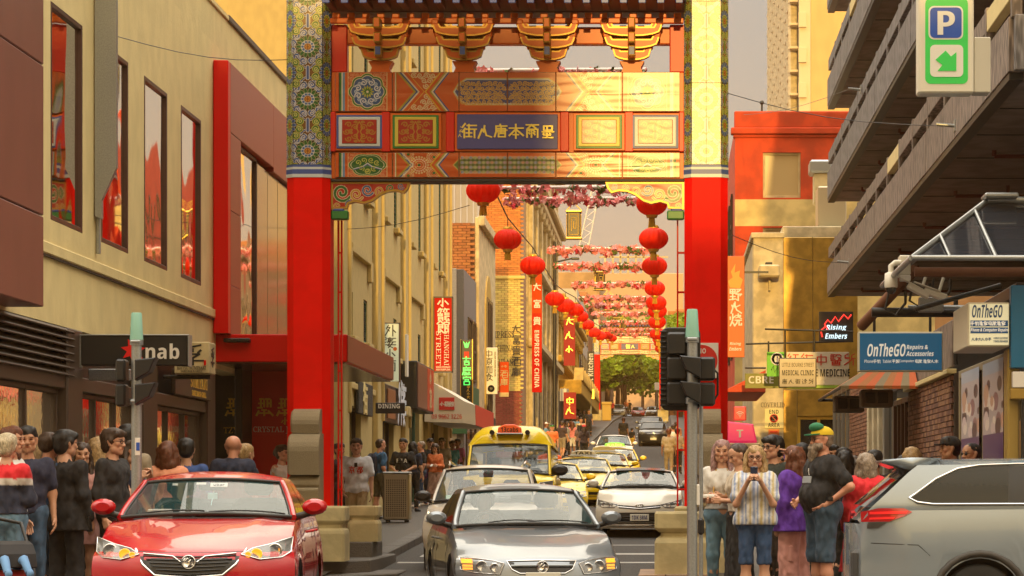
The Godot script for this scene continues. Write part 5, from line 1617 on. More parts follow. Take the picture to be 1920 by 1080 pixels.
func right_signs() -> void:
	var navy := mat(0.02, 0.07, 0.2, 0.4)
	var s := thing("parking_sign", "projecting car park lightbox with a white P over a green arrow", "sign")
	var d := 29.3
	block(s, "sign_box", PX(1722, d), PX(1826, d), 5.76, 6.87, d, d + 0.3, mat(0.72, 0.68, 0.55, 0.45), 0.02)
	block(s, "bracket_box", PX(1827, d), PX(1858, d), 5.77, 6.38, d + 0.02, d + 0.3, mat(0.55, 0.52, 0.42, 0.5), 0.01)
	var face := mat(0.03, 0.42, 0.06, 0.4, 0, {"emit": V(0.03, 0.42, 0.06), "en": 0.06})
	var wht := mat(0.78, 0.76, 0.68, 0.4)
	var X := func(px: float) -> float: return PX(px, d - 0.01)
	var Y := func(py: float) -> float: return PY(py, d - 0.01)
	for q in [["green_face", 1735, 157, 1815, -4, 0.06, face, 0.0], ["blue_square", 1744, 71, 1803, 14, 0.05, mat(0.02, 0.09, 0.45, 0.4), 0.008], ["white_square", 1744, 144, 1806, 84, 0.05, wht, 0.008]]:
		var st := S()
		prism(st, rrect(X.call(q[1]), Y.call(q[2]), X.call(q[3]), Y.call(q[4]), q[5]), -d - 0.0, -d + 0.004 + q[7])
		obj(q[0], st, q[6], s)
		if q[0] == "blue_square":
			st = S()
			var rim := rrect(X.call(1741), Y.call(74), X.call(1806), Y.call(11), 0.06)
			prism(st, rim, -d, -d + 0.008)
			obj("white_border", st, wht, s)
	text("P", 0.19, 0.26, wht, s, at(V(X.call(1774), Y.call(43), -d + 0.014)))
	var ar := S()
	var ap := PackedVector2Array()
	for q in [[1793, 133], [1793, 98], [1783, 106], [1773, 95], [1754, 112], [1767, 122], [1758, 133]]: ap.append(Vector2(X.call(q[0]), Y.call(q[1])))
	prism(ar, ap, -d, -d + 0.018)
	obj("arrow", ar, face, s)
	s = thing("phone_repair_sign", "blue hanging lightbox sign for phone repairs and accessories in front of the awning", "sign")
	d = 36.5
	block(s, "sign_box", PX(1609, d), PX(1768, d), PY(697, d), PY(622, d), d, d + 0.15, mat(0.6, 0.55, 0.4, 0.4), 0.01)
	block(s, "sign_face", PX(1612, d), PX(1766, d), PY(694, d), PY(625, d), d - 0.012, d, mat(0.012, 0.11, 0.22, 0.35, 0, {"emit": V(0.01, 0.09, 0.2), "en": 0.05}), 0.004)
	var cr := mat(0.75, 0.72, 0.62, 0.5, 0, {"emit": V(0.7, 0.68, 0.6), "en": 0.06})
	text("OnTheGO", 0.52, 0.18, cr, s, at(V(PX(1662, d), PY(656, d), -d + 0.016)), "sansb", "lettering", 0.12)
	text("Repairs &", 0.29, 0.08, cr, s, at(V(PX(1720, d), PY(652, d), -d + 0.016)), "sansb", "lettering", 0.15)
	text("Accessories", 0.37, 0.07, cr, s, at(V(PX(1725, d), PY(663, d), -d + 0.016)), "sansb", "lettering", 0.15)
	var px := [1629.0, 1663.0, 1700.0]
	for k in 3: text(["Phone", "Tablet", "Computer"][k], [0.12, 0.12, 0.2][k], 0.045, cr, s, at(V(PX(px[k], d), PY(677.5, d), -d + 0.016)), "sans")
	for q in [["手机", 1644], ["平板", 1679], ["电脑", 1722], ["维修", 1738], ["人本", 1752]]: hans(q[0], V(PX(q[1], d), PY(677.5, d), -d + 0.013), 0.048, 0.052, 0.006, cr, s, false)
	for q in [1640, 1745]:
		var st := S()
		cyl(st, V(PX(q, d), PY(622, d), -d - 0.07), V(PX(q, d), PY(590, d), -d - 0.07), 0.02)
		obj("hanger", st, M.black, s)
	s = thing("phone_repair_lightbox", "small cream lightbox sign for phone and computer repairs at the shop corner", "sign")
	d = 30.0
	var x0 := PX(1816, d)
	var x1 := PX(1893, d)
	block(s, "sign_box", x0 - 0.01, x1, PY(650, d), PY(567, d), d, d + 1.5, mat(0.66, 0.6, 0.45, 0.45), 0.012)
	block(s, "sign_face", x0 + 0.01, x1 - 0.01, PY(647, d), PY(570, d), d - 0.01, d, mat(0.75, 0.72, 0.52, 0.4, 0, {"emit": V(0.7, 0.65, 0.4), "en": 0.06}), 0.003)
	text("OnTheGO", 0.34, 0.15, navy, s, at(V(PX(1851, d), PY(583, d), -d + 0.012)), "sansb", "lettering", 0.1)
	for q in [[612, 601], [625, 614]]: block(s, "blue_band", x0 + 0.02, x1 - 0.02, PY(q[0], d), PY(q[1], d), d - 0.016, d - 0.011, mat(0.02, 0.1, 0.3, 0.4), 0.001)
	hans("手机维修电脑维修", V(PX(1852, d), PY(606.5, d), -d + 0.02), 0.045, 0.05, 0.007, cr, s, false)
	text("Phone & Computer Repairs", 0.42, 0.05, cr, s, at(V(PX(1855, d), PY(619.5, d), -d + 0.02)), "sansb", "lettering", 0.15)
	text("4 GREAT LOCATIONS", 0.16, 0.022, navy, s, at(V(PX(1876, d), PY(634, d), -d + 0.014)), "sans")
	text("7 DAYS PER WEEK", 0.16, 0.022, navy, s, at(V(PX(1876, d), PY(640, d), -d + 0.014)), "sansb")
	hans("人本大人中平", V(PX(1840, d), PY(636, d), -d + 0.012), 0.035, 0.037, 0.005, navy, s, false)
	s = thing("flame_banner", "tall orange banner with a flame and three white characters beside the gate column", "banner")
	d = 58.0
	block(s, "banner_panel", PX(1364, d), PX(1396, d), PY(670, d), PY(480, d), d, d + 0.06, mat(0.62, 0.12, 0.01, 0.5), 0.008)
	hans("野火烧", V(PX(1379, d), PY(576, d), -d + 0.008), 0.26, 0.275, 0.03, M.white, s)
	var st3 := S()
	prism(st3, P2([-0.12, -0.22, 0.1, -0.24, 0.16, -0.05, 0.08, 0.02, 0.1, 0.15, -0.02, 0.1, 0.0, 0.3, -0.1, 0.12, -0.06, 0.0, -0.16, -0.08]), 0, 0.008, at(V(PX(1379, d), PY(520, d), -d)))
	obj("flame_mark", st3, mat(0.75, 0.32, 0.04, 0.5), s)
	text("Rising", 0.24, 0.08, M.white, s, at(V(PX(1379, d), PY(645, d), -d + 0.006)), "sansb", "lettering", 0.2)
	text("Embers", 0.26, 0.08, M.white, s, at(V(PX(1379, d), PY(654, d), -d + 0.006)), "sansb", "lettering", 0.2)
	block(s, "sign_arm", PX(1396, d), 2.24, PY(512, d), PY(508, d), d + 0.02, d + 0.06, M.black, 0.004)
	s = thing("property_board", "olive property board with white capital letters, lowest of the hanging signs", "sign")
	d = 58.6
	block(s, "board", PX(1397, d), PX(1505, d), PY(728, d), PY(700, d), d, d + 0.05, mat(0.2, 0.21, 0.03, 0.5), 0.005)
	text("CBRE", 0.55, 0.16, M.white, s, at(V(PX(1427, d), PY(712, d), -d + 0.006)))
	s = thing("chinese_medicine_sign", "white hanging sign with red characters and black capitals about medicine", "sign")
	d = 58.0
	block(s, "board", PX(1475, d), PX(1592, d), PY(722, d), PY(660, d), d, d + 0.06, mat(0.66, 0.6, 0.46, 0.5), 0.006)
	block(s, "foot_strip", PX(1475, d), PX(1592, d), PY(728, d), PY(722.5, d), d, d + 0.05, mat(0.3, 0.5, 0.05, 0.5), 0.003)
	hans("红街中醫所", V(PX(1540, d), PY(674, d), -d + 0.006), 0.24, 0.31, 0.025, mat(0.55, 0.03, 0.02, 0.5), s, false)
	text("CHINESE MEDICINE", 1.25, 0.16, M.black, s, at(V(PX(1540, d), PY(699, d), -d + 0.006)))
	s = thing("green_cafe_sign", "bright green hanging sign with a pale ring and script lettering", "sign")
	d = 57.5
	block(s, "board", PX(1438, d), PX(1474, d), PY(706, d), PY(660, d), d, d + 0.06, mat(0.12, 0.5, 0.02, 0.5), 0.006)
	st3 = S()
	lathe(st3, [Vector2(0.14, 0), Vector2(0.14, 0.01), Vector2(0.115, 0.01), Vector2(0.115, 0)], 22, Transform3D(Basis(Vector3.RIGHT, PI / 2), V(PX(1457, d), PY(673, d), -d)))
	obj("ring_mark", st3, M.white, s)
	text("S", 0.1, 0.14, M.white, s, at(V(PX(1457, d), PY(673, d), -d + 0.006)))
	st3 = S()
	tube(st3, [W(1446, 694, d), W(1450, 686, d), W(1452, 698, d), W(1458, 688, d), W(1462, 697, d), W(1470, 684, d)].map(func(v): return v + V(0, 0, 0.01)), 0.008, 5)
	obj("script_mark", st3, M.black, s)
	s = thing("clinic_sign", "cream framed hanging sign of the medical clinic, in front of the other hanging signs", "sign")
	d = 52.0
	block(s, "frame", PX(1460, d), PX(1531, d), PY(727, d), PY(671, d), d, d + 0.05, M.brown, 0.008)
	block(s, "board", PX(1462, d), PX(1529, d), PY(725, d), PY(673, d), d - 0.01, d, mat(0.66, 0.56, 0.38, 0.5), 0.003)
	text("LITTLE BOURKE STREET", 0.62, 0.075, M.black, s, at(V(PX(1496, d), PY(684, d), -d + 0.014)), "sans")
	text("MEDICAL CLINIC", 0.62, 0.1, M.black, s, at(V(PX(1496, d), PY(699, d), -d + 0.014)))
	hans("唐人街诊所", V(PX(1496, d), PY(715, d), -d + 0.012), 0.09, 0.13, 0.011, M.black, s, false)
	s = thing("sign_gantry", "black iron gantry bars carrying the hanging signs over the pavement", "gantry")
	for q in [[1434, 617, 1600, 622, 55.0], [1398, 645, 1600, 640, 58.0], [1397, 690, 1436, 690, 60.0], [1472, 617, 1472, 672, 55.0], [1527, 618, 1527, 660, 55.0], [1441, 640, 1441, 662, 58.0]]:
		st3 = S()
		cyl(st3, W(q[0], q[1], q[4]), W(q[2], q[3], q[4]), 0.022, -1, 6)
		obj("bar", st3, M.black, s)
	s = thing("neon_sign", "red and pale blue neon sign with a flame outline on the dark wall", "neon sign")
	d = 57.0
	var red_n := mat(0.9, 0.05, 0.03, 0.5, 0, {"emit": V(0.9, 0.03, 0.02), "en": 0.25})
	st3 = S()
	var pts := []
	for q in [[1552, 618], [1546, 608], [1552, 600], [1558, 606], [1566, 594], [1572, 603], [1582, 590], [1590, 598], [1596, 590]]: pts.append(W(q[0], q[1], d) + V(0, 0, 0.03))
	tube(st3, pts, 0.018, 6)
	obj("neon_tube", st3, red_n, s)
	st3 = S()
	tube(st3, [W(1542, 632, d), W(1539, 620, d), W(1548, 612, d)], 0.018, 6)
	obj("neon_tube", st3, red_n, s)
	var pn := mat(0.6, 0.8, 0.9, 0.5, 0, {"emit": V(0.55, 0.75, 0.85), "en": 0.22})
	text("Rising", 0.42, 0.14, pn, s, at(V(PX(1568, d), PY(615, d), -d + 0.03)), "sansb", "lettering", 0.2)
	text("Embers", 0.46, 0.12, pn, s, at(V(PX(1568, d), PY(630, d), -d + 0.03)), "sansb", "lettering", 0.2)
	block(s, "backing_board", PX(1536, d), PX(1600, d), PY(640, d), PY(584, d), d + 0.05, d + 0.12, M.dark, 0.005)
	s = thing("no_entry_sign", "round red no entry sign on a white plate fixed to the gate column", "sign")
	d = 39.95
	block(s, "plate", PX(1284, d), PX(1347, d), PY(709, d), PY(643, d), d, d + 0.02, M.white, 0.004)
	st3 = S()
	prism(st3, circ(Vector2(PX(1316, d), PY(676, d)), 0.235, 28), -d, -d + 0.008)
	obj("red_disc", st3, mat(0.62, 0.02, 0.015, 0.4), s)
	block(s, "bar", PX(1296, d), PX(1336, d), PY(681, d), PY(671, d), d - 0.014, d - 0.008, M.white, 0.001)
	text("NO", 0.12, 0.075, M.white, s, at(V(PX(1316, d), PY(658, d), -d + 0.01)))
	text("ENTRY", 0.26, 0.075, M.white, s, at(V(PX(1316, d), PY(692, d), -d + 0.01)))
	s = thing("parking_area_sign", "small white end of area parking sign on the cream wall", "sign")
	d = 67.9
	block(s, "plate", PX(1434, d), PX(1469, d), PY(803, d), PY(766, d), d, d + 0.02, mat(0.7, 0.62, 0.3, 0.5), 0.003)
	for q in [["END", 772, 0.24], ["AREA", 797, 0.3]]: text(q[0], q[2], 0.1, M.black, s, at(V(PX(1451, d), PY(q[1], d), -d + 0.006)))
	text("S", 0.1, 0.13, M.black, s, at(V(PX(1451, d), PY(784.5, d), -d + 0.008)))
	st3 = S()
	lathe(st3, [Vector2(0.11, 0), Vector2(0.11, 0.006), Vector2(0.088, 0.006), Vector2(0.088, 0)], 20, Transform3D(Basis(Vector3.RIGHT, PI / 2), V(PX(1451, d), PY(784.5, d), -d)))
	box(st3, V(PX(1451, d), PY(784.5, d), -d + 0.012), V(0.19, 0.02, 0.006), 0, Basis(Vector3.BACK, -0.8))
	obj("red_ring", st3, mat(0.6, 0.03, 0.02, 0.5), s)
	s = thing("wall_notice", "orange paper notice below the parking area sign", "notice")
	block(s, "sheet", PX(1441, d), PX(1461, d), PY(830, d), PY(805, d), d, d + 0.01, mat(0.65, 0.16, 0.03, 0.6), 0.002)
	for k in 3: block(s, "print_line", PX(1444, d), PX(1458, d), PY(823 - k * 6, d), PY(820.5 - k * 6, d), d - 0.004, d, M.redwall, 0.0)

func right_buildings() -> void:
	var b := thing("cream_corner_shop", "cream rendered shop with a gold metal clad front past the car park", "building")
	var gold := mat(0.5, 0.3, 0.05, 0.38, 0.35, {"tex": M.grime, "ts": 0.4})
	block(b, "side_wall", 2.22, 2.5, 0.8, 7.7, 68.05, 77.0, M.lit_cream, 0.02)
	block(b, "front_wall", 2.24, 3.0, 0.8, 7.85, 67.95, 68.2, M.lit_cream, 0.01)
	block(b, "parapet", 2.18, 3.02, 7.85, 7.98, 67.9, 77.0, M.lit_cream, 0.01)
	for q in [[3.0, 3.75, 4.0, 7.87], [3.76, 4.9, 4.0, 7.87], [3.0, 3.35, 0.8, 3.98], [3.36, 4.9, 3.3, 3.98]]: block(b, "metal_panel", q[0], q[1], q[2], q[3], 68.0, 68.2, gold, 0.012)
	win(b, V(3.36, 0, -68.05), Vector3.RIGHT, 0, 1.6, 0.9, 3.3, 0.05, 0.08, M.gold, M.window, 3, 1)
	block(b, "roof_box", 3.0, 4.9, 7.9, 8.2, 68.5, 76, M.lit_cream, 0.02)
	text("COVERLID", 0.6, 0.12, M.dark, b, at(V(PX(1449, 67.9), PY(759, 67.9), -67.94)), "serif")
	b = thing("floodlight_box", "cream floodlight box on a stem high on the cream wall", "lamp")
	block(b, "hood", PX(1423, 67.5), PX(1462, 67.5), PY(520, 67.5), PY(497, 67.5), 67.3, 67.9, M.lit_cream, 0.04)
	block(b, "stem", PX(1441, 67.8), PX(1445, 67.8), PY(545, 67.8), PY(520, 67.8), 67.75, 67.9, M.lit_cream, 0.01)
	block(b, "cap", PX(1435, 67.5), PX(1448, 67.5), PY(497, 67.5), PY(492, 67.5), 67.4, 67.7, M.dark, 0.01)
	b = thing("payphone_booth", "orange payphone booth with a pink hood and wireless mark behind the gate column", "booth")
	var pink := mat(0.66, 0.03, 0.12, 0.4, 0, {"emit": V(0.6, 0.02, 0.1), "en": 0.09})
	var x0 := PX(1362, 56.0)
	var x1 := PX(1423, 56.0)
	block(b, "cabinet", x0, x1, 0.6, 1.95, 56.0, 57.0, mat(0.6, 0.13, 0.02, 0.5), 0.03)
	block(b, "shelf", x0 - 0.02, x1 + 0.02, 2.3, 2.4, 55.9, 57.0, M.cream, 0.02)
	var st := S()
	prism(st, P2([x0, 2.42, x1 - 0.04, 2.42, x1 - 0.12, 2.8, x0 + 0.02, 2.86]), -57.0, -55.95, Transform3D(), 0.03)
	obj("hood", st, pink, b)
	text("T", 0.14, 0.16, M.white, b, at(V(PX(1387, 56), 2.6, -55.94)))
	block(b, "wireless_plate", PX(1376, 56), PX(1400, 56), 2.88, 3.18, 56.2, 56.3, mat(0.65, 0.03, 0.05, 0.4), 0.02)
	st = S()
	for k in 3:
		var arc := []
		for i in 7: arc.append(V(PX(1388, 56) + cos(PI * (0.25 + i / 12.0)) * 0.035 * (k + 1), 2.96 + sin(PI * (0.25 + i / 12.0)) * 0.035 * (k + 1) * 1.0, -56.19))
		tube(st, arc, 0.008, 5)
	ball(st, V(PX(1388, 56), 2.955, -56.19), V(0.012, 0.012, 0.012), 6, 4)
	obj("wireless_mark", st, M.white, b)
	block(b, "poster", x0 + 0.05, x1 - 0.05, 1.3, 2.25, 55.97, 56.02, mat(0.7, 0.25, 0.03, 0.4, 0, {"emit": V(0.6, 0.15, 0.01), "en": 0.06}), 0.004)
	b = thing("red_shop_awning", "small red awning above the payphone booth", "awning")
	st = S()
	prism(st, P2([0.0, 0.0, 1.0, 0.0, 1.0, 0.5]), 0, 6.0, Transform3D(Basis(V(1, 0, 0), Vector3.UP, V(0, 0, 1)), V(1.25, 3.62, -66)), 0.01)
	obj("canvas", st, mat(0.6, 0.07, 0.02, 0.7), b)
	b = thing("red_painted_building", "red and cream painted building with a blind window above the cream shop", "building")
	var r1 := mat(0.55, 0.05, 0.005, 0.8, 0, {"tex": M.grime, "ts": 0.2})
	var cr := mat(0.66, 0.5, 0.2, 0.8, 0, {"tex": M.grime, "ts": 0.2})
	var o := V(2.08, 0, -80.0)
	wall(b, "wall", o, Vector3.RIGHT, 6.0, 10.15, 12.1, 0.3, [[0.84, 1.97, 10.2, 11.56]], r1)
	wall(b, "wall", o, Vector3.RIGHT, 6.0, 9.35, 10.15, 0.29, [], cr)
	wall(b, "wall", o, Vector3.RIGHT, 6.0, 8.1, 9.35, 0.3, [[0.84, 1.97, 8.2, 9.3]], r1)
	wall(b, "wall", o, Vector3.RIGHT, 6.0, 1.0, 8.1, 0.29, [], cr)
	for q in [[12.1, 0.12, 0.2], [12.3, 0.02, 0.5], [12.0, 0.05, 0.1]]: block(b, "cornice", 2.08 - q[1], 8.2, q[0], q[0] + q[2], 80.0 - q[1], 80.3, r1, 0.03)
	var blindm := mat(0.42, 0.3, 0.14, 0.35)
	win(b, o, Vector3.RIGHT, 0.84, 1.97, 10.2, 11.56, 0.1, 0.07, M.cream, blindm)
	win(b, o, Vector3.RIGHT, 0.84, 1.97, 8.2, 9.3, 0.1, 0.07, M.cream, blindm)
	block(b, "side_wall", 2.08, 2.4, 1.0, 12.3, 80.3, 96, r1, 0.01)
	rwin(b, V(2.08, 0, -95.5), Vector3.BACK, 1.5, 3.4, 4, 1.3, 5.5, 3.2, 2, 1.9, M.brown, M.window)
	st = S()
	cyl(st, V(2.9, 12.8, -80.3), V(2.9, 13.05, -80.3), 0.03)
	ball(st, V(2.9, 13.1, -80.3), V(0.07, 0.07, 0.07), 8, 5)
	obj("finial", st, M.dark, b)
	b = thing("rooftop_ducts", "pale metal rooftop ducts between the red building and the car park", "duct")
	block(b, "duct", 4.0, 4.75, 8.3, 9.4, 70, 71.2, mat(0.55, 0.45, 0.3, 0.4, 0.5), 0.03)
	block(b, "duct_cap", 3.9, 4.5, 10.0, 10.35, 72, 73, M.steel, 0.05)
	block(b, "duct_neck", 4.02, 4.4, 9.2, 10.0, 72.1, 72.9, M.cream, 0.02)
	block(b, "green_lamp", 4.05, 4.6, 8.12, 8.25, 69.6, 69.9, mat(0.2, 0.5, 0.4, 0.4), 0.02)
	var cols := [[0.42, 0.24, 0.1], [0.5, 0.2, 0.07], [0.5, 0.4, 0.2], [0.4, 0.13, 0.06], [0.46, 0.32, 0.16]]
	var nm := ["ochre plaster terrace building beyond the red painted one", "orange brick terrace building along the rising side of the lane", "pale terrace building halfway up the lane", "dark red brick terrace building near the far gate", "tan terrace building beside the far gate"]
	for k in 5:
		var d0 := 96.2 + k * 40
		b = thing("terrace_building", nm[k], "building")
		var mm := mat(cols[k][0], cols[k][1], cols[k][2], 0.85, 0, {"tex": M.grime, "ts": 0.1})
		var y0 := E(d0)
		var h := y0 + 9.0 + (k * 7 % 5)
		block(b, "wall", 2.3, 14, y0 - 1, h, d0, d0 + 39.6, mm, 0.02)
		block(b, "cornice", 2.1, 2.4, h - 0.7, h - 0.3, d0, d0 + 39.6, mm, 0.05)
		block(b, "shopfront", 2.2, 2.31, y0 + 2, y0 + 4.2, d0 + 1, d0 + 38, M.dark, 0.02)
		rwin(b, V(2.3, 0, -(d0 + 39)), Vector3.BACK, 2, 5, 7, 1.8, y0 + 5.2, 3, 1, 2.0, M.cream, M.window)
	b = thing("apartment_tower", "tall tan apartment tower with stacked balcony fins above the red roof", "tower")
	var tw := mat(0.6, 0.42, 0.17, 0.8, 0, {"tex": M.streak, "ts": 0.03})
	var tc := mat(0.62, 0.52, 0.34, 0.8)
	var d2 := 250.0
	block(b, "wall", 13.6, 24, 0, 90, d2, d2 + 60, tw, 0.05)
	block(b, "corner_strip", 12.5, 13.6, 0, 90, d2 - 0.05, d2 + 60, tc, 0.05)
	for j in 24:
		var y := 30 + j * 2.2
		for i in 11:
			var st4 := S()
			box(st4, V(12.1, y + 1.1, -(d2 + 2.5 + i * 5.2)), V(0.9, 2.1, 0.5), 0.03, Basis(Vector3.UP, 0.5))
			obj("balcony_fin", st4, tc if j == 0 and i == 0 else M.lit_cream, b)
		block(b, "balcony_slab", 11.7, 12.55, y - 0.1, y + 0.12, d2 + 1, d2 + 59, tc, 0.02)
		if j < 10: block(b, "end_bracket", 12.45, 13.2, y * 1.5 - 10, y * 1.5 - 8.6, d2 - 0.3, d2 - 0.05, tc, 0.02)
	block(b, "balcony_recess", 12.45, 12.49, 0, 90, d2 + 0.5, d2 + 60, M.dark, 0.0)

func far_street() -> void:
	var g := thing("far_gate", "second painted gate far up the lane in front of the trees", "gate", V(-0.05, E(237) - 0.1, -197.0))
	build_gate(g, -6.1, -0.18, 40.35, 1.0, false)
	for q in [[-7.2, -6.6, "yellow pedestal at the foot of the far gate beside the pavement"], [-5.6, -4.8, "second yellow pedestal under the far gate, nearer the road"]]:
		var o := thing("stone_pedestal", q[2], "pedestal")
		block(o, "pedestal_block", q[0], q[1], E(236) + 0.1, E(236) + 1.5, 235, 236, mat(0.55, 0.36, 0.08, 0.7), 0.04)
		block(o, "pedestal_cap", q[0] - 0.05, q[1] + 0.05, E(236) + 1.5, E(236) + 1.75, 234.95, 236.05, mat(0.55, 0.36, 0.08, 0.7), 0.04)
	var far := [[-20, -7.2, 238, 300, 11, "orange-brown terrace building just past the far gate", 0.45, 0.2, 0.08], [-22, -8.2, 345, 420, 12, "dim brown terrace building behind the street trees", 0.3, 0.18, 0.1], [0.5, 14, 318, 380, 12, "orange brick building on the outer side of the upper lane", 0.5, 0.2, 0.06], [1.6, 14, 381, 450, 15, "taller orange brick building behind the upper lane", 0.52, 0.24, 0.09], [-26, 8, 640, 660, 9, "long low building closing the end of the lane", 0.5, 0.4, 0.3]]
	for q in far:
		var b := thing("distant_building", q[5], "building")
		var mm := mat(q[6], q[7], q[8], 0.85, 0, {"tex": M.grime, "ts": 0.08})
		var y0 := E(q[2])
		block(b, "wall", q[0], q[1], y0 - 1, y0 + q[4], q[2], q[3], mm, 0.05)
		block(b, "parapet", q[0] - 0.2, q[1] + 0.2, y0 + q[4], y0 + q[4] + 0.6, q[2] - 0.2, q[3] + 0.2, mm, 0.05)
		if q[2] < 600: rwin(b, V(q[0], 0, -q[2]), Vector3.RIGHT, 1.0, 2.6, 4, 1.3, y0 + 4, 3.4, 2, 2.0, M.cream, M.window)
	var b2 := thing("ribbed_roof_hall", "distant pale hall with a row of upright ribs on its roof", "building")
	block(b2, "wall", -22, 3.5, 10, 44, 520, 560, mat(0.5, 0.33, 0.2, 0.8), 0.1)
	for k in 7: block(b2, "roof_rib", -12.0 + k * 1.5, -11.6 + k * 1.5, 44, 48.5, 520, 521, mat(0.6, 0.5, 0.35, 0.7) if k == 0 else M.cream, 0.05)
	block(b2, "roof_rail", -13, 0.5, 47, 47.3, 520, 520.4, M.cream, 0.02)
	var cr := thing("tower_crane", "slender white lattice crane jib slanting into the sky above the rooftops", "crane")
	var st := S()
	var a0 := W(1093, 470, 470)
	var a1 := W(1128, 300, 470)
	var off := V(1.1, 0.3, 0)
	for k in 2: cyl(st, a0 + off * (k - 0.5) * 1.6, a1 + off * (k - 0.5) * 1.2, 0.1, -1, 5)
	for k in 16:
		var t := k / 16.0
		var t2 := (k + 1) / 16.0
		cyl(st, a0.lerp(a1, t) + off * (0.7 if k % 2 else -0.7), a0.lerp(a1, t2) + off * (-0.7 if k % 2 else 0.7), 0.05, -1, 4)
	obj("jib", st, M.white, cr)
	for q in [[-90, 1.4, 28.4, "brick building west of the cross street, middling roof", 0.3, 0.2, 0.14], [1.5, 7.5, 25.2, "narrow low building west of the cross street between taller ones", 0.34, 0.28, 0.2], [7.6, 90, 38.6, "tall office building west of the cross street", 0.3, 0.28, 0.26]]:
		var b := thing("west_building", q[3], "building")
		block(b, "wall", q[0], q[1], -0.1, q[2], -120, -90, mat(q[4], q[5], q[6], 0.8, 0, {"tex": M.grime, "ts": 0.15}), 0.02)
		var n := int((q[1] - q[0]) / 3.2)
		for i in mini(n, 12):
			for j in int(q[2] / 3.6) - 1:
				var cx: float = (q[1] - 1.6 - i * 3.2) if q[0] < -5 else (q[0] + 1.6 + i * 3.2)
				block(b, "window", cx - 0.7, cx + 0.7, 4.5 + j * 3.5, 6.6 + j * 3.5, -90.0, -89.96, M.window, 0.0)
	tree_leaf()
	var spots := [[-6.8, 268, 8.5, 3.2], [-6.6, 300, 11, 4.2], [-6.0, 330, 12, 4.6], [-5.6, 362, 13, 5.0], [0.6, 335, 12, 4.4], [1.2, 300, 11, 4.0], [1.4, 270, 10, 3.4], [-6.5, 395, 13, 5.4], [-1.5, 420, 14, 6.0], [2.0, 390, 13, 5.2], [-7.0, 440, 14, 6], [-4.0, 455, 15, 6.5]]
	var desc := ["smallest street tree, closest behind the far gate by the kerb", "leafy tree by the kerb a little past the far gate", "broad tree leaning over the kerb in the middle of the avenue", "tall tree with a bare trunk further up by the same kerb", "wide tree on the outer kerb facing the broad tree", "full green tree on the outer kerb past the far gate", "low tree on the outer kerb close to the far gate", "large dark tree high up the avenue", "spreading tree closing the view at the crest", "round tree on the outer kerb near the crest", "shaded tree behind the large dark one", "tallest tree at the very end of the avenue"]
	for k in spots.size(): tree(spots[k][0], spots[k][1], spots[k][2], spots[k][3], desc[k], k)
var leaf_mesh: ArrayMesh
func tree_leaf() -> void:
	var st := S()
	for k in 3:
		var b := Basis(Vector3.UP, k * 2.1) * Basis(Vector3.RIGHT, 0.5 + k * 0.6)
		quad(st, b * V(-0.22, 0, -0.1), b * V(0, 0.08, -0.32), b * V(0.22, 0, 0.0), b * V(0, 0.05, 0.3), b * Vector3.UP)
	leaf_mesh = commit(st)
	M.leaf = mat(0.17, 0.3, 0.035, 0.6, 0, {"vc": 1, "back": V(0.14, 0.2, 0.015)})
	M.bark = mat(0.16, 0.09, 0.05, 0.9, 0, {"tex": M.streak, "ts": 0.5})
func tree(x: float, d: float, h: float, r: float, label: String, sd: int) -> void:
	var o := thing("street_tree", label, "tree", V(x, E(d), -d), 0, "street trees beyond the far gate")
	var rg := RandomNumberGenerator.new()
	rg.seed = 100 + sd
	var st := S()
	tube(st, [V(0, -0.2, 0), V(0.1, h * 0.25, 0.05), V(-0.1, h * 0.5, 0), V(0.1, h * 0.8, 0)], [0.34, 0.26, 0.2, 0.08], 8)
	for k in 6:
		var a := rg.randf() * TAU
		var y := h * (0.35 + 0.07 * k)
		tube(st, [V(0, y, 0), V(cos(a) * r * 0.4, y + h * 0.1, sin(a) * r * 0.4), V(cos(a) * r * 0.8, y + h * 0.22, sin(a) * r * 0.8)], [0.12, 0.08, 0.03], 6)
	obj("trunk", st, M.bark, o)
	var xfs := []
	var cols := []
	for c in 22:
		var a := rg.randf() * TAU
		var e := sqrt(rg.randf()) * r * 0.85
		var cc := V(cos(a) * e, h * (0.42 + 0.55 * rg.randf()), sin(a) * e)
		var cr := r * (0.22 + 0.2 * rg.randf())
		var tone := 0.55 + rg.randf() * 0.8
		for k in 60:
			var p := V(rg.randfn(0, 1), rg.randfn(0, 0.7), rg.randfn(0, 1)).normalized() * cr * (0.55 + rg.randf() * 0.6)
			xfs.append(Transform3D(Basis.from_euler(V(rg.randf() * 6, rg.randf() * 6, rg.randf() * 6)).scaled(Vector3.ONE * (0.9 + rg.randf() * 0.7)), cc + p))
			var q := tone * (0.8 + rg.randf() * 0.4)
			cols.append(Color(q * (1.0 + rg.randf() * 0.3), q, q * 0.8))
	multi("crown", leaf_mesh, M.leaf, xfs, o, cols)

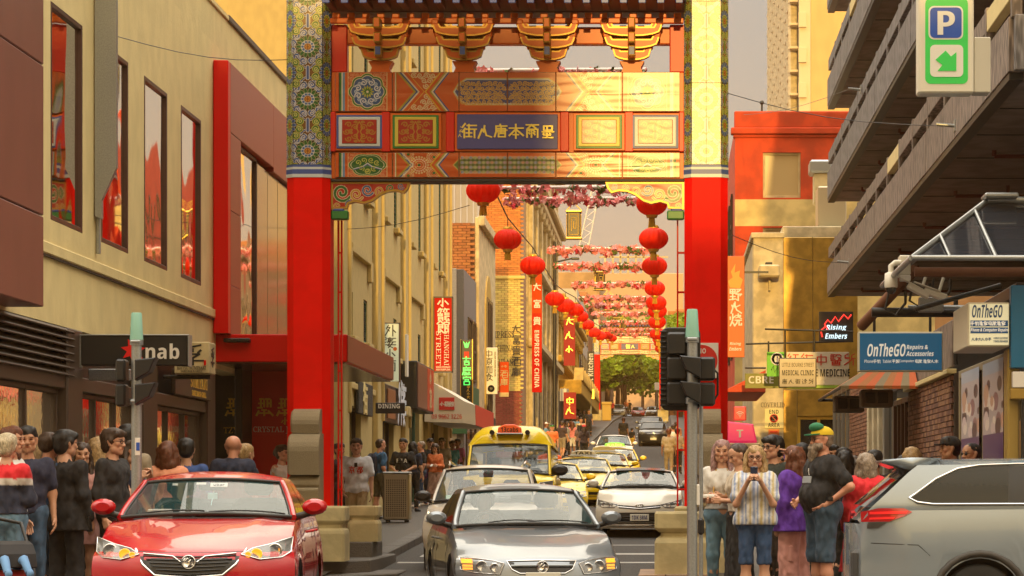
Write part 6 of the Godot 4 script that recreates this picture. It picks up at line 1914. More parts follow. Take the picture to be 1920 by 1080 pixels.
class Car:
	var face := []      # [y, z, half width] from the bumper foot to the bonnet edge
	var bow := 0.4
	var bowp := 2.6
	var top := []       # bonnet rows after the face: [z, y, half width]; the last is the cowl
	var w := 0.9
	var length := 4.6
	var belt := 0.95
	var roof := 1.45
	var gr := 0.56
	var zc := -1.3
	var zt := -2.1
	var zr := -3.4
	var zd := -4.1
	var deck := 0.98
	var fw := -0.95
	var rw := -3.65
	var wr := 0.32
	var sill := 0.22
	var wbow := 0.24
	func row(y: float) -> Vector2:
		var f := face
		if y <= f[0][0]: return Vector2(f[0][1], f[0][2])
		for i in f.size() - 1:
			if y <= f[i + 1][0]:
				var t: float = (y - f[i][0]) / (f[i + 1][0] - f[i][0])
				return Vector2(lerpf(f[i][1], f[i + 1][1], t), lerpf(f[i][2], f[i + 1][2], t))
		return Vector2(f[-1][1], f[-1][2])
	func fz(x: float, y: float) -> float:
		var r := row(y)
		return r.x - bow * pow(minf(absf(x) / r.y, 1.15), bowp)
	func shoulder(z: float) -> Vector2:   # height and half width of the upper body edge
		var e: float = face[-1][1] - bow
		var pts := [[e, face[-1][0] - 0.02, face[-1][2]]]
		for q in top:
			if q[0] < e - 0.05: pts.append([q[0], q[1] - 0.035, q[2]])
		pts.append([zc - 0.5, belt, w * 0.93])
		pts.append([zd, deck, w * 0.92])
		pts.append([-length + 0.12, deck - 0.03, w * 0.84])
		pts.append([-length, deck - 0.12, w * 0.8])
		for i in pts.size() - 1:
			if z >= pts[i + 1][0]:
				var t: float = clampf((z - pts[i][0]) / (pts[i + 1][0] - pts[i][0]), 0, 1)
				return Vector2(lerpf(pts[i][1], pts[i + 1][1], t), lerpf(pts[i][2], pts[i + 1][2], t))
		return Vector2(pts[-1][1], pts[-1][2])
	func sx(z: float, y: float) -> float:
		var s := shoulder(z)
		var e: float = -bow
		var wp := w
		if z > e - 0.45: wp = lerpf(w, row(y).y, smoothstep(e - 0.45, e + 0.25, z))
		if z < -length + 0.4: wp = lerpf(w * 0.86, w, clampf((z + length) / 0.4, 0, 1))
		var m := 0.58
		var x := wp
		if y > m: x = wp - (wp - s.y) * pow((y - m) / maxf(0.05, s.x - m), 2.4)
		else: x = wp * (1.0 - 0.07 * pow((m - y) / 0.4, 2))
		return x - 0.012 * exp(-pow((y - 0.74) / 0.035, 2))
	func gtop(z: float) -> float:
		if z > zt: return lerpf(belt, roof - 0.1, clampf((zc - wbow - z) / (zc - wbow - zt), 0, 1))
		if z > zt - 0.4: return lerpf(roof - 0.1, roof - 0.05, smoothstep(0.0, 1.0, (zt - z) / 0.4))
		if z > zr: return roof - 0.05 - 0.02 * pow((z - zt) / (zr - zt), 2)
		return lerpf(roof - 0.07, deck, clampf((zr - z) / (zr - zd), 0, 1))
	func gx(z: float, y: float) -> float:
		var b := shoulder(z).y - 0.015
		var t := clampf((y - belt) / (roof - belt), 0, 1)
		return lerpf(minf(b, w * 0.9), gr, pow(t, 1.25))
	func ws(u: float, v: float) -> Vector3:
		var y := lerpf(belt - 0.0, roof - 0.1, v)
		var z := lerpf(zc, zt, v) - wbow * u * u * (1.0 - 0.45 * v)
		return Vector3(u * gx(z, y) * 0.99, y + 0.035 * (1 - u * u), z)

func cpatch(c: Car, p: PackedVector2Array, off: float, where := "face", sg := 1.0) -> SurfaceTool:
	var st := S(1)
	var lo := p[0].x
	var hi := p[0].x
	for q in p:
		lo = minf(lo, q.x)
		hi = maxf(hi, q.x)
	var n := maxi(1, int(ceil((hi - lo) / 0.07)))
	for i in n:
		var a := lerpf(lo, hi, float(i) / n)
		var b := lerpf(lo, hi, float(i + 1) / n)
		for piece in Geometry2D.intersect_polygons(p, PackedVector2Array([Vector2(a, -1), Vector2(b, -1), Vector2(b, 4), Vector2(a, 4)])):
			for cell in ([piece] if hi - lo < 0.12 else split_y(piece)):
				var t := Geometry2D.triangulate_polygon(cell)
				for k in range(0, t.size(), 3):
					var v := []
					for j in 3:
						var q: Vector2 = cell[t[k + j]]
						if where == "face": v.append(V(q.x, q.y, c.fz(q.x, q.y) + off))
						elif where == "side": v.append(V(sg * (c.sx(q.x, q.y) + off), q.y, q.x))
						else: v.append(V(sg * (c.gx(q.x, q.y) + off), q.y, q.x))
					tri(st, v[0], v[1], v[2], V(0, 0, 1) if where == "face" else V(sg, 0, 0))
	return st
func split_y(p: PackedVector2Array) -> Array:
	var out := []
	var lo := 9.0
	var hi := -9.0
	for q in p:
		lo = minf(lo, q.y)
		hi = maxf(hi, q.y)
	var n := maxi(1, int(ceil((hi - lo) / 0.09)))
	for i in n: out.append_array(Geometry2D.intersect_polygons(p, PackedVector2Array([Vector2(-9, lerpf(lo, hi, float(i) / n)), Vector2(9, lerpf(lo, hi, float(i) / n)), Vector2(9, lerpf(lo, hi, float(i + 1) / n)), Vector2(-9, lerpf(lo, hi, float(i + 1) / n))])))
	return out
func mirrored(p: PackedVector2Array, sg: float) -> PackedVector2Array:
	var q := PackedVector2Array()
	for v in p: q.append(Vector2(v.x * sg, v.y))
	return q
func edge(c: Car, p: PackedVector2Array, off: float, r: float, closed := true, where := "face", sg := 1.0) -> SurfaceTool:
	var st := S()
	var pts := []
	var n := p.size() if closed else p.size() - 1
	for i in n:
		var a := p[i]
		var b := p[(i + 1) % p.size()]
		var m := maxi(1, int(a.distance_to(b) / 0.08))
		for k in m:
			var q := a.lerp(b, float(k) / m)
			pts.append(q)
	pts.append(p[0] if closed else p[-1])
	var v := []
	for q: Vector2 in pts: v.append(V(q.x, q.y, c.fz(q.x, q.y) + off) if where == "face" else V(sg * ((c.sx(q.x, q.y) if where == "side" else c.gx(q.x, q.y)) + off), q.y, q.x))
	tube(st, v, r, 6)
	return st

func car_body(o: Node3D, c: Car, paint: Material, clear: bool, glz: Material) -> MeshInstance3D:
	var st := S(1)
	var rows := []
	var ny := 14
	var nx := 24
	for j in ny + 1:
		var y := lerpf(c.face[0][0], c.face[-1][0], float(j) / ny)
		var r := PackedVector3Array()
		var h := c.row(y).y
		for i in nx + 1:
			var u := -1.0 + 2.0 * i / nx
			r.append(V(u * h, y - (0.02 * u * u if j == ny else 0.0), c.fz(u * h, y)))
		rows.append(r)
	var prev: Array = [c.face[-1][1], c.face[-1][0], c.face[-1][2]]
	for q in c.top + [[c.zc - 0.5, c.belt, c.w * 0.93]]:
		for k in 3:
			var t := (k + 1) / 3.0
			var z := lerpf(prev[0], q[0], t)
			var y := lerpf(prev[1], q[1], t)
			var h := lerpf(prev[2], q[2], t)
			var r := PackedVector3Array()
			var e: float = c.face[-1][1] - c.bow
			for i in nx + 1:
				var u := -1.0 + 2.0 * i / nx
				var zz: float = minf(z, z) - c.bow * pow(absf(u), c.bowp) * clampf(1.0 - (c.face[-1][1] - z) / 0.9, 0, 1)
				r.append(V(u * h, y - 0.035 * pow(absf(u), 3.5) + 0.012 * exp(-pow((absf(u) - 0.62) / 0.1, 2)) * clampf((c.face[-1][1] - z) / 0.2, 0, 1), zz))
			rows.append(r)
		prev = q
	grid(st, rows, V(0, 0.6, 1))
	var ra := c.wr + 0.055
	for sg in [-1.0, 1.0]:
		var cols := []
		var z0: float = -c.bow
		var zs := []
		for k in 71: zs.append(lerpf(0.0, -c.length, k / 70.0))
		for k in 71:
			var r := PackedVector3Array()
			var yb := c.sill
			for q in [c.fw, c.rw]:
				if absf(zs[k] - q) < ra: yb = maxf(yb, c.wr + sqrt(ra * ra - (zs[k] - q) * (zs[k] - q)))
			var yt := c.shoulder(zs[k]).x
			for j in 13:
				var y := lerpf(yb, yt, j / 12.0)
				var z: float = zs[k]
				if z > c.fz(c.row(y).y, y): z = c.fz(c.row(y).y, y)
				r.append(V(sg * c.sx(z, y), y, z))
			cols.append(r)
		grid(st, cols, V(sg, 0, 0))
	var tl := []
	for j in 7:
		var y := lerpf(c.sill + 0.05, c.shoulder(-c.length).x, j / 6.0)
		var r := PackedVector3Array()
		for i in 9:
			var u := -1.0 + i / 4.0
			r.append(V(u * c.sx(-c.length, y), y, -c.length - 0.1 * (1 - u * u)))
		tl.append(r)
	grid(st, tl, V(0, 0, -1))
	var dk := []
	for k in 5:
		var z := lerpf(c.zd + 0.3, -c.length, k / 4.0)
		var s := c.shoulder(z)
		dk.append(PackedVector3Array([V(-s.y, s.x, z), V(-s.y * 0.5, s.x + 0.03, z), V(s.y * 0.5, s.x + 0.03, z), V(s.y, s.x, z)]))
	grid(st, dk, V(0, 1, 0))
	var body := obj("body", st, paint, o)
	st = S(1)
	var rf := []
	for k in 17:
		var z := lerpf(c.zt, c.zr, k / 16.0)
		var r := PackedVector3Array()
		for i in 13:
			var u := -1.0 + i / 6.0
			var y := c.gtop(z)
			var zz := z - (c.wbow * 0.55 * u * u * (1 - k / 16.0))
			r.append(V(u * c.gx(zz, y) * 0.99, y + (0.04 + 0.02 * minf(k / 2.0, 1.0)) * (1 - pow(absf(u), 2.5)), zz))
		rf.append(r)
	grid(st, rf, V(0, 1, 0))
	for sg in [-1.0, 1.0]:
		var cols := []
		for k in 41:
			var z := lerpf(c.zc - c.wbow, c.zd, k / 40.0)
			var r := PackedVector3Array()
			for j in 9:
				var y := lerpf(c.belt - 0.05, maxf(c.gtop(z), c.belt - 0.04), j / 8.0)
				r.append(V(sg * c.gx(z, y), y, z))
			cols.append(r)
		grid(st, cols, V(sg, 0, 0))
		var pl := []
		for k in 9: pl.append(c.ws(sg * 0.985, k / 8.0) + V(0, 0, 0.004))
		tube(st, pl, 0.034, 6)
	obj("cabin", st, paint, o)
	st = S(1)
	var g := []
	for j in 9:
		var r := PackedVector3Array()
		for i in 17: r.append(c.ws((-1.0 + i / 8.0) * 0.965, lerpf(0.0, 0.99, j / 8.0)))
		g.append(r)
	grid(st, g, V(0, 0.5, 1))
	obj("windscreen", st, glz, o)
	st = S()
	for e in [[0.0, 0.022], [0.985, 0.018]]:
		var pl := []
		for i in 17: pl.append(c.ws((-1.0 + i / 8.0) * 0.965, e[0]) + V(0, 0.004, 0.006))
		tube(st, pl, e[1], 6)
	for sg in [-1, 1]:
		var pl := []
		for k in 9: pl.append(c.ws(sg * 0.955, k / 8.0) + V(0, 0.002, 0.004))
		tube(st, pl, 0.014, 6)
	obj("windscreen_seal", st, M.black, o)
	st = S(1)
	g = []
	for j in 5:
		var t := j / 4.0
		var r := PackedVector3Array()
		for i in 9:
			var u := (-1.0 + i / 4.0) * 0.9
			var y := lerpf(c.roof - 0.07, c.deck + 0.03, t)
			r.append(V(u * c.gx(c.zr, y), y + 0.03 * (1 - u * u), lerpf(c.zr, c.zd, t) - 0.06 * (1 - u * u)))
		g.append(r)
	grid(st, g, V(0, 0.3, -1))
	obj("rear_window", st, glz if clear else M.cglass, o)
	for sg in [-1.0, 1.0]:
		var zm := lerpf(c.zc - c.wbow, c.zd, 0.52)
		for q in [[c.zc - c.wbow - 0.28, zm + 0.03], [zm - 0.03, c.zd + 0.42]]:
			var p := PackedVector2Array()
			for k in 9:
				var z := lerpf(q[0], q[1], k / 8.0)
				p.append(Vector2(z, maxf(c.gtop(z) - 0.055, c.belt + 0.03)))
			p.append(Vector2(q[1], c.belt + 0.02))
			p.append(Vector2(q[0], c.belt + 0.02))
			obj("side_window", cpatch(c, p, 0.006, "cabin", sg), M.cglass, o)
	st = S()
	box(st, V(0, 0.3, -c.length / 2), V(c.w * 1.6, 0.1, c.length * 0.86))
	for q in [c.fw, c.rw]: box(st, V(0, 0.5, q), V(c.w * 1.25, 0.5, 0.72))
	obj("underbody", st, M.black, o)
	return body
func wheels(o: Node3D, c: Car, rimm: Material) -> void:
	for q in [[-1.0, c.fw], [1.0, c.fw], [-1.0, c.rw], [1.0, c.rw]]:
		var wn := empty("wheel", o, V(q[0] * (c.w - 0.13), c.wr, q[1]))
		var st := S()
		var r := c.wr
		lathe(st, [Vector2(r * 0.62, -0.1), Vector2(r * 0.94, -0.105), Vector2(r, -0.07), Vector2(r, 0.07), Vector2(r * 0.94, 0.105), Vector2(r * 0.62, 0.1)], 24, Transform3D(Basis(Vector3.BACK, -PI / 2 * q[0]), Vector3.ZERO))
		obj("tyre", st, M.rubber, wn)
		st = S()
		lathe(st, [Vector2(r * 0.64, 0.09), Vector2(r * 0.6, 0.06), Vector2(r * 0.58, 0.0)], 24, Transform3D(Basis(Vector3.BACK, -PI / 2 * q[0]), Vector3.ZERO))
		for k in 5:
			var b := Basis(Vector3.RIGHT, TAU * k / 5)
			box(st, b * V(0, r * 0.33, 0) + V(0.06 * q[0], 0, 0), V(0.03, r * 0.6, r * 0.18), 0.01, b)
		ball(st, V(0.06 * q[0], 0, 0), V(0.03, r * 0.14, r * 0.14), 10, 5)
		obj("rim", st, rimm, wn)
func car_mirror(o: Node3D, c: Car, paint: Material, base: Material, s := 1.0) -> void:
	for sg in [-1.0, 1.0]:
		var z := c.zc - c.wbow - 0.22
		var p := V(sg * (c.w + 0.075), c.belt + 0.1, z)
		var st := S()
		var rings := []
		for k in 7:
			var t := k / 6.0
			var f := sin(PI * clampf(0.1 + t * 0.86, 0, 1))
			rings.append(ring(p + V(0, 0.012 * sg * 0, 0.09 - 0.15 * t), 1.0, 14, V(0.118 * s * pow(f, 0.5), 0, 0), V(0, 0.078 * s * pow(f, 0.55), 0)))
		loft(st, rings)
		var m := obj("mirror", st, paint, o)
		st = S()
		tube(st, [V(sg * (c.gx(z, c.belt) - 0.02), c.belt + 0.0, z - 0.02), V(sg * (c.w + 0.02), c.belt + 0.04, z), p + V(0, -0.045, -0.01)], [0.035, 0.03, 0.04], 8)
		obj("mirror_arm", st, base, m)
func interior(o: Node3D, c: Car, driver: bool, right_hand := true) -> void:
	var seat := mat(0.03, 0.03, 0.032, 0.8)
	var st := S()
	box(st, V(0, c.belt - 0.08, c.zc - 0.42), V(c.w * 1.6, 0.16, 0.5), 0.06)
	obj("dashboard", st, seat, o)
	var dx := -0.37 if right_hand else 0.37
	for sg in [-1, 1]:
		var s := S()
		box(s, V(sg * 0.37, c.belt - 0.12, c.zc - 1.35), V(0.5, 0.62, 0.16), 0.07, Basis(Vector3.RIGHT, -0.25))
		obj("seat", s, seat, o)
		s = S()
		box(s, V(sg * 0.37, c.belt + 0.3, c.zc - 1.47), V(0.28, 0.19, 0.1), 0.045)
		obj("headrest", s, seat, o)
	var w := S()
	var pts := []
	for i in 19: pts.append(V(dx, c.belt - 0.02, c.zc - 0.72) + Basis(Vector3.RIGHT, -0.4) * V(cos(TAU * i / 18.0) * 0.19, sin(TAU * i / 18.0) * 0.19, 0))
	tube(w, pts, 0.018, 6)
	obj("steering_wheel", w, M.black, o)
	var m := S()
	box(m, c.ws(0, 0.82) + V(0, -0.02, -0.12), V(0.24, 0.06, 0.03), 0.02)
	obj("rear_view_mirror", m, seat, o)
	if driver:
		var b := S()
		ball(b, V(dx, c.belt + 0.26, c.zc - 1.28), V(0.085, 0.12, 0.1), 12, 8)
		cyl(b, V(dx, c.belt + 0.0, c.zc - 1.3), V(dx, c.belt + 0.2, c.zc - 1.3), 0.055)
		obj("driver_head", b, mat(0.4, 0.2, 0.12, 0.6), o)
		b = S()
		ball(b, V(dx, c.belt - 0.22, c.zc - 1.25), V(0.24, 0.3, 0.14), 12, 8)
		obj("driver_body", b, mat(0.06, 0.06, 0.07, 0.8), o)
	var rs := S()
	box(rs, V(0, c.belt - 0.1, c.zr - 0.1), V(c.w * 1.35, 0.55, 0.18), 0.06, Basis(Vector3.RIGHT, -0.25))
	obj("rear_seat", rs, seat, o)
func lamp(o: Node3D, c: Car, p: PackedVector2Array, bulbs: Array, base: Material) -> void:
	for sg in [-1.0, 1.0]:
		var q := mirrored(p, sg)
		var h := obj("headlight", cpatch(c, q, 0.004), base, o)
		for b in bulbs:
			var x: float = b[0] * sg
			var z := c.fz(x, b[1])
			var st := S()
			lathe(st, [Vector2(b[2], 0.0), Vector2(b[2], 0.014), Vector2(b[2] * 0.86, 0.02), Vector2(b[2] * 0.6, 0.006), Vector2(0.002, 0.004)], 18, Transform3D(Basis(Vector3.RIGHT, PI / 2) * Basis(Vector3.BACK, 0), V(x, b[1], z + 0.006)))
			obj("reflector", st, M.chrome if b.size() < 4 else b[3], h)
		obj("lamp_rim", edge(c, q, 0.008, 0.006), M.chrome, h)
		obj("lamp_glass", cpatch(c, q, 0.024), M.lampglass, h)
func plate(o: Node3D, c: Car, y: float, s: String, off := 0.02) -> void:
	var st := S()
	box(st, V(0, y, c.fz(0, y) + off), V(0.372, 0.134, 0.012), 0.005)
	var p := obj("number_plate", st, mat(0.72, 0.7, 0.6, 0.5), o)
	if s: text(s, 0.3, 0.08, mat(0.03, 0.06, 0.2, 0.5), p, at(V(0, y, c.fz(0, y) + off + 0.008)), "sansb")
func badge(o: Node3D, c: Car, y: float, r: float, kind: int) -> void:
	var z := c.fz(0, y) + 0.012
	var st := S()
	var xf := Transform3D(Basis(Vector3.RIGHT, PI / 2), V(0, y, z))
	if kind == 0:
		lathe(st, [Vector2(r, 0), Vector2(r, 0.012), Vector2(r * 0.86, 0.016), Vector2(r * 0.84, 0.006), Vector2(0.001, 0.004)], 22, xf)
		tube(st, [V(-r * 0.5, y + r * 0.05, z + 0.01), V(-r * 0.1, y + r * 0.5, z + 0.012), V(r * 0.35, y + r * 0.35, z + 0.012), V(0, y + r * 0.05, z + 0.012), V(r * 0.4, y - r * 0.25, z + 0.012), V(-r * 0.1, y - r * 0.55, z + 0.012)], [r * 0.1, r * 0.18, r * 0.16, r * 0.2, r * 0.16, r * 0.08], 6)
		ball(st, V(r * 0.42, y - r * 0.42, z + 0.008), V(r * 0.24, r * 0.24, 0.008), 8, 4)
	else:
		for q in [[1.0, 0.68, 0.0], [0.36, 0.62, 0.0], [0.72, 0.26, 0.28]]:
			var pts := []
			for i in 21: pts.append(V(cos(TAU * i / 20.0) * r * q[0], y + r * q[2] + sin(TAU * i / 20.0) * r * q[1], z))
			tube(st, pts, r * 0.1, 6)
	obj("badge", st, M.chrome, o)
func wiper(o: Node3D, c: Car, u0: float, u1: float) -> void:
	var st := S()
	var pts := []
	for i in 7: pts.append(c.ws(lerpf(u0, u1, i / 6.0), 0.035 + 0.05 * sin(PI * i / 7.0)) + V(0, 0.012, 0.018))
	tube(st, pts, 0.008, 5)
	obj("wiper", st, M.black, o)
func paintm(r: float, g: float, b: float, metal := 0.0, rough := 0.3) -> StandardMaterial3D:
	return mat(r, g, b, rough, metal, {"coat": 0.75, "cr": 0.02, "spec": 0.35})

func sedan() -> Car:
	var c := Car.new()
	c.face = [[0.2, -0.1, 0.78], [0.3, -0.02, 0.85], [0.44, 0.0, 0.88], [0.53, -0.03, 0.89], [0.6, -0.06, 0.885], [0.65, -0.12, 0.87], [0.68, -0.2, 0.85]]
	c.top = [[-0.5, 0.79, 0.85], [-0.9, 0.88, 0.85], [-1.25, 0.945, 0.84]]
	c.w = 0.91
	c.length = 4.8
	c.belt = 0.97
	c.roof = 1.45
	c.gr = 0.6
	c.zc = -1.3
	c.zt = -2.1
	c.zr = -3.25
	c.zd = -3.95
	c.deck = 1.02
	return c
func hatch() -> Car:
	var c := sedan()
	c.length = 4.2
	c.zt = -1.95
	c.zr = -3.3
	c.zd = -3.95
	c.deck = 1.0
	c.rw = -3.45
	c.w = 0.88
	c.roof = 1.47
	return c
func suv() -> Car:
	var c := sedan()
	c.face = [[0.26, -0.08, 0.8], [0.38, -0.02, 0.87], [0.55, 0.0, 0.9], [0.7, -0.02, 0.9], [0.82, -0.07, 0.89], [0.9, -0.14, 0.87], [0.94, -0.22, 0.85]]
	c.top = [[-0.5, 1.02, 0.86], [-0.9, 1.07, 0.86], [-1.15, 1.1, 0.85]]
	c.w = 0.925
	c.length = 4.5
	c.belt = 1.12
	c.roof = 1.66
	c.gr = 0.66
	c.zc = -1.2
	c.zt = -1.95
	c.zr = -3.75
	c.zd = -4.2
	c.deck = 1.15
	c.wr = 0.36
	c.rw = -3.6
	return c
func place(o: Node3D, px: float, d: float, yaw: float, lift := 0.0) -> void:
	o.position = V(PX(px, d), E(d) + lift, -d)
	o.rotation = V(-atan((E(d + 4) - E(d)) / 4.0) if d > 40 else 0.0, deg_to_rad(yaw), 0)
func simple_face(o: Node3D, c: Car, y0: float, y1: float, lamps: PackedVector2Array, kind: int) -> void:
	obj("grille", cpatch(c, P2([-0.42, y1, 0.42, y1, 0.36, y0, -0.36, y0]), 0.004), M.black, o)
	obj("lower_grille", cpatch(c, P2([-0.55, c.face[1][0] + 0.1, 0.55, c.face[1][0] + 0.1, 0.5, c.face[1][0] - 0.02, -0.5, c.face[1][0] - 0.02]), 0.004), M.black, o)
	obj("grille_bar", edge(c, P2([-0.4, (y0 + y1) / 2, 0.4, (y0 + y1) / 2]), 0.012, 0.012, false), M.chrome, o)
	lamp(o, c, lamps, [[(lamps[0].x + lamps[2].x) / 2, (lamps[0].y + lamps[2].y) / 2, 0.05]], M.lampbase)
	badge(o, c, (y0 + y1) / 2 + 0.02, 0.06, kind)

func traffic() -> void:
	M.rubber = mat(0.015, 0.015, 0.015, 0.8)
	M.cglass = mat(0.01, 0.012, 0.012, 0.03, 0, {"spec": 0.45})
	M.clear = glass(0.03, 0.09, 0.095, 0.32, 0.0)
	M.clear.metallic_specular = 0.5
	M.lampglass = glass(0.8, 0.85, 0.85, 0.08, 0.0)
	M.lampbase = mat(0.09, 0.085, 0.08, 0.3, 0.5)
	var amber := mat(0.9, 0.35, 0.02, 0.3, 0, {"emit": V(0.95, 0.35, 0.02), "en": 0.16})
	var dark := mat(0.02, 0.02, 0.022, 0.4)
	var alloy := mat(0.4, 0.4, 0.4, 0.3, 0.8)
	var o := thing("red_sedan", "shiny red sedan facing out of the lane with amber lamps lit", "car")
	var c := sedan()
	c.face = [[0.2, -0.1, 0.76], [0.3, -0.02, 0.84], [0.45, 0.0, 0.88], [0.6, -0.01, 0.89], [0.7, -0.04, 0.885], [0.76, -0.09, 0.87], [0.8, -0.18, 0.85]]
	c.top = [[-0.5, 0.9, 0.85], [-0.9, 0.985, 0.84], [-1.2, 1.04, 0.83]]
	c.belt = 1.05
	c.roof = 1.475
	c.deck = 1.08
	c.length = 4.65
	c.zt = -2.05
	c.gr = 0.595
	c.w = 0.9
	var red := paintm(0.42, 0.004, 0.01, 0.0, 0.25)
	car_body(o, c, red, true, M.clear)
	wheels(o, c, alloy)
	car_mirror(o, c, red, dark)
	interior(o, c, true)
	wiper(o, c, 0.05, 0.9)
	wiper(o, c, -0.75, 0.0)
	obj("grille", cpatch(c, P2([-0.46, 0.775, -0.2, 0.765, 0, 0.762, 0.2, 0.765, 0.46, 0.775, 0.38, 0.64, 0.28, 0.56, 0.0, 0.545, -0.28, 0.56, -0.38, 0.64]), 0.003), M.black, o)
	for k in 6:
		var y := 0.735 - k * 0.03
		var hw := 0.4 - k * 0.03
		obj("grille_bar", edge(c, P2([-hw, y, 0, y - 0.012, hw, y]), 0.006, 0.007, false), dark, o)
	for sg in [-1, 1]:
		obj("chrome_trim", edge(c, P2([sg * 0.48, 0.79, sg * 0.4, 0.66, sg * 0.29, 0.565, 0, 0.545]), 0.008, 0.012, false), M.chrome, o)
		obj("chrome_trim", edge(c, P2([sg * 0.4, 0.755, sg * 0.14, 0.73, sg * 0.07, 0.68]), 0.01, 0.008, false), M.chrome, o)
		obj("fog_recess", cpatch(c, mirrored(P2([0.5, 0.5, 0.76, 0.54, 0.76, 0.36, 0.56, 0.36]), sg), 0.004), dark, o)
	badge(o, c, 0.68, 0.062, 0)
	lamp(o, c, P2([0.44, 0.745, 0.53, 0.795, 0.68, 0.83, 0.86, 0.89, 0.85, 0.76, 0.78, 0.715, 0.6, 0.7]), [[0.72, 0.775, 0.062], [0.57, 0.745, 0.05, amber], [0.5, 0.74, 0.026, amber]], M.lampbase)
	var paper := mat(0.7, 0.7, 0.66, 0.7)
	for q in [["rideshare_card", -0.0, 0.86, 0.16, 0.06], ["permit_sticker", -0.62, 0.9, 0.05, 0.03], ["permit_sticker", -0.25, 0.9, 0.09, 0.03]]:
		var st := S()
		var p := c.ws(q[1] + 0.1, q[2])
		box(st, p + V(0, -0.01, -0.02), V(q[3], q[4], 0.003), 0.0, Basis(Vector3.RIGHT, -0.9))
		obj(q[0], st, paper, o)
	text("Uber", 0.1, 0.03, M.black, o, Transform3D(Basis(Vector3.RIGHT, -0.9), c.ws(0.1, 0.86) + V(0, -0.008, -0.014)), "sans")
	var tb := S()
	box(tb, V(-0.45, c.belt + 0.04, c.zc - 0.42), V(0.22, 0.08, 0.12), 0.01)
	obj("tissue_box", tb, paper, o)
	tb = S()
	box(tb, c.ws(0.02, 0.6) + V(0, -0.03, -0.15), V(0.09, 0.06, 0.01), 0.004)
	cyl(tb, c.ws(0.02, 0.8) + V(0, -0.05, -0.15), c.ws(0.02, 0.4) + V(0, -0.05, -0.15), 0.004)
	obj("hanging_charm", tb, mat(0.3, 0.6, 0.65, 0.7), o)
	door_lines(o, c, red)
	place(o, 353.0, 23.1, 3.8, 0.09)
	o = thing("silver_sedan", "silver older sedan with orange indicators, front and centre at the lane mouth", "car")
	c = sedan()
	var sil := paintm(0.21, 0.235, 0.26, 0.45, 0.28)
	car_body(o, c, sil, true, M.clear)
	wheels(o, c, alloy)
	car_mirror(o, c, sil, dark)
	interior(o, c, true)
	wiper(o, c, -0.02, 0.85)
	wiper(o, c, -0.55, 0.1)
	obj("grille", cpatch(c, P2([-0.36, 0.62, 0, 0.628, 0.36, 0.62, 0.31, 0.535, 0.24, 0.5, -0.24, 0.5, -0.31, 0.535]), 0.004), M.black, o)
	obj("grille_mesh_bar", edge(c, P2([-0.33, 0.575, 0, 0.578, 0.33, 0.575]), 0.012, 0.016, false), sil, o)
	obj("chrome_trim", edge(c, P2([-0.37, 0.626, 0, 0.634, 0.37, 0.626, 0.32, 0.535, 0.24, 0.495, -0.24, 0.495, -0.32, 0.535]), 0.008, 0.008), M.chrome, o)
	badge(o, c, 0.565, 0.066, 0)
	lamp(o, c, P2([0.4, 0.6, 0.5, 0.628, 0.68, 0.65, 0.84, 0.655, 0.84, 0.53, 0.7, 0.5, 0.45, 0.485]), [[0.63, 0.57, 0.062], [0.5, 0.555, 0.05]], M.lampbase)
	for sg in [-1, 1]:
		obj("indicator_lamp", cpatch(c, mirrored(P2([0.72, 0.645, 0.83, 0.645, 0.83, 0.6, 0.72, 0.6]), sg), 0.016), amber, o)
		for k in 2: obj("indicator_lamp", cpatch(c, mirrored(P2([0.72, 0.585 - k * 0.03, 0.82, 0.585 - k * 0.03, 0.82, 0.562 - k * 0.03, 0.72, 0.562 - k * 0.03]), sg), 0.016), amber, o)
	obj("lower_grille", cpatch(c, P2([-0.5, 0.38, 0.5, 0.38, 0.42, 0.27, -0.42, 0.27]), 0.004), M.black, o)
	plate(o, c, 0.44, "")
	door_lines(o, c, sil)
	place(o, 1018.0, 28.2, 9.5, 0.02)
	o = thing("white_crossover", "white crossover with roof rails and a lit running lamp behind the silver sedan", "car")
	c = suv()
	c.roof = 1.74
	var wht := paintm(0.68, 0.64, 0.55)
	car_body(o, c, wht, true, M.clear)
	wheels(o, c, alloy)
	car_mirror(o, c, dark, dark, 1.15)
	interior(o, c, true)
	wiper(o, c, -0.1, 0.85)
	simple_face(o, c, 0.72, 0.86, P2([0.5, 0.82, 0.62, 0.9, 0.84, 0.95, 0.85, 0.8, 0.7, 0.74]), 0)
	for sg in [-1, 1]:
		obj("running_lamp", edge(c, mirrored(P2([0.82, 0.94, 0.8, 0.8, 0.68, 0.76]), sg), 0.03, 0.014, false), mat(1, 0.9, 0.6, 0.4, 0, {"emit": V(1, 0.85, 0.5), "en": 0.3}), o)
		var st := S()
		tube(st, [V(sg * 0.6, c.roof + 0.0, c.zt - 0.1), V(sg * 0.62, c.roof + 0.05, c.zt - 0.25), V(sg * 0.62, c.roof + 0.05, c.zr), V(sg * 0.6, c.roof - 0.02, c.zr - 0.15)], 0.022, 6)
		obj("roof_rail", st, M.chrome, o)
	var stk := S()
	box(stk, c.ws(-0.7, 0.12) + V(0, 0, -0.03), V(0.1, 0.1, 0.003), 0, Basis(Vector3.RIGHT, -0.95))
	obj("permit_sticker", stk, mat(0.3, 0.6, 0.45, 0.6), o)
	place(o, 898.0, 41.0, 0.5)
	o = thing("white_hatchback", "white hatchback with a black roof waiting beside the wide cream pedestal", "car")
	c = hatch()
	c.face = [[0.19, -0.08, 0.8], [0.3, -0.01, 0.86], [0.42, 0.0, 0.87], [0.55, -0.01, 0.87], [0.63, -0.04, 0.86], [0.7, -0.1, 0.85], [0.75, -0.18, 0.83]]
	c.top = [[-0.45, 0.88, 0.83], [-0.8, 0.96, 0.83], [-1.05, 1.0, 0.82]]
	c.belt = 1.02
	c.zc = -1.1
	c.roof = 1.46
